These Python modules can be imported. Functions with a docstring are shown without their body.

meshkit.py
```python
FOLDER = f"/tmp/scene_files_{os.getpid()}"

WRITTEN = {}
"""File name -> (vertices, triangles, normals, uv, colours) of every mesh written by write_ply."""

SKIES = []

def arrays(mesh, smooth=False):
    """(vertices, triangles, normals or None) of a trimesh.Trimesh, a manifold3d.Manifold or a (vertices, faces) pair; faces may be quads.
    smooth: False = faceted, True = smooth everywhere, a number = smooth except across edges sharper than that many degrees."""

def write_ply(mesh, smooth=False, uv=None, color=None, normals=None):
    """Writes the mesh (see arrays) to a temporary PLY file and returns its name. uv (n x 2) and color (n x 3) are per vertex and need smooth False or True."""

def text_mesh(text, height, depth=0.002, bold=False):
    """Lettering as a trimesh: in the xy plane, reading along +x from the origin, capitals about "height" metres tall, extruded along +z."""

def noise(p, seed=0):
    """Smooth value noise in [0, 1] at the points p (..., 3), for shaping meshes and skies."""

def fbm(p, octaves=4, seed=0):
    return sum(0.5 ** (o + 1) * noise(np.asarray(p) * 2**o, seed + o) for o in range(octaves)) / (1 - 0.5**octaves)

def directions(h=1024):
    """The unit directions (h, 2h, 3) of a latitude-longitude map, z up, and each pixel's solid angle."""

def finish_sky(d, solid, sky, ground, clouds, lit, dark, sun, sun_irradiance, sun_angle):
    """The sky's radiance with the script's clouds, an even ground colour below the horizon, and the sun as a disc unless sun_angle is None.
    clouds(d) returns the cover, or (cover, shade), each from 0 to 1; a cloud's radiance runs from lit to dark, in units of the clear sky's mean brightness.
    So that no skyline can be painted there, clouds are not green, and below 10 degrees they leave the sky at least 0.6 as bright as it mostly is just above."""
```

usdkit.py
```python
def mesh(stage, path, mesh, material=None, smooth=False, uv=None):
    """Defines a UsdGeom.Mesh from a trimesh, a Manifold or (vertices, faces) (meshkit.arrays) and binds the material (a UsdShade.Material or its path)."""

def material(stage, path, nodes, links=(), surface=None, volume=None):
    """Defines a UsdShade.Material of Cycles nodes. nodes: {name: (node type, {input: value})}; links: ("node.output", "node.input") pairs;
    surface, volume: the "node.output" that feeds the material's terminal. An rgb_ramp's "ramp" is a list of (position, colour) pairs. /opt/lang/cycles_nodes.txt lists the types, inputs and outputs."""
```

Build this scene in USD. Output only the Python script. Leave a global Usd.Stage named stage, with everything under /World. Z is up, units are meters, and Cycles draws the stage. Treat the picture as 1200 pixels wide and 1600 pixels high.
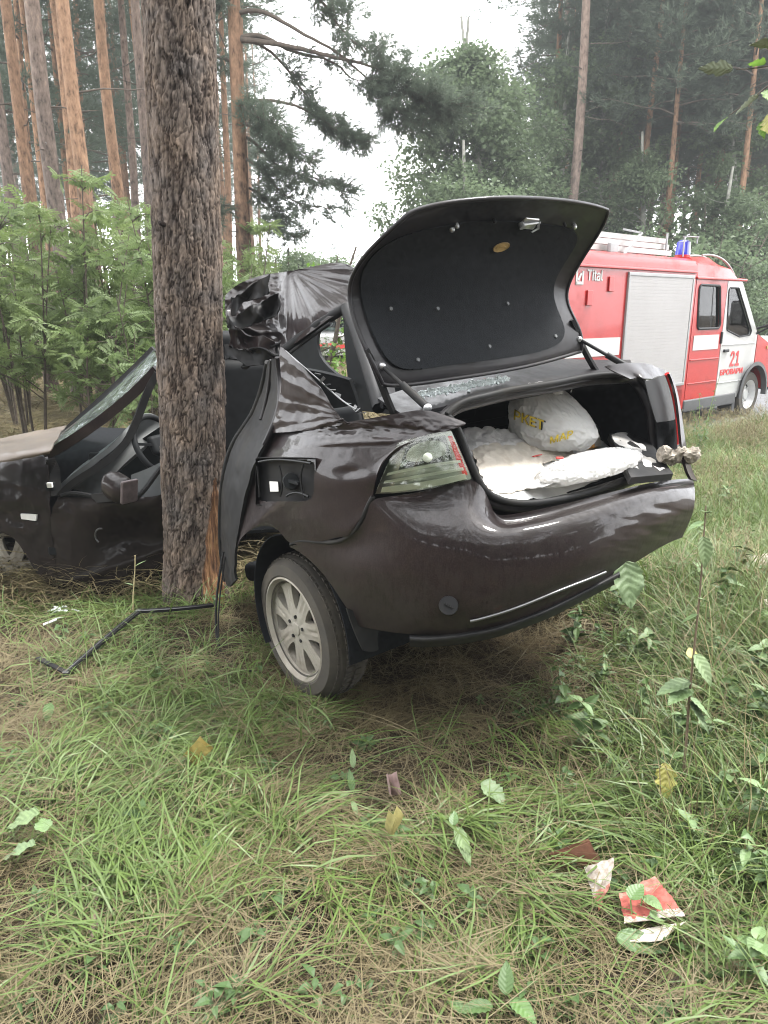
import math, random
import numpy as np
import trimesh
import manifold3d as m3
from scipy.spatial import cKDTree
from scipy.interpolate import RectBivariateSpline, CubicSpline, splprep, splev
from shapely.geometry import Polygon, Point, LineString
from shapely import affinity
from pxr import Usd, UsdGeom, UsdLux, UsdShade, Gf, Sdf, Vt
import usdkit, meshkit

random.seed(7)
stage = Usd.Stage.CreateInMemory()
UsdGeom.SetStageUpAxis(stage, 'Z')
UsdGeom.SetStageMetersPerUnit(stage, 1.0)
UsdGeom.Xform.Define(stage, '/World')
PI = math.pi

# ---------------------------------------------------------------- camera, sky, sun, exposure
EYE_HEIGHT, PITCH, FOCAL = 1.6, math.radians(15.4), 1160.0
cam = UsdGeom.Camera.Define(stage, '/World/camera')
cam.CreateHorizontalApertureAttr(36.0)
cam.CreateFocalLengthAttr(36.0 * FOCAL / 1200.0)
cam.CreateFStopAttr(0.0)
cam.CreateClippingRangeAttr((0.05, 5000.0))
UsdGeom.Xformable(cam).AddTranslateOp().Set((0, 0, EYE_HEIGHT))
UsdGeom.Xformable(cam).AddRotateXOp().Set(90 - math.degrees(PITCH))
EXPOSURE = 2.35
cam.CreateExposureAttr(EXPOSURE)

SUN_EL, SUN_AZ = math.radians(62), math.radians(80)       # azimuth from +y towards +x
sky_m = usdkit.material(stage, '/World/Looks/sky_overcast', {
    's': ('sky_texture', {'sky_type': 'single_scattering', 'sun_disc': False, 'sun_elevation': SUN_EL, 'sun_rotation': SUN_AZ, 'air_density': 1.0, 'aerosol_density': 2.0}),
    'tc': ('texture_coordinate', {}),
    'mp': ('mapping', {'scale': (1.0, 1.0, 2.6)}),
    'n': ('noise_texture', {'scale': 2.2, 'detail': 5.0, 'roughness': 0.55}),
    'cl': ('rgb_ramp', {'ramp': [(0.3, (9.0, 9.2, 9.6)), (0.7, (13.0, 13.0, 13.0))]}),
    'mx': ('mix_color', {'fac': 0.93, 'use_clamp': False}),
    'b': ('background_shader', {'strength': 0.10})},
    [('tc.generated', 'mp.vector'), ('mp.vector', 'n.vector'), ('n.fac', 'cl.fac'), ('s.color', 'mx.a'), ('cl.color', 'mx.b'), ('mx.result', 'b.color')], surface='b.background')
dome = UsdLux.DomeLight.Define(stage, '/World/sky')
UsdShade.MaterialBindingAPI.Apply(dome.GetPrim()).Bind(sky_m)
dome.GetPrim().SetCustomDataByKey('kind', 'structure')
sun = UsdLux.DistantLight.Define(stage, '/World/sun')
sun.CreateNormalizeAttr(True); UsdLux.LightAPI(sun).CreateNormalizeAttr(True)
sun.CreateIntensityAttr(0.40); sun.CreateAngleAttr(11.0); sun.CreateColorAttr((1.0, 0.97, 0.92))
UsdGeom.Xformable(sun).AddRotateXYZOp().Set((math.degrees(PI / 2 - SUN_EL), 0, math.degrees(-SUN_AZ + PI)))

# ---------------------------------------------------------------- helpers
def rng(seed): return np.random.default_rng(seed)
RIGHT = np.array([1.0, 0, 0]); FWD = np.array([0, math.cos(PITCH), -math.sin(PITCH)]); DOWN = np.array([0, -math.sin(PITCH), -math.cos(PITCH)])
EYE = np.array([0, 0, EYE_HEIGHT])
def ray(px, py): return RIGHT * (px - 600) / FOCAL + DOWN * (py - 800) / FOCAL + FWD
def at(px, py, Y):
    "the point of the place seen at a photograph pixel, at the distance Y"
    d = ray(px, py); return EYE + d * (Y / d[1])
def onz(px, py, z=0.0):
    d = ray(px, py); return EYE + d * ((z - EYE_HEIGHT) / d[2])

counts = {}
def path_for(name, parent='/World'):
    k = (str(parent), name); counts[k] = counts.get(k, -1) + 1
    return f'{parent}/{name}' + (f'_{counts[k]:03d}' if counts[k] else '')
def tag(p, label=None, category=None, group=None, kind=None):
    p = p.GetPrim() if hasattr(p, 'GetPrim') else p
    for k, v in (('label', label), ('category', category), ('group', group), ('kind', kind)):
        if v: p.SetCustomDataByKey(k, v)
    return p
def thing(name, label, category, loc=(0, 0, 0), rotz=0, group=None):
    x = UsdGeom.Xform.Define(stage, path_for(name))
    x.AddTranslateOp().Set(Gf.Vec3d(*map(float, loc))); x.AddRotateZOp().Set(math.degrees(rotz)); x.AddScaleOp().Set(Gf.Vec3f(1, 1, 1))
    return tag(x, label, category, group)
def place(p, loc, rotz=0, s=1.0):
    p.GetAttribute('xformOp:translate').Set(Gf.Vec3d(*map(float, loc))); p.GetAttribute('xformOp:rotateZ').Set(math.degrees(rotz))
    p.GetAttribute('xformOp:scale').Set(Gf.Vec3f(*((s,) * 3 if np.ndim(s) == 0 else s)))
def obj(name, mesh, mat, parent='/World', smooth=40, label=None):
    p = parent if isinstance(parent, str) else str(parent.GetPath())
    m = usdkit.mesh(stage, path_for(name, p), mesh, mat, smooth=smooth)
    if label: tag(m, label)
    return m.GetPrim()
def dup(root, loc, rotz=0, s=1.0, label=None, group=None):
    was = root.GetCustomData()
    r = thing(root.GetName().rstrip('0123456789').rstrip('_'), label or was['label'], was['category'], loc, rotz, group or was.get('group'))
    place(r, loc, rotz, s)
    r.GetReferences().AddInternalReference(root.GetPath()); r.SetInstanceable(True)
    return r

def cat(*ms):
    vs, fs, n = [], [], 0
    for m in (ms[0] if len(ms) == 1 and isinstance(ms[0], list) else ms):
        v, f, _ = meshkit.arrays(m)
        vs.append(v); fs.append(f + n); n += len(v)
    return trimesh.Trimesh(np.vstack(vs), np.vstack(fs), process=False)
def tube(pts, r, sides=8, caps=True):
    p = np.asarray(pts, float); n = len(p)
    r = np.broadcast_to(np.asarray(r, float), (n,))
    t = np.gradient(p, axis=0); t /= np.linalg.norm(t, axis=1, keepdims=True) + 1e-12
    a = np.zeros_like(p); ref = np.array([0, 0, 1.0]) if abs(t[0, 2]) < 0.9 else np.array([1.0, 0, 0])
    u = np.cross(t[0], ref); u /= np.linalg.norm(u)
    for i in range(n):
        u = u - t[i] * (u @ t[i]); u /= np.linalg.norm(u) + 1e-12; a[i] = u
    b = np.cross(t, a); th = np.arange(sides) * 2 * PI / sides
    v = (p[:, None] + r[:, None, None] * (np.cos(th)[None, :, None] * a[:, None] + np.sin(th)[None, :, None] * b[:, None])).reshape(-1, 3)
    i, j = np.meshgrid(np.arange(n - 1), np.arange(sides), indexing='ij'); k = (j + 1) % sides
    q = np.stack([i * sides + j, i * sides + k, (i + 1) * sides + k, (i + 1) * sides + j], -1).reshape(-1, 4)
    f = np.vstack([q[:, [0, 1, 2]], q[:, [0, 2, 3]]])
    if caps:
        v = np.vstack([v, p[:1], p[-1:]]); m = n * sides; jj = np.arange(sides); kk = (jj + 1) % sides
        f = np.vstack([f, np.stack([np.full(sides, m), kk, jj], 1), np.stack([np.full(sides, m + 1), (n - 1) * sides + jj, (n - 1) * sides + kk], 1)])
    return trimesh.Trimesh(v, f, process=False)
def curve(pts, n=20):
    p = np.asarray(pts, float); s = np.r_[0, np.cumsum(np.linalg.norm(np.diff(p, axis=0), axis=1))]
    return (CubicSpline(s, p) if len(p) > 2 else lambda x: p[0] + (p[1] - p[0]) * (x / s[-1])[:, None])(np.linspace(0, s[-1], n))
def grid_faces(n, m):
    i, j = np.meshgrid(np.arange(n - 1), np.arange(m - 1), indexing='ij')
    q = np.stack([i * m + j, (i + 1) * m + j, (i + 1) * m + j + 1, i * m + j + 1], -1).reshape(-1, 4)
    return q
def refine(G, n, m, k=3):
    "a control grid (rows, columns, 3) as a smooth finer grid"
    G = np.asarray(G, float); a, b = np.linspace(0, 1, G.shape[0]), np.linspace(0, 1, G.shape[1])
    u, w = np.linspace(0, 1, n), np.linspace(0, 1, m)
    return np.stack([RectBivariateSpline(a, b, G[..., c], kx=min(k, G.shape[0] - 1), ky=min(k, G.shape[1] - 1))(u, w) for c in range(3)], -1)
def sheet(P, thick=0.0, flip=False, mask=None):
    "a grid of points as a sheet, closed with a back face when it has a thickness (towards the side the normals do not point)"
    n, m = P.shape[:2]; q = grid_faces(n, m)
    if mask is not None: q = q[mask[q].all(1)] if mask.ndim == 1 else q[mask.ravel()[q].all(1)]
    if flip: q = q[:, ::-1]
    v = P.reshape(-1, 3)
    f = np.vstack([q[:, [0, 1, 2]], q[:, [0, 2, 3]]])
    if thick <= 0: return trimesh.Trimesh(v, f, process=False)
    nn = np.zeros_like(v); fn = np.cross(v[f[:, 1]] - v[f[:, 0]], v[f[:, 2]] - v[f[:, 0]])
    for c in range(3): np.add.at(nn, f[:, c], fn)
    nn /= np.linalg.norm(nn, axis=1, keepdims=True) + 1e-12
    N = len(v); w = v - nn * thick
    e = np.vstack([q[:, [0, 1]], q[:, [1, 2]], q[:, [2, 3]], q[:, [3, 0]]])
    key = {tuple(x) for x in e.tolist()}
    bd = np.array([x for x in e.tolist() if (x[1], x[0]) not in key])
    side = np.vstack([np.stack([bd[:, 1], bd[:, 0], bd[:, 0] + N], 1), np.stack([bd[:, 1], bd[:, 0] + N, bd[:, 1] + N], 1)])
    return trimesh.Trimesh(np.vstack([v, w]), np.vstack([f, f[:, ::-1] + N, side]), process=False)
def patch(G, n=24, m=24, thick=0.0, flip=False, rough=0.0, scale=6.0, seed=0, k=3):
    P = refine(G, n, m, k)
    if rough: P = crumple(P, rough, scale, seed)
    return sheet(P, thick, flip)
def crumple(P, amount, scale, seed=0):
    q = P.reshape(-1, 3)
    d = np.stack([np.abs(meshkit.fbm(q * scale, 3, seed + 17 * c) - 0.5) * 2 - 0.25 for c in range(3)], -1)
    return (q + d * amount).reshape(P.shape)
def bar(a, b, w, h, up=(0, 0, 1)):
    a, b = np.asarray(a, float), np.asarray(b, float); t = b - a; L = np.linalg.norm(t); t /= L
    s = np.cross(t, up); s /= np.linalg.norm(s); u = np.cross(s, t)
    m = trimesh.creation.box([L, w, h]); T = np.eye(4); T[:3, 0], T[:3, 1], T[:3, 2], T[:3, 3] = t, -s, u, (a + b) / 2
    m.apply_transform(T); return m
def rbox(size, r=0.02, loc=(0, 0, 0), seg=3):
    x, y, z = (np.asarray(size, float) / 2 - r).clip(1e-4)
    s = m3.Manifold.sphere(r, 4 * seg)
    m = m3.Manifold.batch_hull([s.translate((a * x, b * y, c * z)) for a in (-1, 1) for b in (-1, 1) for c in (-1, 1)]).translate(tuple(map(float, loc)))
    t = m.to_mesh(); return trimesh.Trimesh(t.vert_properties[:, :3], t.tri_verts, process=False)
def xf(m, loc=(0, 0, 0), R=None):
    m = m.copy(); T = np.eye(4); T[:3, 3] = loc
    if R is not None: T[:3, :3] = R
    m.apply_transform(T); return m
def rot(ax, deg): return trimesh.transformations.rotation_matrix(math.radians(deg), ax)[:3, :3]

# ---------------------------------------------------------------- materials
def plain(name, color, rough=0.6, metal=0.0, var=0.15, scale=8.0, bump=0.0, bscale=40.0, coat=0.0, spec=0.5, dust=None, dust_amt=0.5, dust_scale=5.0):
    c = np.asarray(color, float)
    nodes = {'g': ('geometry', {}), 'n': ('noise_texture', {'scale': scale, 'detail': 6.0, 'roughness': 0.65}),
             'r': ('rgb_ramp', {'ramp': [(0.3, tuple(c * (1 - var))), (0.7, tuple(np.minimum(c * (1 + var), 1)))]}),
             'p': ('principled_bsdf', {'roughness': rough, 'metallic': metal, 'coat_weight': coat, 'coat_roughness': 0.06, 'specular_ior_level': spec})}
    links = [('g.position', 'n.vector'), ('n.fac', 'r.fac')]
    out = 'r.color'
    if dust is not None:
        nodes['dn'] = ('noise_texture', {'scale': dust_scale, 'detail': 8.0, 'roughness': 0.7})
        nodes['dr'] = ('map_range', {'from_min': 0.62 - dust_amt * 0.5, 'from_max': 0.85 - dust_amt * 0.2, 'to_min': 0.0, 'to_max': 0.85, 'clamp': True})
        nodes['dm'] = ('mix_color', {'b': tuple(dust)})
        nodes['rm'] = ('map_range', {'from_min': 0.0, 'from_max': 1.0, 'to_min': rough, 'to_max': 0.85})
        nodes['cm'] = ('map_range', {'from_min': 0.0, 'from_max': 0.7, 'to_min': coat, 'to_max': 0.0, 'clamp': True})
        links += [('g.position', 'dn.vector'), ('dn.fac', 'dr.value'), ('dr.result', 'dm.fac'), (out, 'dm.a'), ('dr.result', 'rm.value'), ('rm.result', 'p.roughness'), ('dr.result', 'cm.value'), ('cm.result', 'p.coat_weight')]
        out = 'dm.result'
    links.append((out, 'p.base_color'))
    if bump:
        nodes['bn'] = ('noise_texture', {'scale': bscale, 'detail': 5.0, 'roughness': 0.6}); nodes['b'] = ('bump', {'strength': bump, 'distance': 0.01})
        links += [('g.position', 'bn.vector'), ('bn.fac', 'b.height'), ('b.normal', 'p.normal')]
    return usdkit.material(stage, '/World/Looks/' + name, nodes, links, surface='p.BSDF')
def leafy(name, ramp, trans=0.35, rough=0.5, patch_ramp=None, patch_scale=0.6, patch_mix=0.0):
    "leaves or blades: every one its own tone, part of the light passing through"
    nodes = {'g': ('geometry', {}), 'oi': ('object_info', {}),
             'ad': ('math', {'math_type': 'multiply_add', 'value2': 0.8, 'value3': 0.0}),
             'a2': ('math', {'math_type': 'multiply_add', 'value2': 0.2}),
             'r': ('rgb_ramp', {'ramp': ramp}),
             'p': ('principled_bsdf', {'roughness': rough, 'specular_ior_level': 0.35}), 't': ('translucent_bsdf', {}), 'mx': ('mix_closure', {'fac': trans})}
    links = [('g.random_per_island', 'ad.value1'), ('ad.value', 'a2.value3'), ('oi.random', 'a2.value1'), ('a2.value', 'r.fac')]
    out = 'r.color'
    if patch_ramp:
        nodes['pn'] = ('noise_texture', {'scale': patch_scale, 'detail': 4.0, 'roughness': 0.6})
        nodes['pr'] = ('map_range', {'from_min': 0.42, 'from_max': 0.58, 'to_min': 0.0, 'to_max': patch_mix, 'clamp': True})
        nodes['r2'] = ('rgb_ramp', {'ramp': patch_ramp}); nodes['pm'] = ('mix_color', {})
        links += [('g.position', 'pn.vector'), ('pn.fac', 'pr.value'), ('a2.value', 'r2.fac'), ('pr.result', 'pm.fac'), ('r.color', 'pm.a'), ('r2.color', 'pm.b')]
        out = 'pm.result'
    links += [(out, 'p.base_color'), (out, 't.color'), ('p.BSDF', 'mx.closure1'), ('t.BSDF', 'mx.closure2')]
    return usdkit.material(stage, '/World/Looks/' + name, nodes, links, surface='mx.closure')

# ---------------------------------------------------------------- ground, road, air
ROAD = np.array([(16, 17.2), (9.5, 13.0), (5.9, 10.45), (4.6, 9.7), (3.2, 8.6), (1.9, 7.9), (0.9, 8.6), (0.5, 10.5), (0.2, 15), (-1, 30), (-5, 90), (3, 90), (6, 32), (7.2, 24), (9, 20.5), (12, 20.6), (20, 25)])
road_poly = Polygon(ROAD).buffer(-0.6).buffer(0.6)
def gz(x, y):
    x, y = np.asarray(x, float), np.asarray(y, float)
    p = np.stack([x, y, np.zeros_like(x)], -1)
    z = (meshkit.fbm(p * 0.9, 3, 3) - 0.5) * 0.14 + (meshkit.fbm(p * 0.08, 3, 5) - 0.5) * 0.5 * np.clip((np.hypot(x, y) - 7) / 15, 0, 1)
    z = z + (meshkit.fbm(p * 3.1, 2, 23) - 0.5) * 0.09 * np.clip((7 - np.hypot(x, y)) / 3, 0, 1)
    z = z + 0.10 * np.exp(-(((x - 1.9) / 0.9) ** 2 + ((y - 3.3) / 1.2) ** 2)) - 0.05 * np.exp(-(((x - 0.5) / 1.0) ** 2 + ((y - 3.2) / 0.6) ** 2))
    z = z + 0.05 * np.exp(-(((x + 2.2) / 0.45) ** 2 + ((y - 3.45) / 0.3) ** 2)) - 0.15 * np.exp(-(((x + 2.0) / 0.75) ** 4 + ((y - 4.1) / 0.42) ** 4))      # soil pushed up by the front wheel
    d = np.minimum.reduce([np.hypot(x - a, y - b) for a, b in np.asarray(road_poly.exterior.segmentize(0.8).coords)[:-1]])
    from shapely import contains_xy
    inside = contains_xy(road_poly, x, y)
    k = np.where(inside, 0.0, np.clip(d / 1.3, 0, 1))
    return z * k - np.where(inside, 0.06, 0.06 * np.clip(1 - d / 0.25, 0, 1))
def axis(lo, hi, near, far, c=0.0, r=6.0):
    out = [c]
    for s in (-1, 1):
        x = c
        while (x > lo) if s < 0 else (x < hi):
            x += s * (near + (far - near) * min(max(abs(x - c) - r, 0) / 60, 1)); out.append(x)
    return np.array(sorted(set(out)))
gx, gy = axis(-160, 160, 0.09, 12), axis(-40, 260, 0.09, 12, 4.0)
GX, GY = np.meshgrid(gx, gy, indexing='ij')
GZ = gz(GX.ravel(), GY.ravel()).reshape(GX.shape)
soil = usdkit.material(stage, '/World/Looks/forest_soil', {
    'g': ('geometry', {}), 'n': ('noise_texture', {'scale': 1.3, 'detail': 8.0, 'roughness': 0.7}), 'n2': ('noise_texture', {'scale': 45.0, 'detail': 6.0, 'roughness': 0.75}),
    'r': ('rgb_ramp', {'ramp': [(0.35, (0.030, 0.022, 0.014)), (0.5, (0.055, 0.042, 0.026)), (0.65, (0.15, 0.115, 0.07))]}),
    'r2': ('rgb_ramp', {'ramp': [(0.3, (0.45, 0.45, 0.45)), (0.7, (1.3, 1.25, 1.1))]}), 'm': ('mix_color', {'blend_type': 'multiply', 'fac': 1.0, 'use_clamp': False}),
    'b': ('bump', {'strength': 0.8, 'distance': 0.02}), 'p': ('principled_bsdf', {'roughness': 0.95, 'specular_ior_level': 0.2})},
    [('g.position', 'n.vector'), ('g.position', 'n2.vector'), ('n.fac', 'r.fac'), ('n2.fac', 'r2.fac'), ('r.color', 'm.a'), ('r2.color', 'm.b'), ('m.result', 'p.base_color'), ('n2.fac', 'b.height'), ('b.normal', 'p.normal')], surface='p.BSDF')
tag(obj('ground', sheet(np.stack([GX, GY, GZ], -1)), soil, smooth=True), kind='structure')
asphalt = plain('asphalt', (0.10, 0.10, 0.105), 0.9, var=0.25, scale=3.0, bump=0.5, bscale=120)
rm = trimesh.creation.extrude_polygon(road_poly, 0.05, engine='earcut'); rm.apply_translation((0, 0, -0.045))
tag(obj('road', rm, asphalt, smooth=False), kind='structure')
HAZE = 0.0012
haze_m = usdkit.material(stage, '/World/Looks/damp_air', {'v': ('principled_volume', {'color': (0.86, 0.89, 0.92), 'density': HAZE, 'anisotropy': 0.3})}, [], volume='v.volume')
tag(obj('haze', trimesh.creation.box(bounds=[(-190, -60, -2.2), (190, 290, 34)]), haze_m, smooth=False), kind='stuff', label='thin damp haze between the trees')

# ---------------------------------------------------------------- the struck pine
bark = usdkit.material(stage, '/World/Looks/old_pine_bark', {
    'g': ('geometry', {}), 'at': ('attribute', {'attribute': 'plate'}),
    'mp': ('mapping', {'scale': (1.0, 1.0, 0.35)}), 'n': ('noise_texture', {'scale': 38.0, 'detail': 8.0, 'roughness': 0.72}),
    'n1': ('noise_texture', {'scale': 5.0, 'detail': 5.0, 'roughness': 0.6}),
    'r': ('rgb_ramp', {'ramp': [(0.3, (0.052, 0.043, 0.037)), (0.5, (0.112, 0.093, 0.079)), (0.72, (0.20, 0.168, 0.143))]}),
    'r1': ('rgb_ramp', {'ramp': [(0.35, (0.8, 0.82, 0.86)), (0.65, (1.15, 1.02, 0.9))]}), 'm': ('mix_color', {'blend_type': 'multiply', 'fac': 1.0, 'use_clamp': False}),
    'fr': ('rgb_ramp', {'ramp': [(0.0, (0.22, 0.19, 0.18)), (0.45, (0.85, 0.85, 0.85)), (0.85, (1.35, 1.33, 1.32))]}), 'm2': ('mix_color', {'blend_type': 'multiply', 'fac': 1.0, 'use_clamp': False}),
    'b': ('bump', {'strength': 0.7, 'distance': 0.004}), 'p': ('principled_bsdf', {'roughness': 0.9, 'specular_ior_level': 0.25})},
    [('g.position', 'mp.vector'), ('mp.vector', 'n.vector'), ('g.position', 'n1.vector'), ('n.fac', 'r.fac'), ('n1.fac', 'r1.fac'), ('r.color', 'm.a'), ('r1.color', 'm.b'), ('at.fac', 'fr.fac'), ('m.result', 'm2.a'), ('fr.color', 'm2.b'), ('m2.result', 'p.base_color'), ('n.fac', 'b.height'), ('b.normal', 'p.normal')], surface='p.BSDF')
torn = usdkit.material(stage, '/World/Looks/torn_wood', {
    'g': ('geometry', {}), 'mp': ('mapping', {'scale': (1.0, 1.0, 0.12)}), 'n': ('noise_texture', {'scale': 60.0, 'detail': 6.0, 'roughness': 0.7}),
    'r': ('rgb_ramp', {'ramp': [(0.34, (0.04, 0.02, 0.012)), (0.46, (0.13, 0.062, 0.03)), (0.57, (0.26, 0.135, 0.062)), (0.7, (0.42, 0.27, 0.145))]}),
    'b': ('bump', {'strength': 1.0, 'distance': 0.008}), 'p': ('principled_bsdf', {'roughness': 0.75})},
    [('g.position', 'mp.vector'), ('mp.vector', 'n.vector'), ('n.fac', 'r.fac'), ('r.color', 'p.base_color'), ('n.fac', 'b.height'), ('b.normal', 'p.normal')], surface='p.BSDF')
TREE = np.array([-1.045, 3.90, 0.0])
def struck_pine():
    t = thing('pine_tree', 'thick rough grey-brown pine trunk the crashed car is wrapped around, bark torn at its foot', 'tree', TREE)
    nt = 300
    z = np.r_[np.linspace(-0.15, 3.7, 800), np.linspace(3.72, 13, 120)]
    th = np.arange(nt + 1) % nt / nt * 2 * PI
    TH, Z = np.meshgrid(th, z, indexing='xy')
    R0 = np.interp(Z, [-0.15, 0, 0.25, 0.8, 3, 13], [0.235, 0.20, 0.18, 0.172, 0.166, 0.09])
    g = rng(3); n = 5200
    pz = g.uniform(-0.3, 4.0, n); pt = g.uniform(0, 2 * PI, n)
    S = 0.26                                                           # plates stand taller than wide
    Pw = np.stack([np.cos(TH), np.sin(TH), Z * 2.2], -1); wob = (meshkit.fbm(Pw * 3.0, 4, 4) - 0.5) * 0.30 + (meshkit.fbm(Pw * 16, 2, 6) - 0.5) * 0.10
    def P3(a, zz): return np.stack([np.cos(a) * 0.17, np.sin(a) * 0.17, zz * S], -1)
    d, _ = cKDTree(P3(pt, pz)).query(P3(TH.ravel() + wob.ravel(), Z.ravel() + 0.3 * wob.ravel()), k=2, workers=-1)
    edge = ((d[:, 1] - d[:, 0]) / 0.005).clip(0, 1).reshape(Z.shape)
    d2, id2 = cKDTree(P3(pt[:700], pz[:700])).query(P3(TH.ravel() + 1.5 * wob.ravel(), Z.ravel()), k=2, workers=-1)
    edge2 = ((d2[:, 1] - d2[:, 0]) / 0.008).clip(0, 1).reshape(Z.shape)
    lift = g.uniform(-1, 1, 700)[id2[:, 0]].reshape(Z.shape)
    P0 = np.stack([np.cos(TH) * 0.17, np.sin(TH) * 0.17, Z * 0.5], -1)
    fine = meshkit.fbm(P0 * 70, 3, 8) - 0.5
    big = meshkit.fbm(P0 * 7, 3, 9) - 0.5
    ri = 1 - np.abs(2 * meshkit.fbm(np.stack([np.cos(TH) * 7.5, np.sin(TH) * 7.5, Z * 8 + wob * 6], -1), 4, 14) - 1); furrow = np.clip((ri - 0.84) / 0.16, 0, 1) ** 1.3
    flake = meshkit.fbm(np.stack([np.cos(TH) * 14, np.sin(TH) * 14, Z * 22], -1), 3, 18) - 0.5
    disp = -0.004 * (1 - edge ** 0.7) - 0.006 * (1 - edge2 ** 0.6) - 0.008 * furrow + 0.004 * lift * edge2 + 0.0035 * fine + 0.003 * flake + 0.008 * big
    plate = 0.62 * (0.40 * edge ** 0.7 + 0.60 * edge2 ** 0.6) + 0.14 * lift + 0.3 * fine + 0.35 * flake - 0.45 * furrow
    # the side that the car tore: towards the camera's right
    a0 = math.atan2(-0.75, 0.66)
    cz = Z + 0.10 * (meshkit.fbm(P0 * 18, 2, 11) - 0.5)
    wid = np.interp(cz, [-0.1, 0.05, 0.25, 0.42, 0.62, 0.78, 1.9, 2.0], [0.30, 0.30, 0.33, 0.24, 0.13, 0.0, 0.0, 0])
    dev = np.abs((TH - (a0 + np.interp(Z, [0, .5, 1], [0.0, 0.08, 0.30])) + PI) % (2 * PI) - PI) + 0.20 * (meshkit.fbm(P0 * np.array([45, 45, 14]), 3, 12) - 0.5)
    scar = (dev < wid) & (wid > 0.03)
    depth = np.clip((wid - dev) / 0.08, 0, 1)
    fib = meshkit.fbm(np.stack([TH * 22, TH * 0, Z * 5], -1), 3, 21) - 0.5
    disp = np.where(scar, -0.004 - 0.016 * depth + 0.016 * fib, disp)
    flute = 1 + 0.13 * np.clip(0.3 - Z, 0, 1) * np.cos(3 * TH + 0.7)
    Rr = (R0 + disp) * flute
    lean = np.stack([0.036 * Z, 0.0 * Z + 0.0, Z], -1)
    P = np.stack([np.cos(TH) * Rr, np.sin(TH) * Rr, 0 * Z], -1) + lean
    q = grid_faces(*Z.shape); sc = scar.ravel()[q].sum(1) >= 2
    for name, sel, mm in (('trunk', ~sc, bark), ('torn_wood', sc, torn)):
        f = q[sel][:, [0, 1, 2, 3]]; used, inv = np.unique(f, return_inverse=True)
        v = P.reshape(-1, 3)[used]; f = inv.reshape(f.shape)
        mm_ = trimesh.Trimesh(v, np.vstack([f[:, [0, 1, 2]], f[:, [0, 2, 3]]]), process=False)
        o = obj(name, mm_, mm, t, smooth=True)
        if name == 'trunk':
            UsdGeom.PrimvarsAPI(o).CreatePrimvar('plate', Sdf.ValueTypeNames.FloatArray, 'vertex').Set(Vt.FloatArray.FromNumpy(plate.ravel()[used].clip(0, 1).astype(np.float32)))
    # a few bark flakes standing off, small dead stubs
    for zz, a, L in ((2.62, -1.35, 0.05), (1.98, -2.0, 0.03), (2.9, -1.1, 0.04)):
        c = np.array([math.cos(a), math.sin(a), 0]); b = c * 0.165 + np.array([0.036 * zz, 0, zz])
        obj('branch_stub', tube([b - c * 0.02, b + c * L * 0.6, b + c * L + [0, 0, 0.006]], [0.014, 0.011, 0.008], 7), bark, t)
    return t
pine0 = struck_pine()

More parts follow.
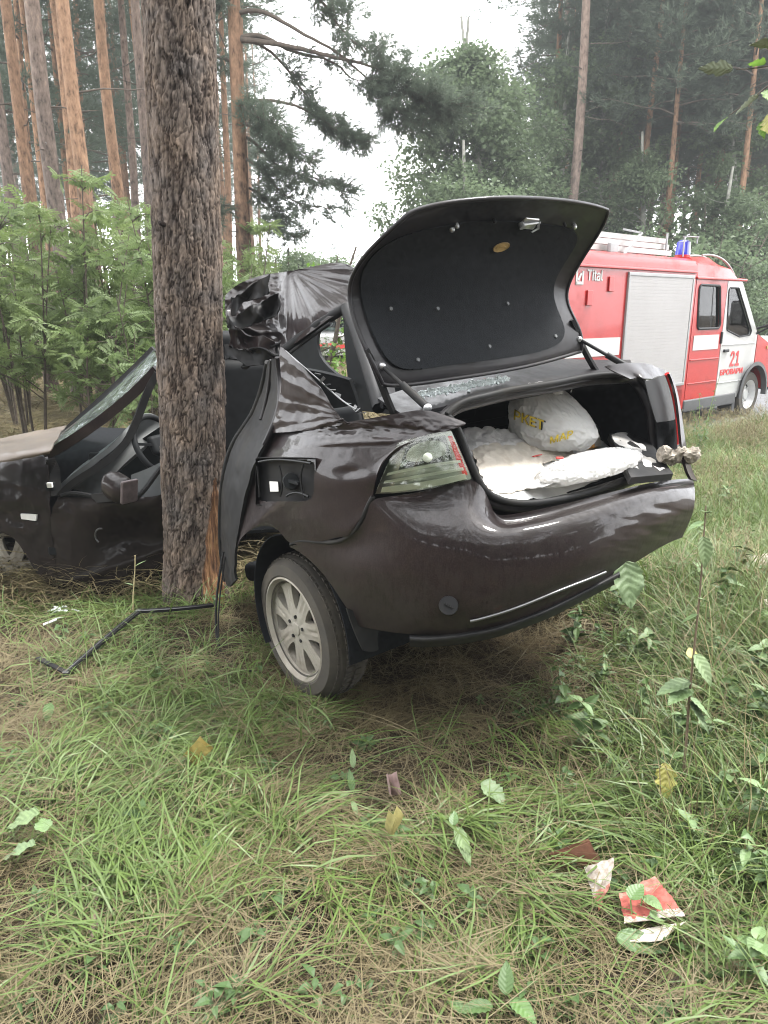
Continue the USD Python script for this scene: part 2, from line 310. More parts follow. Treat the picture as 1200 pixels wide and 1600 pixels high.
# ---------------------------------------------------------------- foliage pieces
def rand_rot(n, g, flat=0.0):
    q = g.normal(size=(n, 4)); q /= np.linalg.norm(q, axis=1, keepdims=True); w, x, y, z = q.T
    return np.stack([np.stack([1 - 2 * (y * y + z * z), 2 * (x * y - w * z), 2 * (x * z + w * y)], -1), np.stack([2 * (x * y + w * z), 1 - 2 * (x * x + z * z), 2 * (y * z - w * x)], -1), np.stack([2 * (x * z - w * y), 2 * (y * z + w * x), 1 - 2 * (x * x + y * y)], -1)], 1)
def basis(d, g, roll=None, wob=0.45):
    "frames (n,3,3), columns: along d, sideways, normal (mostly upwards)"
    d = d / np.linalg.norm(d, axis=1, keepdims=True); up = np.tile([0, 0, 1.0], (len(d), 1)) + g.normal(0, wob, d.shape)
    s = np.cross(up, d); s /= np.linalg.norm(s, axis=1, keepdims=True) + 1e-9
    return np.stack([d, s, np.cross(d, s)], -1)
def scatter(base, R, at_, s):
    "many copies of a base triangle soup (t,3,3) as one mesh"
    v = np.einsum('nij,tkj->ntki', R, base) * np.asarray(s).reshape(-1, 1, 1, 1) + at_[:, None, None, :]
    v = v.reshape(-1, 3)
    return trimesh.Trimesh(v, np.arange(len(v)).reshape(-1, 3), process=False)
def soup(m): return np.asarray(m.vertices)[np.asarray(m.faces)]
def scatter_shared(m, R, at_, s):
    V, Fc = np.asarray(m.vertices), np.asarray(m.faces); n = len(at_)
    v = np.einsum('nij,kj->nki', R, V) * np.asarray(s).reshape(-1, 1, 1) + at_[:, None, :]
    f = Fc[None] + (np.arange(n) * len(V))[:, None, None]
    return trimesh.Trimesh(v.reshape(-1, 3), f.reshape(-1, 3), process=False)
def needle_spray(g, n=14, L=0.16, w=0.012):
    "a twig end with needles pointing forward and out, along +x"
    v, f = [], []
    for i in range(n):
        x = g.uniform(0, 0.11); a = g.uniform(0, 2 * PI); e = g.uniform(0.35, 0.95)
        d = np.array([math.cos(e), math.sin(e) * math.cos(a), math.sin(e) * math.sin(a)]); s = np.cross(d, g.normal(size=3)); s /= np.linalg.norm(s)
        b = np.array([x, 0, 0]); k = len(v); ll = L * g.uniform(0.6, 1)
        v += [b - s * w / 2, b + s * w / 2, b + d * ll]; f.append([k, k + 1, k + 2])
    return trimesh.Trimesh(np.array(v), np.array(f), process=False)
def leaf_mesh(L=1.0, W=0.6, fold=0.12, droop=0.1):
    "a pointed leaf along +x, folded along its midrib"
    v = np.array([[0, 0, 0], [0.35, W / 2, fold * 0.6], [0.35, 0, 0.0], [0.35, -W / 2, fold * 0.6], [0.7, W * 0.33, fold * 0.3 - droop], [0.7, 0, -droop], [0.7, -W * 0.33, fold * 0.3 - droop], [1, 0, -droop * 2.4]]) * L
    f = np.array([[0, 2, 1], [0, 3, 2], [1, 2, 5], [1, 5, 4], [2, 3, 6], [2, 6, 5], [4, 5, 7], [5, 6, 7]])
    return trimesh.Trimesh(v, f, process=False)
def quad_leaf(L=1.0, W=0.7):
    return trimesh.Trimesh(np.array([[0, 0, 0], [0.5, W / 2, 0.06], [1, 0, -0.08], [0.5, -W / 2, 0.06]]) * L, np.array([[0, 2, 1], [0, 3, 2]]), process=False)
def pinnate(g):
    "a compound leaf of narrow leaflets along a drooping stalk"
    v, f = [], []; lf = leaf_mesh(1, 0.33, 0.05, 0.06)
    ms = []
    for i in range(6):
        x = 0.05 + 0.025 * i; zz = -0.25 * x * x
        for s in (-1, 1):
            ms.append(xf(quad_leaf(0.062 * (1 - 0.05 * i), 0.46), (x, 0, zz), rot([0, 0, 1], s * (62 - 4 * i)) @ rot([0, 1, 0], 12)))
    ms.append(xf(quad_leaf(0.05, 0.36), (0.2, 0, -0.01), rot([0, 1, 0], 15)))
    ms.append(trimesh.Trimesh([[0, 0, 0.0], [0, 0.002, 0], [0.2, 0, -0.01]], [[0, 1, 2]], process=False))
    return cat(ms)
needles = leafy('pine_needles', [(0, (0.062, 0.082, 0.058)), (0.5, (0.115, 0.142, 0.098)), (1, (0.18, 0.21, 0.14))], 0.55, 0.6)
aspen_leaf = leafy('broad_leaves', [(0, (0.105, 0.145, 0.078)), (0.5, (0.175, 0.225, 0.12)), (1, (0.24, 0.29, 0.165))], 0.55, 0.5)
rowan_leaf = leafy('rowan_leaves', [(0, (0.10, 0.145, 0.052)), (0.6, (0.225, 0.275, 0.10)), (0.93, (0.31, 0.34, 0.13)), (0.985, (0.28, 0.26, 0.05)), (1, (0.42, 0.14, 0.03))], 0.45, 0.5)
lime_leaf = leafy('fresh_leaves', [(0, (0.10, 0.19, 0.03)), (0.6, (0.17, 0.29, 0.05)), (1, (0.26, 0.37, 0.08))], 0.45, 0.45)
def bark_by_height(name, low, high, z0, z1, vs=7.0):
    return usdkit.material(stage, '/World/Looks/' + name, {
        'tc': ('texture_coordinate', {}), 'sx': ('separate_xyz', {}), 'mr': ('map_range', {'from_min': z0, 'from_max': z1, 'clamp': True}),
        'mp': ('mapping', {'scale': (1, 1, 0.4)}), 'n': ('noise_texture', {'scale': vs * 2.2, 'detail': 7.0, 'roughness': 0.7}), 'ad': ('math', {'math_type': 'multiply_add', 'value2': 0.9, 'value3': -0.45}), 'a2': ('math', {'math_type': 'add'}),
        'r': ('rgb_ramp', {'ramp': [(0.1, low), (0.75, high)]}), 'r2': ('rgb_ramp', {'ramp': [(0.34, (0.36, 0.35, 0.35)), (0.46, (0.85, 0.84, 0.83)), (0.56, (1.05, 1.05, 1.05)), (0.68, (1.4, 1.36, 1.3))]}),
        'oi': ('object_info', {}), 'hv': ('hsv', {}), 'hm': ('map_range', {'to_min': 0.75, 'to_max': 1.2}),
        'm': ('mix_color', {'blend_type': 'multiply', 'fac': 1.0, 'use_clamp': False}), 'b': ('bump', {'strength': 0.9, 'distance': 0.02}), 'p': ('principled_bsdf', {'roughness': 0.9, 'specular_ior_level': 0.2})},
        [('tc.object', 'mp.vector'), ('mp.vector', 'n.vector'), ('tc.object', 'sx.vector'), ('sx.z', 'mr.value'), ('n.fac', 'ad.value1'), ('ad.value', 'a2.value1'), ('mr.result', 'a2.value2'), ('a2.value', 'r.fac'), ('n.fac', 'r2.fac'), ('r.color', 'm.a'), ('r2.color', 'm.b'),
         ('oi.random', 'hm.value'), ('hm.result', 'hv.value'), ('m.result', 'hv.color'), ('hv.color', 'p.base_color'), ('n.fac', 'b.height'), ('b.normal', 'p.normal')], surface='p.BSDF')
pine_bark = bark_by_height('pine_bark', (0.075, 0.055, 0.043), (0.215, 0.130, 0.080), 1.5, 5.2)
grey_bark = bark_by_height('grey_pine_bark', (0.090, 0.073, 0.063), (0.155, 0.115, 0.092), 2, 9)
twig_bark = plain('twig_bark', (0.07, 0.055, 0.042), 0.9, var=0.3, scale=20)
aspen_bark = plain('aspen_bark', (0.20, 0.20, 0.17), 0.85, var=0.45, scale=5)

def trunk_mesh(h, r, g, bend=0.12, sides=14, n=26, top=0.25):
    z = np.linspace(-0.3, h, n); k = z.clip(0) / h
    px = bend * (meshkit.noise(np.stack([k * 3, 0 * k, 0 * k], -1), int(g.integers(1e6))) - 0.5) * 2 * np.minimum(k * 4, 1); py = bend * (meshkit.noise(np.stack([k * 3, 0 * k, 0 * k + 9], -1), int(g.integers(1e6))) - 0.5) * 2 * np.minimum(k * 4, 1)
    pts = np.stack([px, py, z], -1); rr = r * (1 - (1 - top) * k) * (1 + 0.35 * np.exp(-z.clip(0) / 0.25))
    return tube(pts, rr, sides), pts, rr
def pine(name, label, h, r, seed, crown_at, spread=2.0, group=None, mat=None, nb=34, sprays=70, dead=10, loc=(0, 0, 0), stub=True):
    g = rng(seed); t = thing(name, label, 'tree', loc, 0, group)
    tm, pts, rr = trunk_mesh(h, r, g, 0.15)
    obj('trunk', tm, mat or pine_bark, t, smooth=True)
    wood, A, D = [], [], []
    for i in range(nb):
        k = (i + g.uniform(0, 1)) / nb; z = crown_at + (h - crown_at) * k; a = i * 2.4 + g.uniform(-0.5, 0.5)
        L = spread * (1 - k) ** 0.6 * g.uniform(0.55, 1.1) + 0.3; e = g.uniform(-0.15, 0.35) + 0.4 * k
        c = np.array([np.interp(z, pts[:, 2], pts[:, 0]), np.interp(z, pts[:, 2], pts[:, 1]), z])
        dh = np.array([math.cos(a), math.sin(a), 0]); u = np.linspace(0, 1, 6)[:, None]
        P = c + dh * L * u + np.array([0, 0, 1]) * (math.tan(e) * L * u - 0.18 * L * u ** 2) + g.normal(0, 0.04, (6, 3)) * u * L
        wood.append(tube(P, np.linspace(0.035 * (1 - 0.6 * k), 0.008, 6), 5, False))
        m = int(sprays * (0.4 + L / spread)); s = g.uniform(0.25, 1.0, m) ** 0.7
        q = np.stack([np.interp(s, u[:, 0], P[:, c_]) for c_ in range(3)], -1)
        off = g.normal(0, 1, (m, 3)) * np.array([1, 1, 0.45]) * 0.20 * L * (0.35 + 0.65 * s[:, None]) * 0.9
        A.append(q + off); D.append(dh * 0.7 + off / (np.linalg.norm(off, axis=1, keepdims=True) + 1e-6) + np.array([0, 0, 0.35]))
    for i in range(dead):
        z = g.uniform(1.8, crown_at + 1); a = g.uniform(0, 2 * PI); L = g.uniform(0.3, 1.3)
        c = np.array([np.interp(z, pts[:, 2], pts[:, 0]), np.interp(z, pts[:, 2], pts[:, 1]), z]); dh = np.array([math.cos(a), math.sin(a), g.uniform(-0.3, 0.25)])
        P = c + dh * L * np.linspace(0, 1, 4)[:, None] + g.normal(0, 0.05, (4, 3)) * np.linspace(0, 1, 4)[:, None]
        wood.append(tube(P, [0.018, 0.012, 0.008, 0.004], 5, False))
    obj('branches', cat(wood), twig_bark, t, smooth=True)
    A, D = np.vstack(A), np.vstack(D)
    ms = []
    for k in range(4):
        sel = np.arange(len(A)) % 4 == k
        ms.append(scatter_shared(needle_spray(g, 9, 0.2, 0.02), basis(D[sel], g), A[sel], g.uniform(0.8, 1.5, sel.sum())))
    obj('crown', cat(ms), needles, t, smooth=False)
    return t
def broadleaf(name, label, h, r, seed, spread, group=None, loc=(0, 0, 0), low=0.25, n=9000, leaf=0.075, stems=1, mat=None, lmat=None, clumps=60):
    g = rng(seed); t = thing(name, label, 'tree' if h > 3.6 else 'shrub', loc, 0, group)
    wood, C, Rr = [], [], []
    for s in range(stems):
        hh = h * g.uniform(0.75, 1.0) if s else h
        off = g.normal(0, 0.10 + 0.03 * stems, 2) * (stems > 1); lean = g.normal(0, 0.10, 2) * (2.0 if stems > 1 else 0.6)
        z = np.linspace(-0.2, hh * 0.95, 12); k = z.clip(0) / hh
        P = np.stack([off[0] + lean[0] * z + 0.1 * np.sin(k * 5 + s), off[1] + lean[1] * z + 0.1 * np.cos(k * 4 + s), z], -1)
        wood.append(tube(P, r * (1 - 0.8 * k) * (0.7 if s else 1), 8))
        for i in range(max(5, clumps // stems)):
            k1 = low + (1 - low) * g.uniform(0, 1) ** 0.9; z1 = k1 * hh * 0.95; a = g.uniform(0, 2 * PI)
            prof = math.sin(PI * min(max((k1 - low) / (1 - low) * 0.86 + 0.13, 0), 1)) ** 0.7
            L = spread * prof * g.uniform(0.35, 1.05); b = np.array([np.interp(z1 * 0.9, z, P[:, 0]), np.interp(z1 * 0.9, z, P[:, 1]), z1 * 0.88])
            e = b + np.array([math.cos(a) * L, math.sin(a) * L, g.uniform(0.1, 0.55) * L])
            mid = (b + e) / 2 + g.normal(0, 0.06, 3) * L
            wood.append(tube(curve([b, mid, e], 5), np.linspace(0.25 * r * (1.1 - k1) + 0.006, 0.004, 5), 5, False))
            C.append(e); Rr.append(spread * g.uniform(0.13, 0.27)); C.append(mid); Rr.append(spread * g.uniform(0.08, 0.18))
    obj('trunk' if h > 3.6 else 'stems', cat(wood), mat or aspen_bark, t, smooth=True)
    C, Rr = np.array(C), np.array(Rr); w = Rr ** 2 / (Rr ** 2).sum(); idx = g.choice(len(C), n, p=w)
    d = g.normal(size=(n, 3)); d /= np.linalg.norm(d, axis=1, keepdims=True); rad = g.uniform(0, 1, n) ** 0.45
    pos = C[idx] + d * (Rr[idx] * rad)[:, None] * np.array([1, 1, 0.7])
    ori = d + np.array([0, 0, -0.3]) + g.normal(0, 0.5, (n, 3))
    obj('crown' if h > 3.6 else 'foliage', scatter_shared(quad_leaf(1, 0.75), basis(ori, g), pos, leaf * g.uniform(0.6, 1.25, n)), lmat or aspen_leaf, t, smooth=False)
    return t
def rowan(name, label, h, seed, loc=(0, 0, 0), rotz=0, stems=3, n=300, group=None, spread=0.9):
    g = rng(seed); t = thing(name, label, 'shrub', loc, rotz, group); wood, A, D = [], [], []
    for s in range(stems):
        a = g.uniform(0, 2 * PI); hh = h * g.uniform(0.65, 1); ln = g.uniform(0.05, 0.3)
        P = curve([[0.08 * math.cos(a), 0.08 * math.sin(a), -0.1], [0.12 * math.cos(a) + ln * hh * .3 * math.cos(a), ln * hh * .3 * math.sin(a) + g.normal(0, .04), hh * 0.5], [ln * hh * math.cos(a) + g.normal(0, .08), ln * hh * math.sin(a), hh]], 9)
        wood.append(tube(P, np.linspace(0.016, 0.004, 9), 6))
        for i in range(9):
            k = g.uniform(0.28, 0.98); b = np.array([np.interp(k, np.linspace(0, 1, 9), P[:, c]) for c in range(3)]); aa = g.uniform(0, 2 * PI); L = spread * (1.15 - k) * g.uniform(0.5, 1.2)
            e = b + np.array([math.cos(aa) * L, math.sin(aa) * L, L * g.uniform(0.1, 0.6)])
            Q = curve([b, (b + e) / 2 + [0, 0, 0.05], e], 6); wood.append(tube(Q, np.linspace(0.007, 0.002, 6), 4, False))
            m = max(3, n // (stems * 9))
            for j in range(m):
                kk = g.uniform(0.25, 1.0); p = np.array([np.interp(kk, np.linspace(0, 1, 6), Q[:, c]) for c in range(3)])
                az = g.uniform(0, 2 * PI); A.append(p); D.append([math.cos(az), math.sin(az), g.uniform(-0.9, 0.7)])
    obj('stems', cat(wood), twig_bark, t, smooth=True)
    A, D = np.array(A), np.array(D)
    obj('foliage', scatter_shared(pinnate(g), basis(D, g, wob=1.0), A, g.uniform(0.55, 1.35, len(A))), rowan_leaf, t, smooth=False)
    return t

# ---------------------------------------------------------------- the pines of the left-hand wood, as they stand
def col(px, py, Y):
    "foot of a tree whose trunk passes a photograph pixel at the distance Y"
    p = at(px, py, Y); return (p[0], Y, float(gz(p[0], Y)) - 0.05)
specs = [  # pixel column at row 200, distance, radius, height, bark, label
    (33, 13.6, 0.12, 17, 0, 'orange-barked leaning pine, first from the left picture edge above the rowan bushes', 0.05),
    (55, 20.0, 0.11, 18, 0, 'thin tan pine half hidden between the left orange pine and the broad grey pine', 0),
    (83, 13.0, 0.15, 18, 1, 'broad grey-barked pine among orange pines at upper left', 0.02),
    (104, 19.0, 0.12, 18, 0, 'slim brown pine directly left of the brightest orange pine', 0),
    (121, 12.6, 0.132, 17, 0, 'brightest orange pine trunk, dark scaly bark at its foot, upper left', 0.03),
    (178, 15.0, 0.122, 18, 0, 'tan pine trunk midway between the orange pine and the struck trunk', 0.03),
    (200, 21.0, 0.12, 19, 1, 'slender grey-brown pine close to the left of the struck trunk', 0),
    (216, 17.0, 0.13, 17, 1, 'brown scaly pine partly hidden behind the left edge of the struck trunk', 0),
    (349, 24.0, 0.12, 18, 0, 'thin pale orange pine seen just right of the struck trunk', 0),
    (6, 17.0, 0.14, 18, 1, 'grey-brown pine cut by the left picture edge', 0)]
for i, (px, Y, r, h, kind, lab, tilt) in enumerate(specs):
    f = col(px, 200, Y)
    p = pine('pine_tree', lab, h, r, 100 + i, h * 0.52, 1.9, None, grey_bark if kind else pine_bark, 26, 40, 8, f)
# slender pines of the wood behind, a few kinds and their copies
kinds = [pine('pine_tree', 'slender forest pine standing deep in the wood at left', 19, 0.13, 201, 9.0, 2.2, 'forest pines deep in the left wood', None, 34, 55, 12, (-9.5, 26, 0)),
         pine('pine_tree', 'slender forest pine standing deep in the wood at left', 17, 0.12, 202, 6.5, 2.3, 'forest pines deep in the left wood', None, 38, 55, 10, (-13.5, 33, 0)),
         pine('pine_tree', 'slender forest pine standing deep in the wood at left', 21, 0.15, 203, 10.5, 2.2, 'forest pines deep in the left wood', grey_bark, 32, 60, 12, (-6.2, 29, 0))]
g = rng(55); spots = [(-9.5, 26), (-13.5, 33), (-6.2, 29)]
def scatter_trees(n, area, mind, tries=4000):
    out = []
    for _ in range(tries):
        x, y = area(g)
        if all((x - a) ** 2 + (y - b) ** 2 > mind ** 2 for a, b in spots): out.append((x, y)); spots.append((x, y))
        if len(out) >= n: break
    return out
def left_wood(g):
    y = g.uniform(19, 75); k = g.uniform(-0.62, -0.155); return k * y, y
for i, (x, y) in enumerate(scatter_trees(75, left_wood, 2.3)):
    dup(kinds[int(g.integers(3))], (x, y, float(gz(x, y)) - 0.05), g.uniform(0, 6.28), g.uniform(0.85, 1.15))
# dense wood across the road at right
rk = [pine('pine_tree', 'straight pine in the dense wood behind the fire truck', 18, 0.14, 301, 8.6, 2.7, 'pines of the wood behind the fire truck', None, 46, 75, 14, (9.0, 27.5, 0)),
      pine('pine_tree', 'straight pine in the dense wood behind the fire truck', 16, 0.12, 302, 7.4, 2.5, 'pines of the wood behind the fire truck', None, 46, 75, 14, (13.5, 30, 0)),
      pine('pine_tree', 'straight pine in the dense wood behind the fire truck', 20, 0.16, 303, 9.8, 2.8, 'pines of the wood behind the fire truck', grey_bark, 44, 80, 16, (17.5, 33, 0))]
spots += [(9, 27.5), (13.5, 30), (17.5, 33)]
def right_wood(g):
    y = g.uniform(25, 60); k = g.uniform(0.20, 0.66); return k * y, y
for x, y in scatter_trees(85, right_wood, 2.1):
    dup(rk[int(g.integers(3))], (x, y, float(gz(x, y)) - 0.05), g.uniform(0, 6.28), g.uniform(0.85, 1.15))
# far end of the road
for x, y in [(-6.5, 62), (-4.5, 70), (-8.5, 58), (-11, 64), (-3.4, 84), (-9, 80)]:
    dup(kinds[int(g.integers(3))], (x, y, -0.1), g.uniform(0, 6.28), 0.42, label='low young pine at the far end of the sky gap', group='young pines closing the sky gap')

# the edge pine with long boughs reaching over the car
def edge_pine():
    f = col(371, 200, 14.5); t = thing('pine_tree', 'tall pine right behind the struck trunk, long needled boughs reaching right across the sky', 'tree', f)
    g = rng(77); tm, pts, rr = trunk_mesh(18, 0.155, g, 0.05); obj('trunk', tm, pine_bark, t, smooth=True)
    B = [([(372, 62), (430, 66), (462, 82), (510, 92), (545, 118), (583, 142)], 0.0, 0.045, (0.3, 1.0), 18, 90),
         ([(372, 62), (440, 70), (520, 88), (562, 98), (604, 112), (650, 150), (700, 160)], -0.5, 0.05, (0.62, 1.0), 34, 420),
         ([(380, 158), (430, 158), (470, 168), (515, 195), (545, 212), (580, 222)], 0.2, 0.035, (0.45, 1.0), 20, 200),
         ([(374, 20), (420, 22), (460, 45), (520, 78), (560, 110), (640, 190)], -0.3, 0.04, (0.7, 1.0), 26, 230),
         ([(375, 65), (415, 75), (450, 110), (480, 150), (520, 190), (550, 215)], 0.5, 0.03, (0.35, 1.0), 22, 240),
         ([(374, -30), (450, -25), (510, 10), (545, 60), (575, 75), (600, 60)], -0.2, 0.045, (0.35, 1.0), 30, 260),
         ([(372, 105), (340, 90), (320, 95), (300, 130)], 0.2, 0.03, (0.3, 1.0), 22, 120),
         ([(374, 210), (410, 235), (440, 262), (480, 275), (520, 290), (545, 310)], 0.4, 0.03, (0.2, 1.0), 22, 200),
         ([(374, 245), (410, 268), (440, 300), (470, 318), (500, 322)], -0.4, 0.028, (0.15, 1.0), 24, 170),
         ([(376, 290), (400, 300), (430, 330), (450, 345)], 0.4, 0.025, (0.2, 1.0), 22, 120),
         ([(376, 358), (405, 355), (440, 362), (470, 372)], -0.2, 0.022, (0.4, 1.0), 18, 60),
         ([(374, 190), (400, 200), (430, 215), (455, 240), (485, 255)], -0.7, 0.028, (0.15, 1.0), 26, 190),
         ([(372, -60), (420, -80), (470, -60), (520, -20)], 0.6, 0.04, (0.3, 1.0), 34, 240),
         ([(372, 10), (340, -10), (310, 5)], -0.4, 0.03, (0.3, 1), 24, 120),
         ([(374, 150), (390, 175), (420, 190), (440, 215)], -1.0, 0.025, (0.1, 1.0), 26, 160),
         ([(372, 330), (345, 320), (330, 335)], -0.4, 0.02, (0.3, 1), 16, 50)]
    wood, A, D = [], [], []
    for pix, dy, r, (s0, s1), spr, n in B:
        Y = 14.5 + np.linspace(0, dy, len(pix)); P = np.array([at(a, b, yy) for (a, b), yy in zip(pix, Y)]) - f
        C = curve(P, 24) + g.normal(0, 0.012, (24, 3)) * np.linspace(0, 1, 24)[:, None]
        wood.append(tube(C, np.linspace(r, 0.006, 24), 7)); L = np.linalg.norm(C[-1] - C[0])
        u = np.linspace(0, 1, 24)
        nt = max(4, n // 5)                                             # side twigs, each with its sprays
        for i in range(nt):
            k = s0 + (s1 - s0) * (i + g.uniform(0, 1)) / nt; b = np.array([np.interp(k, u, C[:, c]) for c in range(3)]); tl = spr / 80 * g.uniform(0.5, 1.4) * (0.6 + 0.6 * k)
            d = (C[-1] - C[12]) / (np.linalg.norm(C[-1] - C[12]) + 1e-9) * 0.7 + g.normal(0, 0.7, 3) * [1, 1, 0.75]; d /= np.linalg.norm(d); e = b + d * tl
            wood.append(tube([b, (b + e) / 2 + [0, 0, -0.02], e], [0.007, 0.005, 0.003], 4, False))
            m = max(12, int(13 * tl / 0.3)); s = g.uniform(0.15, 1.05, m)[:, None]; A.append(b + (e - b) * s + g.normal(0, 0.055, (m, 3))); D.append(np.tile(d, (m, 1)) * 0.9 + g.normal(0, 0.55, (m, 3)))
    for i in range(40):                                                  # the crown above the picture
        k = i / 40; z = 8.5 + 9.3 * k; a = i * 2.4; L = 2.6 * (1 - k) ** 0.6 * g.uniform(0.6, 1.1) + 0.3; c = np.array([0, 0, z]); e = c + np.array([math.cos(a) * L, math.sin(a) * L, 0.25 * L])
        wood.append(tube([c, (c + e) / 2, e], [0.04, 0.025, 0.008], 5, False)); m = 90; s = g.uniform(0.3, 1, m)[:, None]
        A.append(c + (e - c) * s + g.normal(0, 0.22, (m, 3))); D.append((e - c) + g.normal(0, 0.6, (m, 3)))
    obj('boughs', cat(wood), twig_bark, t, smooth=True)
    A, D = np.vstack(A), np.vstack(D)
    obj('crown', cat([scatter_shared(needle_spray(g, 12, 0.13, 0.010), basis(D[k::4], g), A[k::4], g.uniform(0.75, 1.3, len(A[k::4]))) for k in range(4)]), needles, t, smooth=False)
edge_pine()

# broad-leaved trees across the road, in the middle
def broad_at(px, Y, h, spread, seed, lab, n, **k):
    f = col(px, 300, Y); return broadleaf('aspen_tree', lab, h, 0.16, seed, spread, None, f, n=n, **k)
broad_at(700, 26, 10.6, 2.6, 401, 'pale grey-green aspen, leftmost broad-leaved tree beside the sky gap', 22000, low=0.10, leaf=0.14, clumps=110)
broad_at(785, 25, 10.6, 2.6, 402, 'tall aspen with a dark forked stem behind the open boot lid', 24000, low=0.20, leaf=0.14, clumps=120)
low_tree = broad_at(735, 23, 6.6, 2.0, 403, 'lower bright green aspen in front of the taller aspens', 11000, low=0.12, leaf=0.13, clumps=60)
broad_at(870, 28, 11.5, 2.6, 404, 'grey-green aspen at the left end of the dark pine wood', 15000, low=0.2, leaf=0.15, clumps=80)
broad_at(1020, 26, 7.5, 2.0, 405, 'bushy green young tree above the truck ladder', 9000, low=0.1, leaf=0.12, clumps=50)
broad_at(940, 30, 12.5, 2.4, 406, 'tall slim broad-leaved tree among the pines, above the right edge of the boot lid', 13000, low=0.3, leaf=0.14, clumps=80)
broad_at(1120, 25, 6.2, 2.2, 407, 'wide light green young tree above the truck cab', 11000, low=0.1, leaf=0.12, clumps=60)
broad_at(1185, 27, 9.0, 2.2, 408, 'leafy green tree at the right picture edge beyond the truck', 11000, low=0.15, leaf=0.13, clumps=60)
# undergrowth along that wood
ug = [broadleaf('hedge_bush', 'leafy bush in the undergrowth line behind the fire truck', 3.5, 0.03, 411, 1.5, 'undergrowth bushes behind the fire truck', (8.2, 22.5, -0.05), low=0.05, n=5200, leaf=0.10, stems=5, mat=twig_bark, clumps=60),
      broadleaf('hedge_bush', 'leafy bush in the undergrowth line behind the fire truck', 3.2, 0.03, 412, 1.3, 'undergrowth bushes behind the fire truck', (10.6, 23.2, -0.05), low=0.05, n=4600, leaf=0.09, stems=6, mat=twig_bark, clumps=60)]
for i, (x, y) in enumerate([(9.9, 20.9), (13.2, 21.8), (15.1, 22.6), (11.6, 21.6), (17.0, 24.2), (8.9, 21.6), (7.4, 22.9), (19.4, 26.4), (10.9, 24.8), (14.0, 27), (16.8, 29), (12.4, 22.9), (14.2, 25), (16, 26.2), (18, 27.5), (9.4, 25), (11.6, 26.5), (6.9, 25.4), (20.2, 29.3), (13.3, 28.4), (15.5, 30), (7.8, 29), (17.8, 31.5), (19.5, 33), (10, 31), (22, 31), (24.5, 33), (8.7, 34), (12.2, 34)]):
    dup(ug[i % 2], (x, y, float(gz(x, y)) - 0.05), g.uniform(0, 6.28), g.uniform(0.9, 1.55))
# the wood goes on behind the camera too
for x, y in scatter_trees(46, lambda g: (lambda a, r_: (math.sin(a) * r_, -math.cos(a) * r_))(g.uniform(-1.75, 1.5), g.uniform(9, 34)), 2.6):
    dup(kinds[int(g.integers(3))], (x, y, 0), g.uniform(0, 6.28), g.uniform(.85, 1.1), 'pine of the wood on the near side of the road', 'pines of the wood on the near side')
for i in range(40):
    a, r_ = -1.75 + 3.3 * (i + g.uniform(0, 1)) / 40, g.uniform(9, 17); dup(low_tree, (math.sin(a) * r_, -math.cos(a) * r_, -.1), g.uniform(0, 6.28), g.uniform(.75, 1.25), 'bushy tree of the undergrowth on the near side of the road', 'bushy trees of the wood on the near side')
# low bright bushes at the far end of the gap and behind the crushed roof
for i, (px, Y, h, sp, n, lab) in enumerate([(385, 10.5, 2.55, 0.8, 2600, 'bright green bush behind the crushed roof, right of the struck trunk'), (430, 15.0, 2.9, 1.1, 3200, 'grey-green bush behind the crushed roof under the drooping boughs'),
        (480, 30, 4.2, 1.8, 4200, 'dark rounded bush at the left foot of the sky gap'), (535, 36, 4.4, 1.9, 4200, 'hazy young tree at the foot of the sky gap, nearest the boot lid'), (505, 48, 5.2, 2.2, 4200, 'far pale young tree in the middle of the sky gap'), (575, 50, 5.4, 2.4, 4200, 'far reddish-green young tree under the right end of the sky gap'), (450, 40, 5.0, 2.2, 4200, 'far bush between the edge pine and the sky gap')]):
    f = col(px, 440, Y); broadleaf('bush', lab, h, 0.05, 430 + i, sp, None, f, low=0.08, n=n, leaf=0.05 + 0.0022 * Y, stems=4 if h < 3.6 else 1, lmat=lime_leaf if i == 0 else None, mat=twig_bark, clumps=50)
# rowan saplings at left, in front of the pines
rp = [rowan('rowan_bush', 'leafy rowan sapling in the thicket left of the struck trunk', 2.75, 501, (-3.75, 7.9, -0.02), 0, 5, 430, 'rowan saplings left of the struck trunk'),
      rowan('rowan_bush', 'leafy rowan sapling in the thicket left of the struck trunk', 2.4, 502, (-2.75, 7.2, -0.02), 0, 4, 330, 'rowan saplings left of the struck trunk'),
      rowan('rowan_bush', 'leafy rowan sapling in the thicket left of the struck trunk', 3.2, 503, (-4.6, 9.4, -0.02), 0, 5, 470, 'rowan saplings left of the struck trunk', 1.1)]
for i, (x, y, s) in enumerate([(-1.9, 7.4, .8), (-2.2, 6.9, .75), (-3.3, 8.2, 1.05), (-2.7, 8.4, 1.0), (-4.9, 7.0, 1.05), (-1.9, 11.0, 1.0), (-3.4, 11.2, 1.15), (-4.7, 11.8, 1.2), (-2.1, 14.0, 1.1), (-2.3, 8.6, 0.9), (-3.6, 9.9, 1.0), (-2.6, 10.6, 1.05), (-5.4, 10.9, 1.1), (-3.9, 12.0, 1.1), (-6.2, 12.4, 1.1), (-3.1, 13.6, 1.0), (-4.2, 6.7, 0.95), (-2.3, 7.9, 0.9), (-4.6, 7.8, 1.1), (-3.9, 10.6, 1.2), (-5.3, 9.6, 1.25), (-1.75, 9.6, 0.75), (-5.0, 14.5, 1.1), (-7.2, 14.4, 1.15), (-5.7, 8.3, 1.0), (-2.4, 12.3, 0.95), (-6.6, 17, 1.2), (-4.0, 17.5, 1.2)]):
    dup(rp[i % 3], (x, y, float(gz(x, y)) - 0.02), g.uniform(0, 6.28), s)

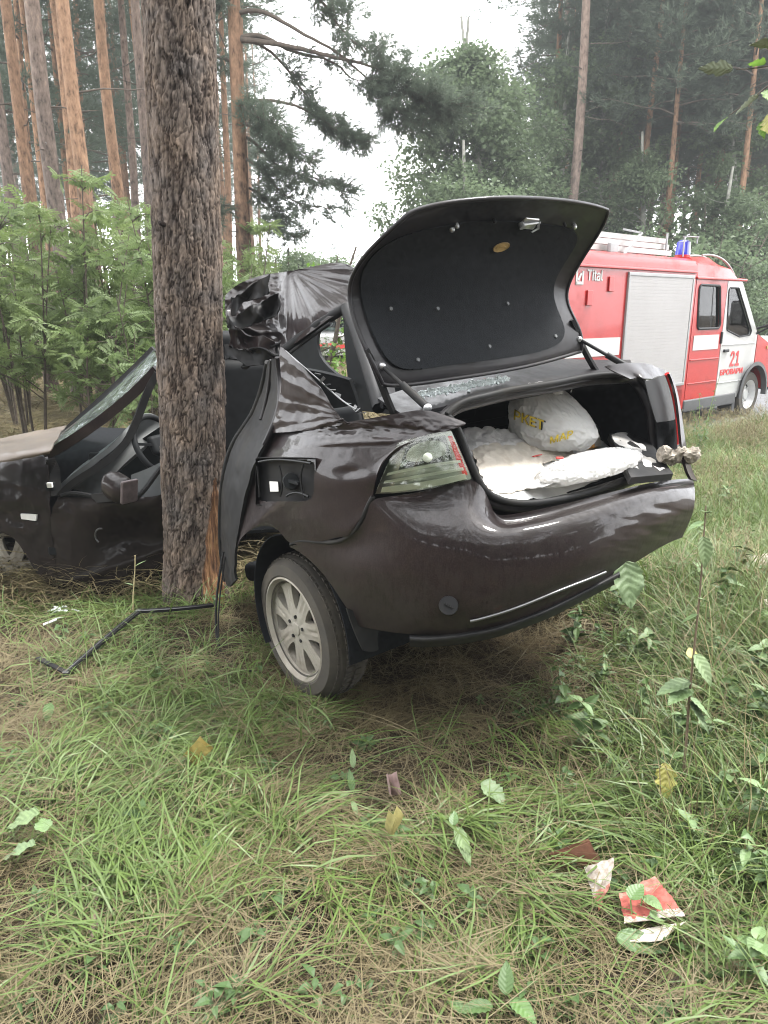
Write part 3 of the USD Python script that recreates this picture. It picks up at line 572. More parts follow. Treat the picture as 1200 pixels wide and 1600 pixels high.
# ---------------------------------------------------------------- the wrecked car
def frame(yaw, pitch, roll, o):
    a, b, c = map(math.radians, (yaw, pitch, roll))
    Rz = np.array([[math.cos(a), -math.sin(a), 0], [math.sin(a), math.cos(a), 0], [0, 0, 1]]); Rx = np.array([[1, 0, 0], [0, math.cos(b), -math.sin(b)], [0, math.sin(b), math.cos(b)]])
    Ry = np.array([[math.cos(c), 0, math.sin(c)], [0, 1, 0], [-math.sin(c), 0, math.cos(c)]])
    return Rz @ Rx @ Ry, np.array(o, float)
REAR = frame(36.3, -14.0, -2.9, (0.413, 3.255, 0.084))       # the back half, tail thrown up; x right, y forward, z up, from under the rear axle
FRONT = frame(76.8, 0.0, 0.0, (-2.10, 5.05, 0.0))            # the front half, bent round the tree
def to_world(F, p): return np.asarray(p, float) @ F[0].T + F[1]
def hit(F, px, py, axis, val):
    "where the sight line through a photograph pixel meets the plane axis = val of a half of the car"
    e = F[0].T @ (EYE - F[1]); d = F[0].T @ ray(px, py); t = (val - e[axis]) / d[axis]
    return to_world(F, e + d * t)
def shell(px, py, s=1.0):
    "where it meets the car's rounded plan outline, scaled by s"
    e = REAR[0].T @ (EYE - REAR[1]); d = REAR[0].T @ ray(px, py); t = np.linspace(1.2, 4.6, 4000)
    p = e + d * t[:, None]; x = np.abs(p[:, 0]) / (0.89 * s); y = np.maximum(-p[:, 1], 0) / (1.02 * s)
    f = x ** 3.2 + y ** 3.2 - 1; k = np.nonzero(f < 0)[0]
    i = k[0] if len(k) else int(np.argmin(f))
    return to_world(REAR, p[i])
BASE = np.array([-0.75, 3.9, 0.0])
car = thing('wrecked_car', 'dark aubergine saloon car crushed sideways round the pine, boot lid standing open', 'car', BASE)
def cpart(name, mesh, mat, smooth=40, parent=None, label=None):
    m = mesh.copy(); m.apply_translation(-BASE); return obj(name, m, mat, parent or car, smooth, label)
paint = usdkit.material(stage, '/World/Looks/aubergine_paint', {
    'g': ('geometry', {}), 'n': ('noise_texture', {'scale': 4.0, 'detail': 9.0, 'roughness': 0.72}), 'mp': ('mapping', {'scale': (9, 9, 2.4)}), 'n2': ('noise_texture', {'scale': 7.0, 'detail': 6.0, 'roughness': 0.7}), 'n3': ('noise_texture', {'scale': 220.0, 'detail': 2.0}),
    'ad': ('math', {'math_type': 'multiply', 'value2': 0.5}), 'a2': ('math', {'math_type': 'multiply_add', 'value2': 0.5}),
    'sx': ('separate_xyz', {}), 'nx': ('separate_xyz', {}), 'nr': ('map_range', {'from_min': 0.15, 'from_max': 0.9, 'to_min': 0.0, 'to_max': 0.08, 'clamp': True}), 'a4': ('math', {'math_type': 'add'}), 'zr': ('map_range', {'from_min': 1.05, 'from_max': 0.3, 'to_min': -0.10, 'to_max': 0.10, 'clamp': True}), 'a3': ('math', {'math_type': 'add'}),
    'dr': ('map_range', {'from_min': 0.44, 'from_max': 0.68, 'to_min': 0.0, 'to_max': 0.55, 'clamp': True}),
    'fl': ('rgb_ramp', {'ramp': [(0.4, (0.0060, 0.0040, 0.0040)), (0.7, (0.0125, 0.0082, 0.0082))]}), 'dm': ('mix_color', {'b': (0.019, 0.0155, 0.012)}),
    'rm': ('map_range', {'from_min': 0.0, 'from_max': 0.7, 'to_min': 0.42, 'to_max': 0.80}), 'mm': ('map_range', {'from_min': 0.0, 'from_max': 0.6, 'to_min': 0.15, 'to_max': 0.0, 'clamp': True}), 'cm': ('map_range', {'from_min': 0.0, 'from_max': 0.6, 'to_min': 0.55, 'to_max': 0.10, 'clamp': True}),
    'b': ('bump', {'strength': 0.10, 'distance': 0.004}), 'p': ('principled_bsdf', {'coat_roughness': 0.055, 'specular_ior_level': 0.12})},
    [('g.position', 'n.vector'), ('g.position', 'mp.vector'), ('mp.vector', 'n2.vector'), ('g.position', 'n3.vector'), ('n.fac', 'ad.value1'), ('ad.value', 'a2.value3'), ('n2.fac', 'a2.value1'), ('g.position', 'sx.vector'), ('sx.z', 'zr.value'), ('a2.value', 'a3.value1'), ('zr.result', 'a3.value2'), ('g.normal', 'nx.vector'), ('nx.z', 'nr.value'), ('a3.value', 'a4.value1'), ('nr.result', 'a4.value2'), ('a4.value', 'dr.value'),
     ('n3.fac', 'fl.fac'), ('fl.color', 'dm.a'), ('dr.result', 'dm.fac'), ('dm.result', 'p.base_color'), ('dr.result', 'rm.value'), ('rm.result', 'p.roughness'), ('dr.result', 'mm.value'), ('mm.result', 'p.metallic'), ('dr.result', 'cm.value'), ('cm.result', 'p.coat_weight'), ('n.fac', 'b.height'), ('b.normal', 'p.normal')], surface='p.BSDF')
inner_paint = plain('inner_paint', (0.008, 0.007, 0.008), 0.4, 0.1, coat=0.15, spec=0.25, dust=(0.025, 0.022, 0.02), dust_amt=0.3)
black_trim = plain('black_trim', (0.009, 0.009, 0.0095), 0.5, var=0.3, spec=0.25, dust=(0.035, 0.032, 0.028), dust_amt=0.25)
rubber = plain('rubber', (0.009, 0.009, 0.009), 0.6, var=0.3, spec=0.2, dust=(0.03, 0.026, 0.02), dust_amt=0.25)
tyre_m = plain('tyre_rubber', (0.016, 0.015, 0.014), 0.8, var=0.3, scale=20, dust=(0.060, 0.050, 0.036), dust_amt=0.85, dust_scale=7)
felt = plain('boot_felt', (0.010, 0.011, 0.0125), 0.95, var=0.25, scale=60, bump=0.4, bscale=400, spec=0.1)
felt_lid = plain('lid_felt', (0.0085, 0.0098, 0.0115), 0.9, var=0.15, scale=30, bump=0.3, bscale=350, spec=0.2)
alloy = plain('dusty_alloy', (0.33, 0.31, 0.27), 0.36, metal=0.45, var=0.12, scale=12, dust=(0.15, 0.125, 0.09), dust_amt=0.6, dust_scale=6)
steel = plain('bare_metal', (0.45, 0.45, 0.45), 0.35, metal=0.9, var=0.2)
dash_m = plain('grey_dash_plastic', (0.085, 0.09, 0.09), 0.6, var=0.15)
dark_plastic = plain('dark_cabin_plastic', (0.010, 0.011, 0.012), 0.6, var=0.25, scale=14, spec=0.15)
inner_chrome = plain('dull_chrome', (0.13, 0.13, 0.13), 0.3, metal=0.9, var=0.2)
white_plastic = plain('white_plastic', (0.78, 0.77, 0.74), 0.5, var=0.05)
amber = plain('amber_sticker', (0.30, 0.20, 0.07), 0.5, var=0.25, scale=60)
glass = usdkit.material(stage, '/World/Looks/window_glass', {'f': ('fresnel', {'IOR': 1.5}), 't': ('transparent_bsdf', {'color': (0.86, 0.90, 0.88)}), 'gl': ('glossy_bsdf', {'color': (0.9, 0.9, 0.9), 'roughness': 0.02}), 'm': ('mix_closure', {})}, [('f.fac', 'm.fac'), ('t.BSDF', 'm.closure1'), ('gl.BSDF', 'm.closure2')], surface='m.closure')
crazed = usdkit.material(stage, '/World/Looks/crazed_glass', {
    'g': ('geometry', {}), 'v': ('voronoi_texture', {'feature': 'distance_to_edge', 'scale': 26.0}), 'n': ('noise_texture', {'scale': 9.0, 'detail': 5.0, 'roughness': 0.7}), 'lt': ('map_range', {'from_min': 0.0, 'from_max': 0.07, 'to_min': 0.95, 'to_max': 0.12, 'clamp': True}), 'nr': ('map_range', {'from_min': 0.4, 'from_max': 0.65, 'to_min': 0.1, 'to_max': 1.0, 'clamp': True}), 'mu': ('math', {'math_type': 'multiply'}),
    't': ('transparent_bsdf', {'color': (0.72, 0.80, 0.78)}), 'd': ('principled_bsdf', {'base_color': (0.60, 0.68, 0.67), 'roughness': 0.25}), 'gl': ('glossy_bsdf', {'roughness': 0.03}), 'f': ('fresnel', {'IOR': 1.5}), 'm': ('mix_closure', {}), 'm2': ('mix_closure', {})},
    [('g.position', 'v.vector'), ('v.distance', 'lt.value'), ('g.position', 'n.vector'), ('n.fac', 'nr.value'), ('lt.result', 'mu.value1'), ('nr.result', 'mu.value2'), ('mu.value', 'm.fac'), ('t.BSDF', 'm.closure1'), ('d.BSDF', 'm.closure2'), ('f.fac', 'm2.fac'), ('m.closure', 'm2.closure1'), ('gl.BSDF', 'm2.closure2')], surface='m2.closure')
lamp_refl = plain('lamp_reflector', (0.48, 0.50, 0.46), 0.22, metal=0.9, var=0.1, scale=20)
lamp_bar = plain('lamp_light_bar', (0.50, 0.52, 0.46), 0.25, metal=0.3, var=0.05)
lamp_dark = plain('lamp_bowl', (0.07, 0.078, 0.066), 0.15, metal=0.9, var=0.3, scale=30, bump=0.15, bscale=45)
lamp_red = usdkit.material(stage, '/World/Looks/red_lamp_glass', {'p': ('principled_bsdf', {'base_color': (0.35, 0.02, 0.02), 'roughness': 0.12, 'coat_weight': 1.0})}, [], surface='p.BSDF')
lamp_clear = usdkit.material(stage, '/World/Looks/clear_lamp_glass', {'f': ('fresnel', {'IOR': 1.5}), 't': ('transparent_bsdf', {'color': (0.92, 0.94, 0.89)}), 'gl': ('glossy_bsdf', {'color': (1, 1, 1), 'roughness': 0.03}), 'm': ('mix_closure', {})}, [('f.fac', 'm.fac'), ('t.BSDF', 'm.closure1'), ('gl.BSDF', 'm.closure2')], surface='m.closure')

def G(rows, s):
    "a control grid of points on the car's outline from photograph pixels; s: one value per point, row or grid"
    rows = np.asarray(rows, float); s = np.broadcast_to(np.asarray(s, float), rows.shape[:2])
    return np.array([[shell(*rows[i, j], s[i, j]) for j in range(rows.shape[1])] for i in range(rows.shape[0])])
def GP(rows, F, axis, val):
    rows = np.asarray(rows, float); val = np.broadcast_to(np.asarray(val, float), rows.shape[:2])
    return np.array([[hit(F, *rows[i, j], axis, val[i, j]) for j in range(rows.shape[1])] for i in range(rows.shape[0])])
def face_eye(P):
    "whether the grid's normals look away from the camera"
    a, b = P.shape[0] // 2, P.shape[1] // 2; n = np.cross(P[a, b] - P[a - 1, b], P[a, b + (1 if b + 1 < P.shape[1] else -1)] - P[a, b]) * (1 if b + 1 < P.shape[1] else -1)
    return n @ (EYE - P[a, b]) < 0
def skin(Gr, n=40, m=60, thick=0.004, rough=0.0, scale=6.0, seed=0, k=3, extra=None, mask=None):
    P = refine(Gr, n, m, k)
    if rough: P = crumple(P, rough, scale, seed)
    if extra is not None: P = extra(P)
    return sheet(P, thick, flip=face_eye(P), mask=mask)
def pix(P):
    d = P - EYE; z = d @ FWD; return np.stack([600 + FOCAL * (d @ RIGHT) / z, 800 + FOCAL * (d @ DOWN) / z], -1)
def toward(P, amount):
    d = EYE - P; return P + d / np.linalg.norm(d, axis=-1, keepdims=True) * np.asarray(amount)[..., None]
def dent(P, px, py, rad, depth):
    q = pix(P); w = np.exp(-(((q[..., 0] - px) / rad[0]) ** 2 + ((q[..., 1] - py) / rad[1]) ** 2)); return toward(P, -depth * w)
def px_tube(pts, r, n=24, sides=8, F=REAR):
    "a rod through photograph pixels, each with the plane (axis, value) it lies in"
    return tube(curve([hit(F, a, b, ax, v) for a, b, ax, v in pts], n), r, sides)

# --- quarter panel, with the fuel flap torn off
qp = [[(422, 673), (450, 672), (490, 668), (530, 662), (575, 654), (620, 646), (660, 641), (699, 652)],
      [(408, 697), (440, 697), (480, 695), (520, 692), (560, 689), (600, 687), (650, 681), (704, 671)],
      [(395, 730), (428, 730), (465, 731), (500, 732), (535, 732), (565, 730), (590, 725), (611, 706)],
      [(384, 768), (415, 768), (450, 768), (485, 768), (518, 770), (548, 772), (570, 772), (583, 770)],
      [(372, 812), (395, 803), (420, 798), (450, 800), (480, 804), (510, 806), (540, 808), (566, 806)],
      [(364, 892), (371, 853), (386, 832), (410, 822), (435, 829), (456, 849), (500, 846), (546, 838)]]
sq = np.array([0.915, 0.945, 0.985, 0.995, 1.0, 1.0])[:, None] + np.array([-0.05, -0.02, 0, 0, 0, 0, 0, 0])[None]
def quarter_extra(P):
    q = pix(P); g1 = meshkit.fbm(np.stack([q[..., 0] / 26 + q[..., 1] / 60, q[..., 1] / 9 - q[..., 0] / 55, 0 * q[..., 0]], -1), 3, 5) - 0.5
    w = np.exp(-((q[..., 1] - 672) / 16) ** 2) * np.clip((q[..., 0] - 440) / 60, 0, 1)
    P = toward(P, 0.030 * g1 * w)
    P = dent(P, 560, 672, (70, 9), 0.022); P = dent(P, 585, 745, (30, 18), -0.012); P = dent(P, 545, 738, (20, 8), 0.012)
    P = toward(P, 0.010 * np.exp(-(((q[..., 1] - 691 + (q[..., 0] - 560) * 0.05) / 4) ** 2)) * np.clip((q[..., 0] - 470) / 40, 0, 1) * np.clip((630 - q[..., 0]) / 20, 0, 1))
    P = dent(P, 455, 700, (30, 14), -0.012)
    return crumple(P, 0.0022, 9, 3)
P = quarter_extra(refine(G(qp, sq), 110, 170))
q = pix(P); cx, cy = 446, 751
flap = (np.abs((q[..., 0] - cx + (q[..., 1] - cy) * 0.06) / 44) ** 6 + np.abs((q[..., 1] - cy) / 32) ** 6) < 1
quarter = cpart('quarter_panel', sheet(P, 0.004, face_eye(P), mask=~flap), paint, 40)
fl = [[(400, 716), (446, 715), (493, 716)], [(400, 752), (446, 752), (493, 752)], [(400, 788), (446, 788), (493, 788)]]
Pb = refine(G(fl, 0.955), 8, 8); ff = refine(G(fl, 0.99), 8, 8)
rec = [sheet(Pb, 0.002, face_eye(Pb))]
ring = lambda A: np.vstack([A[0], A[1:, -1], A[-1, -2::-1], A[-2:0:-1, 0]])
Ra, Rb = ring(ff), ring(Pb); rec.append(sheet(np.stack([np.vstack([Ra, Ra[:1]]), np.vstack([Rb, Rb[:1]])]), 0.002))
fuel = cpart('fuel_filler_recess', cat(rec), black_trim, False, quarter)
cpart('fuel_cap', cat(tube([shell(455, 752, 0.958), shell(455, 752, 0.985)], [0.034, 0.030], 18), bar(shell(443, 749, 0.99), shell(467, 755, 0.99), 0.012, 0.012)), dark_plastic, 30, quarter)
cpart('sticker', sheet(refine(G([[(421, 752), (434, 753)], [(422, 768), (435, 768)]], 0.968), 3, 3, 1), 0.001, False), white_plastic, False, quarter)
for pts_ in ([(404, 722), (420, 719), (460, 720), (486, 724)], [(436, 728), (440, 745), (438, 775)], [(474, 726), (470, 750), (476, 778)], [(402, 728), (404, 752), (406, 776)], [(448, 775), (465, 770), (482, 776)]):
    cpart('hinge_bracket', tube(curve([shell(a, b, 0.985) for a, b in pts_], 10), 0.0045, 6), black_trim, 40, quarter)
# --- torn-up pillar above it
sp = [[(438, 541), (440, 542), (442, 543), (444, 545)], [(438, 566), (446, 565), (455, 564), (466, 566)], [(439, 600), (456, 596), (475, 592), (494, 597)], [(433, 640), (462, 632), (495, 626), (521, 636)], [(421, 676), (455, 674), (500, 669), (545, 661)]]
def spike_extra(P):
    q = pix(P); d = np.stack([q[..., 0] - 556, q[..., 1] - 650], -1); a = np.arctan2(d[..., 1], d[..., 0])
    w = np.clip((q[..., 1] - 560) / 60, 0, 1); P = toward(P, 0.016 * w * (meshkit.fbm(np.stack([a * 9, 0 * a, 0 * a], -1), 2, 6) - 0.5))
    return crumple(dent(P, 470, 640, (26, 20), 0.018), 0.008, 10, 4)
cpart('torn_pillar', skin(G(sp, [[0.865], [0.875], [0.885], [0.90], [0.915]]), 60, 40, 0.004, extra=spike_extra), paint)
cpart('broken_glass_edge', cat([tube(curve([shell(a, b, s_) for a, b, s_ in ((446, 548, .80), (480, 578, .825), (505, 600, .84), (530, 622, .86), (556, 640, .88))], 14), 0.003, 6)] +
    [xf(trimesh.creation.box((.022, .012, .003)), shell(a + 4, b - 3, .84), rot([a % 3 + .2, 1, b % 5], a * 7)) for a, b in ((492, 588), (500, 596), (508, 604), (516, 612), (524, 620), (540, 634), (550, 640), (556, 645), (562, 648))]), inner_chrome)
# --- bumper
bp = [[(452, 854), (500, 849), (546, 840), (573, 803), (590, 779), (660, 768), (738, 751), (768, 792), (800, 804), (900, 783), (1000, 758), (1083, 748)],
      [(480, 872), (525, 868), (565, 858), (600, 835), (630, 812), (690, 806), (737, 797), (774, 812), (812, 817), (905, 795), (1002, 767), (1085, 760)],
      [(505, 897), (550, 895), (590, 888), (625, 872), (660, 852), (703, 843), (743, 841), (782, 836), (822, 827), (910, 804), (1004, 775), (1086, 773)],
      [(525, 925), (570, 930), (612, 928), (650, 920), (690, 910), (730, 903), (770, 897), (805, 890), (845, 878), (925, 850), (1010, 815), (1084, 795)],
      [(543, 952), (585, 962), (628, 965), (668, 963), (708, 958), (748, 952), (788, 943), (823, 932), (860, 918), (935, 887), (1012, 848), (1076, 818)],
      [(560, 978), (600, 986), (642, 991), (682, 992), (722, 990), (762, 983), (800, 973), (835, 961), (870, 946), (940, 911), (1010, 868), (1066, 840)]]
sb = np.array([[1.0, 1.0, 1.0, 1.0, 1.0, 0.99, 0.965, 0.915, 0.91, 0.91, 0.92, 0.97], [1.0, 1.0, 1.0, 1.01, 1.02, 1.01, 1.0, 0.965, 0.955, 0.955, 0.96, 0.985], [1.0, 1.01, 1.02, 1.03, 1.04, 1.045, 1.045, 1.035, 1.03, 1.025, 1.02, 1.0],
               [1.0, 1.01, 1.02, 1.03, 1.04, 1.045, 1.045, 1.045, 1.045, 1.045, 1.03, 1.0], [.995, 1.0, 1.01, 1.02, 1.02, 1.025, 1.025, 1.025, 1.025, 1.025, 1.0, .97], [.98, .985, .985, .985, .985, .985, .985, .985, .985, .985, .97, .94]])
def bumper_extra(P):
    q = pix(P); w = np.clip((q[..., 0] - 930) / 90, 0, 1) * np.clip((q[..., 1] - 770) / 30, 0, 1)
    r_ = meshkit.fbm(np.stack([q[..., 0] / 40 + q[..., 1] / 22, q[..., 1] / 14 - q[..., 0] / 50, 0 * q[..., 0]], -1), 3, 15) - 0.5
    P = toward(P, 0.03 * r_ * w); return crumple(P, 0.0008, 5, 2)
bumper = cpart('rear_bumper', skin(G(bp, sb), 70, 160, 0.006, extra=bumper_extra), paint, 50)
lip = [(640, 992), (700, 991), (762, 981), (800, 970), (835, 957), (870, 942), (940, 906), (965, 893)]
cpart('bumper_lip', sheet(refine(np.stack([[shell(a, b, 0.985) for a, b in lip], [shell(a, b + 8, 1.0) for a, b in lip], [shell(a, b + 18, 0.96) for a, b in lip]]), 8, 40), 0.004, False), black_trim, 60, bumper)
bs = [(735, 971), (780, 959), (820, 945), (864, 927), (910, 909), (946, 894)]
cpart('bumper_moulding', tube(curve([shell(a, b, 1.018) for a, b in bs], 24), 0.0055, 8), inner_chrome, 60, bumper)
cpart('towing_eye_cover', tube([shell(701, 946, 1.024), shell(701, 946, 1.046)], [0.032, 0.030], 24), black_trim, 30, bumper)
cpart('cover_slot', bar(shell(694, 943, 1.048), shell(708, 950, 1.048), 0.008, 0.004), rubber, False, bumper)
cpart('panel_gap_seal', tube(curve([shell(a, b, 0.992) for a, b in ((455, 851), (500, 847), (545, 838), (562, 818), (573, 795), (583, 776))], 24), 0.009, 6), rubber, 60)
# --- left tail lamp
lc = np.array([[(622, 691), (664, 680), (705, 673)], [(602, 733), (664, 718), (722, 711)], [(586, 772), (664, 765), (737, 748)]], float)
lamp = cpart('tail_lamp', skin(G(lc, 0.935), 16, 16, 0.004), lamp_refl, 60)
def lq(u, v): return refine(np.dstack([lc, 0 * lc[..., :1]]), 41, 41)[int(round(v * 40)), int(round(u * 40)), :2]
for a, b, s_ in ((0.60, 0.66, 0.985), (0.74, 0.79, 0.985), (0.88, 0.97, 0.985)):
    rows = [[lq(u, a) for u in np.linspace(0.06, 0.95, 5)], [lq(u, b) for u in np.linspace(0.06, 0.95, 5)]]
    cpart('light_bar', skin(G(rows, s_), 4, 14, 0.010, k=1), lamp_bar, False, lamp)
cpart('bulb_bowl', skin(G([[lq(.22, .10), lq(.5, .09), lq(.86, .08)], [lq(.20, .33), lq(.5, .33), lq(.86, .33)], [lq(.18, .58), lq(.5, .58), lq(.86, .58)]], [[.955, .945, .955], [.94, .915, .94], [.955, .945, .955]]), 14, 20, .003), lamp_dark, 60, lamp)
cpart('bulb', xf(trimesh.creation.icosphere(2, .016), shell(668, 715, .95)), white_plastic, True, lamp)
cpart('red_reflector', skin(G([[lq(.90, .1), lq(.985, .1)], [lq(.90, .5), lq(.985, .5)], [lq(.92, .9), lq(.985, .9)]], 0.972), 6, 4, 0.004, k=1), lamp_red, False, lamp)
cpart('lens', skin(G(lc, [[0.965], [0.992], [1.0]]), 18, 18, 0.003), lamp_clear, 60, lamp)
# --- right rear corner: empty lamp housing
cpart('lamp_housing', skin(G([[(1008, 596), (1026, 590), (1044, 584)], [(1016, 628), (1034, 624), (1052, 618)], [(1026, 660), (1041, 658), (1057, 655)]], 0.95), 10, 10, 0.004), black_trim, 60)
cpart('housing_hole', skin(G([[(1026, 660), (1058, 656)], [(1029, 708), (1060, 702)]], 0.90), 4, 4, 0.004, k=1), felt, False)
cpart('lamp_housing', skin(G([[(1056, 655), (1063, 658)], [(1058, 705), (1066, 705)]], 0.955), 4, 4, 0.006, k=1), inner_paint, False)
cpart('tail_lamp', tube(curve([shell(a, b, 0.975) for a, b in ((1042, 584), (1050, 606), (1056, 632), (1060, 662), (1062, 695))], 16), [0.010] * 16, 8), lamp_red, 60, None, 'sliver of the right tail lamp, red lens edge only')
qr = [[(945, 572), (985, 566), (1018, 570), (1040, 580)], [(985, 592), (1000, 590), (1012, 592), (1044, 585)]]
cpart('quarter_panel', skin(G(qr, [[0.86, 0.88, 0.90, 0.93], [0.90, 0.91, 0.925, 0.94]]), 10, 24, 0.006, rough=0.01), paint, 40, None, 'dark right rear shoulder beside the boot opening')
cpart('quarter_panel', skin(G([[(1046, 584), (1060, 640), (1066, 700), (1080, 748)], [(1049, 584), (1064, 640), (1073, 700), (1090, 752)]], 0.99), 6, 24, 0.01), paint, 40, None, 'right rear corner skin seen edge on')
# --- boot opening: seal, well
seal_px = [(699, 650, .905), (714, 668, .905), (727, 700, .90), (741, 735, .90), (760, 768, .90), (790, 783, .895), (850, 784, .89), (930, 766, .89), (1000, 742, .89), (1030, 724, .89), (1031, 695, .87), (1027, 655, .86), (1020, 622, .86), (1006, 597, .85), (985, 584, .84)]
top_px = [(985, 584), (937, 586), (863, 599), (800, 609), (753, 620), (720, 630), (699, 648)]
seal_pts = [shell(*p) for p in seal_px]
A0, A1 = seal_pts[-1], seal_pts[0]
top_pts = [A0 + (A1 - A0) * k for k in np.linspace(0, 1, 7)]
top_pts = [hit(REAR, a, b, 1, (REAR[0].T @ (tp - REAR[1]))[1]) for (a, b), tp in zip(top_px, top_pts)]
loop = curve(seal_pts + top_pts[1:], 120)
seal = cpart('boot_seal', tube(loop, 0.012, 8), rubber, 60)
cpart('boot_frame', tube(loop + (REAR[0] @ np.array([0, 0.03, -0.012])), 0.022, 8), inner_paint, 60)
def inner(loop, y):   # the well: the opening's edge carried forward into the car
    c = (loop - REAR[1]) @ REAR[0]; c = c.copy(); c[:, 1] = y; m = c[:, [0, 2]].mean(0); c[:, 0] = m[0] + (c[:, 0] - m[0]) * 1.03; c[:, 2] = m[1] + (c[:, 2] - m[1]) * 0.98
    return to_world(REAR, c)
L2 = np.vstack([loop, loop[:1]]); I2 = inner(L2, 0.45); I1 = (L2 * 0.9 + I2 * 0.1) + (REAR[0] @ np.array([0, 0, -0.03])) * (np.linspace(0, 1, len(L2)) > -1)[:, None]
well = sheet(np.stack([L2, I1, (I1 + I2) / 2, I2]), 0.003)
capc = I2.mean(0); nI = len(I2); cap = trimesh.Trimesh(np.vstack([I2, capc]), [[i, (i + 1) % nI, nI] for i in range(nI)], process=False)
cpart('boot_lining', cat(well, cap), felt, False)
# --- boot lid
lid_px = [[(598, 600), (640, 601), (700, 593), (760, 584), (820, 573), (868, 561), (908, 549)],
          [(563, 525), (612, 522), (670, 515), (735, 509), (800, 505), (855, 500), (897, 497)],
          [(546, 455), (592, 440), (655, 431), (720, 426), (790, 428), (845, 436), (887, 451)],
          [(572, 398), (622, 378), (690, 363), (760, 356), (840, 361), (892, 371), (922, 385)],
          [(637, 335), (682, 320), (740, 312), (800, 309), (868, 312), (918, 319), (949, 328)]]
lid_y = np.array([-0.44, -0.43, -0.42, -0.57, -0.74])[:, None] + np.array([0.02, 0, -0.02, -0.03, -0.02, 0, 0.02])[None] * np.array([0, 0.3, 1, 1.4, 1.8])[:, None]
LP = refine(GP(lid_px, REAR, 1, lid_y), 90, 130)
lid = cpart('boot_lid', sheet(toward(LP, -0.045), 0.008, face_eye(LP)), paint, 50)
u, v = np.meshgrid(np.linspace(-1, 1, 90), np.linspace(-1, 1, 130), indexing='ij')
cpart('inner_frame', cat(sheet(LP, 0.006, face_eye(LP)), tube(np.vstack([LP[:, 0], LP[-1, 1:], LP[-2::-1, -1], LP[0, -2::-1]]), 0.008, 8)), inner_paint, 50, lid)
ring_ = np.vstack([LP[:, 0], LP[-1, 1:], LP[-2::-1, -1], LP[0, -2:0:-1]]); ring_ = np.vstack([ring_, ring_[:1]])
cpart('lid_edge', sheet(np.stack([ring_, toward(ring_, -0.05)]), 0.004), paint, False, lid)
tm_ = (np.abs((u + 0.13) / 0.72) ** 6 + np.abs((v + 0.005) / 0.84) ** 7) < 1
LF = refine(GP(lid_px, REAR, 1, lid_y), 300, 420); u, v = np.meshgrid(np.linspace(-1, 1, 300), np.linspace(-1, 1, 420), indexing='ij'); tm_ = (np.abs((u + 0.13) / 0.72) ** 6 + np.abs((v + 0.005) / 0.84) ** 7) < 1
TP = toward(LF, 0.014)
cpart('trim_panel', sheet(TP, 0.012, face_eye(LF), mask=tm_), felt_lid, 40, lid)
def on_lid(px, py, off=0.016):
    d = np.abs(pix(LP) - [px, py]).sum(-1); i = np.unravel_index(np.argmin(d), d.shape); return toward(LP[i], off), LP[i]
def lid_normal(px, py):
    d = np.abs(pix(LP) - [px, py]).sum(-1); i, j = np.unravel_index(np.argmin(d), d.shape); i, j = min(max(i, 1), 88), min(max(j, 1), 128)
    n = np.cross(LP[i + 1, j] - LP[i - 1, j], LP[i, j + 1] - LP[i, j - 1]); n /= np.linalg.norm(n); return n if n @ (EYE - LP[i, j]) > 0 else -n
for a, b, r_ in ((704, 355, .011), (713, 349, .008), (772, 342, .007), (896, 351, .010), (882, 348, .006)):
    n_ = lid_normal(a, b); p_ = on_lid(a, b)[1]; cpart('rubber_stop', tube([p_, p_ + n_ * 0.012, p_ + n_ * 0.018], [r_, r_, r_ * 0.6], 12), steel if r_ > .0075 else black_trim, 40, lid)
for a, b in ((683, 484), (793, 473), (652, 561), (764, 543), (868, 527), (610, 484)):
    n_ = lid_normal(a, b); p_ = on_lid(a, b)[0]; cpart('trim_clip', tube([p_ - n_ * .004, p_ + n_ * .004], [.009, .007], 12), dash_m, 40, lid)
n_ = lid_normal(783, 386); p_ = on_lid(783, 386, 0.018)[0]; e1 = np.cross(n_, [0, 0, 1]); e1 /= np.linalg.norm(e1); e1 = e1 if e1[0] > 0 else -e1; e2 = np.cross(n_, e1); e2 = e2 if e2[2] > 0 else -e2
th = np.linspace(0, 2 * PI, 25); oval = np.stack([p_ + n_ * .002 + (e1 * math.cos(.2) + e2 * math.sin(.2)) * .040 * math.cos(t_) + (e2 * math.cos(.2) - e1 * math.sin(.2)) * .021 * math.sin(t_) for t_ in th])
cpart('oval_emblem_sticker', cat(trimesh.Trimesh(np.vstack([oval, p_ + n_ * .002]), [[i, i + 1, 25] for i in range(24)], process=False), tube(oval, .0025, 5, False), tube(curve([p_ + n_ * .003 - e1 * .028 - e2 * .004, p_ + n_ * .003 + e2 * .006, p_ + n_ * .003 + e1 * .026 + e2 * .002], 8), .003, 5)), amber, False, lid)
n_ = lid_normal(830, 346); p_ = on_lid(826, 347, 0.004)[0]
cpart('lid_lock', cat(xf(rbox((0.085, 0.05, 0.02), 0.006), p_, np.stack([e1, e2, n_], 1)), bar(p_ + n_ * .016 - e1 * .05, p_ + n_ * .016 + e1 * .04 + e2 * .018, .012, .006), bar(p_ + n_ * .02 + e1 * .03 + e2 * .022, p_ + n_ * .02 + e1 * .05 - e2 * .005, .009, .006), bar(p_ + n_ * .02 + e1 * .05 - e2 * .005, p_ + n_ * .02 + e1 * .025 - e2 * .024, .009, .006), tube([p_ + n_ * .01 - e1 * .055, p_ + n_ * .03 - e1 * .055], .012, 10)), steel, 30, lid)
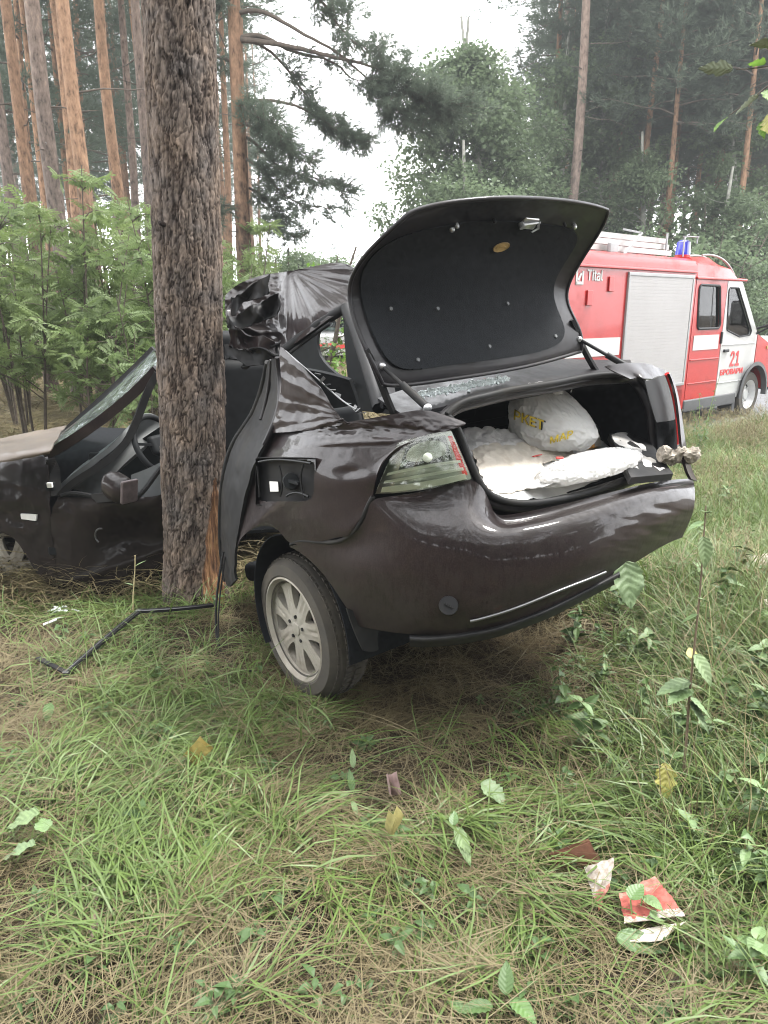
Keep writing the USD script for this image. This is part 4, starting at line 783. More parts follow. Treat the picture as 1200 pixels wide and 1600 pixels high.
# hinges and gas struts
for (a, yb), nm in ((((597, 572), (668, 637)), 'gas_strut'), (((905, 530), (1000, 584)), 'gas_strut')):
    p0 = hit(REAR, *a, 1, -0.45); p1 = hit(REAR, *yb, 1, -0.62); mid = p0 + (p1 - p0) * 0.45
    s_ = cpart(nm, cat(tube([p0, mid], .008, 10), tube([mid, p1], .014, 12)), black_trim, 60)
    cpart('ball_joint', xf(trimesh.creation.icosphere(2, 0.014), p0), steel, True, s_); cpart('ball_joint', xf(trimesh.creation.icosphere(2, 0.016), p1), steel, True, s_)
for pts_ in ([(572, 545, 1, -.44), (592, 590, 1, -.42), (612, 640, 1, -.38), (628, 668, 1, -.36)], [(893, 500, 1, -.44), (912, 545, 1, -.42), (935, 585, 1, -.38), (955, 612, 1, -.36)]):
    c_ = curve([hit(REAR, a, b, ax, v) for a, b, ax, v in pts_], 16); cpart('lid_hinge', cat([bar(c_[i], c_[i + 1], 0.028, 0.014) for i in range(15)]), black_trim, 30)
# deck between rear window and boot
dk = [[(590, 622), (650, 602), (720, 588), (800, 573), (865, 560), (925, 562), (985, 562)], [(630, 648), (690, 636), (752, 617), (820, 604), (870, 596), (937, 583), (990, 580)]]
cpart('rear_deck', skin(GP(dk, REAR, 1, [[-0.22], [-0.46]]), 12, 50, 0.01, k=1), inner_paint, 40)
cpart('window_sill_trim', cat(px_tube([(596, 634, 1, -.26), (660, 617, 1, -.27), (760, 596, 1, -.28), (870, 574, 1, -.28)], .012), px_tube([(640, 640, 1, -.36), (720, 622, 1, -.36), (800, 604, 1, -.36), (900, 585, 1, -.36)], .010)), black_trim, 60)
cpart('glass_rubble', cat([xf(trimesh.creation.box((0.012, 0.010, 0.008)), hit(REAR, *(lambda k: (655 + 135 * k + rr_[0], 622 - 26 * k + rr_[1]))(rr_[2]), 1, -.40) + np.array([0, 0, 0.012]), rot(rr_[3:6], rr_[6] * 90)) for rr_ in [np.r_[g.normal(0, 4), g.normal(0, 2.2), g.uniform(0, 1), g.normal(0, 1, 3), g.uniform(0, 1)] for _ in range(420)]]),
      usdkit.material(stage, '/World/Looks/crushed_glass', {'p': ('principled_bsdf', {'base_color': (0.75, 0.80, 0.79), 'roughness': 0.12, 'transmission_weight': 0.3})}, [], surface='p.BSDF'), False)
# --- rear window frame, cabin seen through it
cpart('rear_window_frame', cat(px_tube([(446, 546, 1, .52), (480, 520, 1, .42), (515, 496, 1, .30), (540, 481, 1, .22)], .024), px_tube([(540, 481, 1, .22), (556, 520, 1, .10), (574, 575, 1, -.05), (592, 638, 1, -.22)], .028), px_tube([(452, 552, 1, .50), (484, 528, 1, .40), (516, 505, 1, .28)], .009)), black_trim, 60)
cpart('rear_pillar_inner', skin(GP([[(545, 480), (566, 486), (586, 500)], [(562, 530), (586, 540), (606, 556)], [(590, 632), (606, 634), (622, 640)]], REAR, 1, [[.21], [.06], [-.20]]), 20, 10, 0.02), inner_paint, 40)
def rear_box(cx, cy, cz, sx, sy, sz, r=.05): return xf(rbox((sx, sy, sz), r), to_world(REAR, (cx, cy, cz)), REAR[0])
cpart('parcel_shelf', rear_box(0, 0.05, 0.98, 1.25, 0.42, 0.04, .015), dark_plastic, 40)
seat = cpart('rear_seat', cat(rear_box(-.32, 0.34, 0.78, .56, .16, .52, .06), rear_box(.32, 0.34, 0.78, .56, .16, .52, .06)), dark_plastic, 40)
for x_ in (-.36, .36): cpart('headrest', rear_box(x_, 0.24, 1.10, .26, .09, .16, .04), dark_plastic, 40, seat)
cpart('right_pillar', cat(xf(bar((0.62, -0.15, 1.0), (0.50, 0.42, 1.42), 0.34, 0.05), REAR[1], REAR[0]), xf(bar((0.66, 0.95, 0.8), (0.52, 0.85, 1.40), 0.10, 0.06), REAR[1], REAR[0])), dark_plastic, 40)
cpart('cabin_headlining', sheet(refine(np.array([[hit(REAR, a, b, 0, .50) for a, b in ((536, 478), (572, 486), (610, 520))], [hit(REAR, a, b, 0, .52) for a, b in ((538, 530), (580, 545), (620, 570))], [hit(REAR, a, b, 0, .56) for a, b in ((548, 640), (590, 645), (630, 650))]]), 10, 10), .02), dark_plastic, 40)
cpart('cabin_headlining', sheet(refine(np.array([[hit(REAR, a, b, 0, .46) for a, b in ((455, 548), (478, 532), (500, 514))], [hit(REAR, a, b, 0, .48) for a, b in ((462, 575), (482, 565), (502, 560))], [hit(REAR, a, b, 0, .50) for a, b in ((490, 612), (520, 606), (552, 600))]]), 10, 10), .02), dark_plastic, 40)
cpart('right_side_panel', xf(rbox((0.06, 1.5, 0.5), .02, (0.80, 0.85, 0.62)), REAR[1], REAR[0]), dark_plastic, 40)
# --- crushed roof
rf = [[(352, 462, 1.05), (385, 438, .95), (420, 428, .85), (450, 424, .75), (500, 414, .60), (533, 411, .45), (562, 424, .30)],
      [(352, 480, 1.0), (385, 462, .92), (415, 452, .82), (447, 446, .72), (490, 440, .55), (530, 444, .40), (556, 448, .28)],
      [(355, 505, .95), (385, 490, .90), (415, 484, .80), (442, 480, .66), (476, 476, .50), (512, 470, .36), (548, 470, .24)],
      [(360, 530, .92), (386, 520, .88), (414, 516, .78), (440, 515, .62), (462, 508, .50), (495, 496, .36), (542, 481, .22)],
      [(362, 556, .90), (388, 548, .86), (416, 545, .76), (440, 545, .58), (447, 546, .52), (470, 530, .42), (520, 496, .28)]]
def roof_extra(P):
    q = pix(P); d = np.stack([q[..., 0] - 452, q[..., 1] - 420], -1); a = np.arctan2(d[..., 1], d[..., 0]); rr_ = np.hypot(d[..., 0], d[..., 1])
    right_ = np.clip((q[..., 0] - 436) / 12, 0, 1)
    P = toward(P, 0.05 * right_ * np.clip(rr_ / 40, 0, 1) * (meshkit.fbm(np.stack([a * 7, rr_ / 160, 0 * a], -1), 3, 31) - 0.5))
    wl = 1 - right_
    c = meshkit.fbm(np.stack([q[..., 0] / 60 + q[..., 1] / 90, q[..., 1] / 34 - q[..., 0] / 70, 0 * a], -1), 3, 33); P = toward(P, 0.26 * wl * (c - 0.5))
    return P
rP = refine(np.array([[hit(REAR, a, b, 1, y) for a, b, y in row] for row in rf]), 90, 130)
rP = roof_extra(rP); lx = np.arange(130) / 129
roof = cpart('roof_panel', sheet(rP[:, 52:], 0.006, face_eye(rP)), paint, 30)
cpart('crushed_roof_rail', sheet(rP[:, :53], 0.006, face_eye(rP)), paint, 30)
g = rng(91)
for (a, b, c, d, w_) in ((358, 520, 430, 540, .05), (352, 545, 440, 556, .04), (362, 470, 420, 436, .03), (356, 500, 436, 470, .025), (380, 560, 438, 540, .04)):
    P_ = refine(np.array([[hit(REAR, a + (c - a) * k, b + (d - b) * k - 7 + 12 * j + g.normal(0, 4), 1, .80 - .25 * k + g.normal(0, .03)) for k in np.linspace(0, 1, 6)] for j in range(3)]), 14, 40)
    cpart('bent_rail', sheet(crumple(P_, 0.022, 9, int(a)), 0.006, face_eye(P_)), black_trim if w_ < .045 else paint, 30)
# --- rear door folded behind the trunk, cabin darkness
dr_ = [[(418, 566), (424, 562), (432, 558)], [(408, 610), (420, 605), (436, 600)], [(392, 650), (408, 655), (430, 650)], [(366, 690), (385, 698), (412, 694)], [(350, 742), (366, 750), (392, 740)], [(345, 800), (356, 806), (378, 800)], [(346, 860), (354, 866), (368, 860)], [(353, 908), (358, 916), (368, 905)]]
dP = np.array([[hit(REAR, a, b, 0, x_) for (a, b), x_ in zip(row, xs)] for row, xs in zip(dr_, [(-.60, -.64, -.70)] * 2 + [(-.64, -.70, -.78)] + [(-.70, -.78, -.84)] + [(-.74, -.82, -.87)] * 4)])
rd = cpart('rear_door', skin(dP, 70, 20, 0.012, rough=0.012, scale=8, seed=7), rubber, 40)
cpart('door_seal', tube(curve(dP[:, 0] + 0, 40), 0.014, 8), rubber, 60, rd)
cpart('door_edge_trim', cat(tube(curve(dP[:4, 2] + np.array([.004, -.01, 0]), 24), 0.010, 8), tube(curve(dP[:3, 1] + np.array([.0, -.012, 0]), 16), 0.007, 8)), inner_paint, 60, rd)
def wbox(c, s, yaw, r=.03, mat=dark_plastic): return xf(rbox(s, r), c, rot([0, 0, 1], yaw))
cpart('cabin_lining', cat(sheet(refine(np.array([[(-1.35, 4.9, .2), (-0.55, 4.75, .2), (-0.1, 4.35, .25)], [(-1.35, 4.95, .75), (-0.6, 4.8, .75), (-0.1, 4.4, .75)], [(-1.3, 4.9, 1.22), (-0.7, 4.7, 1.25), (-0.2, 4.3, 1.2)]]), 12, 24), 0.02, True), sheet(np.array([[(-2.0, 4.6, .28), (-.9, 4.35, .28)], [(-1.8, 5.2, .28), (.2, 4.6, .28)]]), 0.02, True)), dark_plastic, 40)
vb = at(381, 650, 4.35); vent = cpart('air_vent', wbox(vb, (.13, .03, .10), 18, .015), dark_plastic, 40)
for k in range(5): cpart('vent_slat', wbox(vb + np.array([0.0, -.022, -.032 + .016 * k]), (.095, .012, .005), 18, .002), dash_m, False, vent)
st = at(392, 610, 4.15); cpart('front_seat', cat(wbox(st + np.array([-.08, .15, -.10]), (.42, .22, .55), 30, .07), wbox(st + np.array([-.12, .1, .24]), (.24, .12, .16), 30, .05)), dark_plastic, 50)
# --- wheels
def wheel(c, R3, r=.315, w=.205, spokes=7, parent=None, lab=None):
    "local: axle along z, outer face at +z"
    T = lambda m: xf(m, c, R3)
    prof = np.array([(.205, -w / 2 + .01), (.225, -w / 2), (.285, -w / 2 + .006), (.307, -w / 2 + .03), (r, -w / 2 + .055), (r, w / 2 - .055), (.307, w / 2 - .03), (.285, w / 2 - .004), (.240, w / 2 + .002), (.226, w / 2 - .006), (.205, w / 2 - .02)])
    ty = trimesh.creation.revolve(prof, sections=96)
    wh = cpart('wheel', T(ty), tyre_m, 35, parent, lab)
    blocks = []
    for k in range(60):
        a = 2 * PI * k / 60
        for zz, dz in ((-.062, .024), (-.022, .03), (.022, .03), (.062, .024)):
            rr_ = r - (.012 if abs(zz) > .05 else 0.0)
            blocks.append(xf(trimesh.creation.box((.012, .021, dz)), (math.cos(a + zz * 2) * (rr_ + .001), math.sin(a + zz * 2) * (rr_ + .001), zz), rot([0, 0, 1], math.degrees(a + zz * 2))))
    tp = cpart('tread', T(cat(blocks)), tyre_m, False, wh); tag(tp, kind='stuff')
    rimp = np.array([(.150, -.07), (.196, -.08), (.205, -.085), (.205, -.06), (.198, -.03), (.198, .05), (.215, .078), (.229, .094), (.233, .101), (.225, .104), (.216, .092), (.206, .080)])
    rim = cpart('rim', T(trimesh.creation.revolve(rimp, sections=96)), alloy, 40, wh)
    hole = Polygon(np.vstack([[(.088, 0), (.105, .012), (.135, .0245), (.165, .033), (.182, .034), (.190, .024), (.192, 0)], [(.190, -.024), (.182, -.034), (.165, -.033), (.135, -.0245), (.105, -.012)]])).buffer(.004).buffer(-.002)
    disc = Point(0, 0).buffer(.2045, 64)
    for k in range(spokes): disc = disc.difference(affinity.rotate(hole, 360 * (k + .5) / spokes, origin=(0, 0)))
    for k in range(spokes):
        a0 = 2 * PI * k / spokes + .2
        wd_ = Polygon([(0, 0)] + [(.4 * math.cos(t_), .4 * math.sin(t_)) for t_ in np.linspace(-PI / spokes, PI / spokes, 9)])
        m_ = trimesh.creation.extrude_polygon(disc.intersection(wd_), .030, engine='earcut').subdivide_to_size(.014)
        v_ = m_.vertices.copy(); rr_ = np.hypot(v_[:, 0], v_[:, 1]); aa_ = np.abs(np.arctan2(v_[:, 1], v_[:, 0])) * rr_
        v_[:, 2] += .052 - .010 * (rr_ / .2) ** 2 - .006 * np.exp(-(aa_ / .010) ** 2) * np.clip((rr_ - .06) / .03, 0, 1) - .004 * np.clip((aa_ - .012) / .01, 0, 1)
        m_.vertices = v_ * np.array([1.05, 1.05, 1])
        cpart('spoke', T(xf(m_, (0, 0, 0), rot([0, 0, 1], math.degrees(a0)))), alloy, 40, wh)
    cpart('hub_cap', T(trimesh.creation.revolve(np.array([(0, .088), (.022, .088), (.029, .085), (.032, .070), (.032, .0)]), sections=40)), alloy, 40, wh)
    for k in range(5):
        a = 2 * PI * k / 5 + .3; cpart('wheel_bolt', T(xf(trimesh.creation.cylinder(.008, .02, sections=8), (math.cos(a) * .055, math.sin(a) * .055, .076))), rubber, False, wh)
    cpart('brake_disc', T(cat(xf(trimesh.creation.cylinder(.135, .018, sections=48), (0, 0, .01)), trimesh.creation.cylinder(.05, .06, sections=24))), plain_disc, 40, wh)
    return wh
plain_disc = plain('rusty_disc', (0.02, 0.016, 0.013), 0.7, metal=0.4, var=0.3, scale=20)
def axes(out, up=(0, 0, 1)):
    z = np.asarray(out, float) / np.linalg.norm(out); x = np.cross(up, z); x /= np.linalg.norm(x); return np.stack([x, np.cross(z, x), z], 1)
def seen_dir(F, v): return F[0] @ np.asarray(v, float)
wc = hit(REAR, 470, 980, 0, -0.80); sight = ray(470, 980) / np.linalg.norm(ray(470, 980)); w_out = -.53 * sight + .85 * (-.945 * RIGHT + .33 * DOWN)
wheel(wc - 0.06 * w_out / np.linalg.norm(w_out), axes(w_out), lab='dusty left rear wheel with seven broad spokes')
# wheel well, axle, floor pan
pw = to_world(REAR, (-.70, 0, .34))
an = np.linspace(-0.35, PI + 0.35, 30); arc = np.stack([np.stack([np.full(30, x_), np.cos(an) * .37 + .02, np.sin(an) * .37 + .33], -1) for x_ in (-.87, -.6, -.45)])
cpart('wheel_arch_liner', cat(sheet(to_world(REAR, arc), 0.004), xf(trimesh.creation.box((.02, .8, .62)), to_world(REAR, (-.46, 0.02, .48)), REAR[0])), felt, False)
cpart('mud_flap', sheet(refine(GP([[(540, 950), (560, 960), (590, 985)], [(552, 985), (570, 990), (588, 998)], [(566, 1016), (580, 1018), (590, 1014)]], REAR, 1, -0.42), 10, 8), 0.008, True), rubber, 40)
cpart('floor_pan', cat(rear_box(-.06, 0.15, .44, 1.15, 1.7, .10, .03), rear_box(-.10, -.38, .42, 1.0, .78, .08, .03), xf(trimesh.creation.cylinder(.05, 1.3, sections=16), to_world(REAR, (0, 0, .30)), REAR[0] @ rot([0, 1, 0], 90))), felt, 40)
w2 = to_world(REAR, (.74, .06, .40)); wheel(w2, axes(seen_dir(REAR, (1, 0, 0))), lab='right rear wheel under the raised tail')
# --- front half: wing, bonnet, door, screen
def fx(rows, x): return GP(rows, FRONT, 0, x)
XS = -0.85
wing = fx([[(-60, 735), (-20, 726), (15, 719), (45, 715), (74, 716)], [(-60, 775), (-20, 768), (15, 763), (48, 760), (77, 760)], [(-60, 815), (-20, 808), (15, 806), (50, 812), (80, 815)], [(-60, 826), (-25, 822), (10, 830), (42, 858), (86, 872)], [(-75, 900), (-62, 840), (20, 838), (62, 890), (92, 932)]], [[-.80] * 5, [XS] * 5, [XS] * 5, [XS] * 5, [XS] * 5])
wing = fx([[(-75, 740), (-30, 728), (10, 720), (42, 715), (74, 713)], [(-78, 780), (-30, 770), (12, 764), (46, 760), (77, 758)], [(-82, 815), (-35, 800), (14, 805), (52, 815), (81, 822)], [(-88, 850), (-45, 822), (14, 830), (50, 868), (86, 880)], [(-95, 900), (-55, 838), (12, 836), (58, 882), (93, 940)]], [[-.78] * 5, [XS] * 5, [XS - .01] * 5, [XS - .01] * 5, [XS] * 5])
cpart('front_wing', skin(wing, 50, 50, 0.005, rough=0.02, scale=7, seed=12), paint, 40)
cpart('side_repeater', skin(fx([[(32, 803), (57, 804)], [(33, 811), (56, 814)]], XS - .02), 4, 8, .01, k=1), white_plastic, False)
bon = np.array([[hit(FRONT, a, b, 2, z) for a, b, z in row] for row in [[(-90, 742, .80), (-30, 728, .84), (30, 717, .87), (80, 707, .90)], [(-90, 716, .83), (-30, 706, .88), (30, 698, .91), (86, 690, .94)], [(-90, 702, .82), (-20, 688, .87), (45, 675, .91), (105, 665, .95)]]])
cpart('bonnet', skin(bon, 24, 50, 0.006, rough=0.02, scale=5, seed=8), plain('dusty_bonnet_paint', (0.06, 0.045, 0.038), 0.45, metal=0.3, var=0.2, coat=0.4, dust=(0.13, 0.105, 0.078), dust_amt=0.6), 50)
aP = [hit(FRONT, 74, 711, 0, -.74), hit(FRONT, 160, 655, 0, -.66), hit(FRONT, 205, 618, 0, -.60), hit(FRONT, 246, 578, 0, -.55)]
aF = [hit(FRONT, 98, 677, 0, .02), hit(FRONT, 160, 622, 0, .02), hit(FRONT, 205, 580, 0, .0), hit(FRONT, 240, 545, 0, .0)]
def flat_bar(P_, w, t_): P_ = curve(P_, 20); return cat([bar(P_[i], P_[i + 1] + (P_[i + 1] - P_[i]) * .05, w, t_) for i in range(19)])
cpart('front_pillar', flat_bar(aP, .07, .055), paint, 30)
cpart('windscreen_frame', cat(flat_bar(aF, .03, .035), tube([aP[0], aF[0]], .015, 8)), black_trim, 30)
cpart('windscreen', sheet(refine(np.stack([[p + np.array([0, .02, 0.012]) for p in aP], [(p + q_) / 2 + np.array([0, 0, .03]) for p, q_ in zip(aP, aF)], aF]), 20, 30), 0.004, True), crazed, 60)
do = fx([[(90, 776), (130, 777), (170, 778), (210, 778), (262, 770)], [(82, 800), (128, 805), (172, 806), (215, 806), (262, 800)], [(80, 850), (128, 855), (175, 850), (218, 842), (262, 835)], [(88, 900), (135, 900), (180, 890), (222, 876), (264, 865)], [(94, 930), (140, 925), (184, 914), (226, 902), (264, 890)], [(103, 948), (145, 944), (188, 934), (230, 924), (266, 915)]], [[XS] * 4 + [-.80], [XS - .02] * 3 + [-.84, -.76], [XS, XS - .01, -.80, -.76, -.70], [XS - .01, XS, -.82, -.76, -.68], [XS, -.84, -.80, -.74, -.66], [-.80, -.80, -.76, -.70, -.62]])
def door_extra(P):
    q = pix(P); P = dent(P, 205, 835, (40, 26), 0.09); P = toward(P, 0.03 * np.exp(-((q[..., 1] - (915 - (q[..., 0] - 95) * 0.36)) / 8) ** 2)); return crumple(P, 0.018, 7, 9)
fd = cpart('front_door', skin(do, 70, 70, 0.006, extra=door_extra), paint, 40)
cpart('window_frame', cat(flat_bar([hit(FRONT, 96, 774, 0, -.80), hit(FRONT, 140, 738, 0, -.76), hit(FRONT, 190, 700, 0, -.70), hit(FRONT, 218, 645, 0, -.64), hit(FRONT, 246, 584, 0, -.58)], .045, .04), px_tube([(96, 775, 0, XS), (150, 777, 0, XS), (212, 778, 0, XS), (236, 752, 0, -.80), (262, 722, 0, -.76)], .014, F=FRONT)), black_trim, 30, fd)
cpart('door_lining', skin(fx([[(205, 742), (235, 730), (262, 716)], [(205, 760), (236, 752), (262, 742)], [(206, 776), (236, 776), (262, 772)]], -.74), 10, 10, .02), dash_m, 40, fd)
cpart('door_handle', tube(curve([hit(FRONT, a, b, 0, XS - .03) for a, b in ((160, 826), (151, 829), (149, 838), (154, 847))], 12), .005, 8), inner_chrome, 60, fd)
mc = hit(FRONT, 184, 762, 0, -.97)
mir = cpart('wing_mirror', xf(rbox((.13, .20, .155), .06), mc, FRONT[0] @ rot([0, 0, 1], -25) @ rot([1, 0, 0], 12)), paint, 50)
cpart('mirror_face', xf(rbox((.10, .02, .13), .009), mc + FRONT[0] @ rot([0, 0, 1], -25) @ np.array([0, -.105, -.005]), FRONT[0] @ rot([0, 0, 1], -25) @ rot([1, 0, 0], 12)), plain('scuffed_mirror_shell', (0.10, 0.08, 0.08), 0.35, metal=0.3, var=0.3, scale=25), 50, mir)
cpart('mirror_arm', bar(mc + np.array([.0, .02, -.05]), hit(FRONT, 150, 778, 0, -.84), .05, .05), black_trim, 30, mir)
cpart('door_hinge', cat(xf(rbox((.05, .04, .05), .008), hit(FRONT, 79, 760, 0, XS)), xf(rbox((.05, .04, .05), .008), hit(FRONT, 84, 860, 0, XS))), dark_plastic, 40)
cpart('hinge_clip', xf(rbox((.03, .02, .03), .004), hit(FRONT, 78, 758, 0, XS - .05)), white_plastic, False)
cpart('cowl', cat(flat_bar([hit(FRONT, 78, 716, 0, -.78), hit(FRONT, 84, 745, 0, -.78), hit(FRONT, 88, 775, 0, -.80)], .06, .05)), black_trim, 30)
dsh = [[hit(FRONT, a, b, 0, x_) for a, b, x_ in row] for row in [[(92, 770, -.74), (135, 735, -.70), (180, 700, -.62), (215, 655, -.4)], [(120, 765, -.6), (150, 725, -.55), (195, 690, -.4), (245, 650, -.2)], [(150, 780, -.6), (180, 740, -.5), (222, 700, -.35), (262, 668, -.1)]]]
cpart('dashboard', skin(np.array(dsh), 20, 24, .03, rough=.01), dash_m, 50)
dv = hit(FRONT, 152, 712, 0, -.6); cpart('air_vent', wbox(dv + np.array([0, -.03, 0]), (.07, .04, .05), 10, .01), dark_plastic, 40)
sc_ = hit(FRONT, 247, 695, 0, -.5); tt = np.linspace(0, 2 * PI, 49)
st_R = axes((0.85, -0.35, .45))
sw = cpart('steering_wheel', cat(tube(np.stack([sc_ + st_R @ np.array([.18 * math.cos(t_), .18 * math.sin(t_), 0]) for t_ in tt]), .017, 10, False), *[bar(sc_, sc_ + st_R @ np.array([.17 * math.cos(t_), .17 * math.sin(t_), 0]), .03, .015) for t_ in (0.2, PI - .2, -PI / 2)], xf(rbox((.13, .12, .05), .025), sc_, st_R)), dark_plastic, 50)
cpart('footwell', skin(fx([[(85, 775), (170, 720), (260, 660)], [(100, 840), (180, 820), (260, 800)]], -.30), 8, 10, .02), dark_plastic, 40)
cpart('sill', flat_bar([hit(FRONT, 100, 946, 0, -.72), hit(FRONT, 180, 934, 0, -.68), hit(FRONT, 262, 918, 0, -.6)], .10, .10), rubber, 30)
cpart('engine_bay', wbox(to_world(FRONT, (-.05, .10, .45)), (1.3, .85, .55), 76.8, .08), felt, 40)
cpart('front_bumper', wbox(to_world(FRONT, (0, .62, .42)), (1.60, .34, .44), 76.8, .14), paint, 50)
for s_ in (-1, 1): cpart('headlamp', wbox(to_world(FRONT, (s_ * .60, .60, .56)), (.36, .30, .16), 76.8, .05), lamp_refl, 50)
wcf = hit(FRONT, 14, 893, 0, -.80); wheel(wcf + np.array([0, .08, 0]), axes(seen_dir(FRONT, (-1, -.35, 0.12))), lab='left front wheel half sunk beside the pushed-up soil')
cpart('wheel_arch_liner', sheet(np.array([[hit(FRONT, a, b, 0, x_) for a, b in ((-90, 900), (-55, 838), (12, 832), (58, 880), (93, 938))] for x_ in (-.84, -.5)]), .005), felt, False)
cpart('hanging_cable', cat(tube(curve([at(a, b, y_) for a, b, y_ in ((349, 862, 3.45), (342, 905, 3.4), (338, 945, 3.35), (338, 985, 3.3), (346, 1020, 3.2), (375, 1045, 3.1), (396, 1048, 3.05))], 40), .006, 6), tube(curve([at(a, b, y_) for a, b, y_ in ((352, 870, 3.45), (345, 920, 3.38), (341, 970, 3.3), (343, 1010, 3.22))], 30), .004, 6)), rubber, 60)

# ---------------------------------------------------------------- fire truck on the road
TYAW = math.radians(41.0)                                     # local x: nose, y: left side, z: up; origin under the front axle at the near (right) side
TORG = np.array([5.50, 11.22, 0.0])
truck = thing('fire_truck', 'red and white fire truck with roof ladders and blue beacon parked on the road', 'fire truck', TORG, TYAW)
def tp(name, mesh, mat, smooth=35, parent=None, label=None): return obj(name, mesh, mat, parent or truck, smooth, label)
def panel(poly, y0, y1, hole=None):
    "an outline in the side plane (x, z) given a thickness in y"
    p = Polygon(poly)
    for h in (hole or []): p = p.difference(Polygon(h))
    m = trimesh.creation.extrude_polygon(p, abs(y1 - y0), engine='earcut')
    v = m.vertices.copy(); m.vertices = np.stack([v[:, 0], max(y0, y1) - v[:, 2], v[:, 1]], -1); return m
def rounded(poly, r, outer=False): 
    p = Polygon(poly); p = p.buffer(-r).buffer(r); return list(p.exterior.coords)
red = plain('fire_red_paint', (0.27, 0.0055, 0.004), 0.38, var=0.08, scale=3, coat=0.3, dust=(0.16, 0.03, 0.024), dust_amt=0.15, dust_scale=2.0)
wht = plain('white_vehicle_paint', (0.33, 0.33, 0.325), 0.35, var=0.04, scale=3, coat=0.5, dust=(0.50, 0.47, 0.42), dust_amt=0.2, dust_scale=2)
stripe = plain('white_stripe', (0.37, 0.37, 0.36), 0.5, var=0.03)
shut = plain('shutter_alloy', (0.26, 0.25, 0.247), 0.5, metal=0.15, var=0.06, scale=2)
frame_m = plain('shutter_frame', (0.24, 0.24, 0.24), 0.45, metal=0.5, var=0.1)
grey_pl = plain('grey_plastic', (0.045, 0.045, 0.046), 0.6, var=0.15)
ladder_m = plain('ladder_alloy', (0.30, 0.28, 0.27), 0.4, metal=0.6, var=0.12)
blue = usdkit.material(stage, '/World/Looks/blue_beacon_glass', {'p': ('principled_bsdf', {'base_color': (0.015, 0.02, 0.30), 'roughness': 0.12, 'coat_weight': 1.0})}, [], surface='p.BSDF')
letter_red = plain('red_lettering', (0.50, 0.03, 0.03), 0.5, var=0.05)
dark_glass = usdkit.material(stage, '/World/Looks/vehicle_glass', {'f': ('fresnel', {'IOR': 1.5}), 't': ('transparent_bsdf', {'color': (0.55, 0.62, 0.60)}), 'gl': ('glossy_bsdf', {'roughness': 0.02}), 'm': ('mix_closure', {})}, [('f.fac', 'm.fac'), ('t.BSDF', 'm.closure1'), ('gl.BSDF', 'm.closure2')], surface='m.closure')
W_ = 2.0                                                       # width
# body box with chamfered roof edges, open shutter bay
def loft_x(sections):
    "closed cross sections (k, y-z) set at x"
    n = len(sections[0][1]); v = np.array([[(x, y, z) for y, z in s] for x, s in sections]).reshape(-1, 3); f = []
    for i in range(len(sections) - 1):
        for j in range(n):
            a, b = i * n + j, i * n + (j + 1) % n; f += [[a, b, b + n], [a, b + n, a + n]]
    m = trimesh.Trimesh(v, f, process=False)
    for i, fl in ((0, 1), (len(sections) - 1, -1)):
        c = v[i * n:(i + 1) * n].mean(0); k = len(m.vertices); nv = np.vstack([m.vertices, c]); ff = [[k, i * n + (j + 1) % n, i * n + j][::fl] for j in range(n)]
        m = trimesh.Trimesh(nv, np.vstack([m.faces, ff]), process=False)
    return m
BX0, BX1 = -4.78, -2.02
def box_sec(z0, z1, c=.10, ex=0): return [(ex, z0), (ex, z1 - c), (ex + c * 0.35, z1 - c * .35), (ex + c * 1.2, z1), (W_ - c * 1.2 - ex, z1), (W_ - c * .35 - ex, z1 - c * .35), (W_ - ex, z1 - c), (W_ - ex, z0)]
body = tp('body', loft_x([(BX0, box_sec(.42, 2.2)), (BX1, box_sec(.30, 2.2))]), red)
SX0, SX1, SZ0, SZ1 = -3.58, -2.14, .66, 1.95
for a, b, c, d in ((SX0 - .04, SZ0 - .04, SX1 + .04, SZ0), (SX0 - .04, SZ1, SX1 + .04, SZ1 + .04), (SX0 - .04, SZ0, SX0, SZ1), (SX1, SZ0, SX1 + .04, SZ1)):
    tp('shutter_frame', xf(rbox((c - a, .03, d - b), .006), ((a + c) / 2, -.012, (b + d) / 2)), frame_m)
sh = tp('roller_shutter', xf(trimesh.creation.box((SX1 - SX0, .012, SZ1 - SZ0)), ((SX0 + SX1) / 2, -.004, (SZ0 + SZ1) / 2)), frame_m, False)
ns = 34
for k in range(ns):
    z0 = SZ0 + (SZ1 - SZ0) * k / ns; tp('slat', xf(rbox((SX1 - SX0 - .006, .014, (SZ1 - SZ0) / ns - .0004), .0012, seg=2), ((SX0 + SX1) / 2, -.014, z0 + (SZ1 - SZ0) / ns / 2)), shut, 30, sh)
tp('stripe', xf(trimesh.creation.box((1.05, .004, .20)), (-4.20, -.005, 1.17)), stripe, False)
tp('body_trim', xf(rbox((2.7, .03, .03), .008), (-3.40, -.012, 2.03)), red)
for x_, z_ in ((-4.35, 1.80), (-3.95, 1.95)): tp('panel_catch', xf(rbox((.10, .02, .16), .006), (x_, -.01, z_ - .1)), red)
tm2 = meshkit.text_mesh('Tital', .105, .004, True); tm2.apply_transform(np.array([[1, 0, 0, 0], [0, 0, -1, 0], [0, 1, 0, 0], [0, 0, 0, 1.0]])); 
tp('lettering', xf(tm2, (-4.42, -.003, 1.885)), stripe, False)
tp('logo', xf(cat(xf(rbox((.03, .006, .16), .002), (0, 0, 0)), xf(rbox((.14, .006, .03), .002), (.055, 0, -.065)), xf(rbox((.03, .006, .12), .002), (.11, 0, 0.0)), xf(rbox((.03, .006, .09), .002), (.055, 0, .0), rot([0, 1, 0], 35))), (-4.60, -.004, 1.915)), stripe, False)
tp('side_skirt', xf(rbox((1.35, .04, .30), .01), (-2.75, .02, .42)), red)
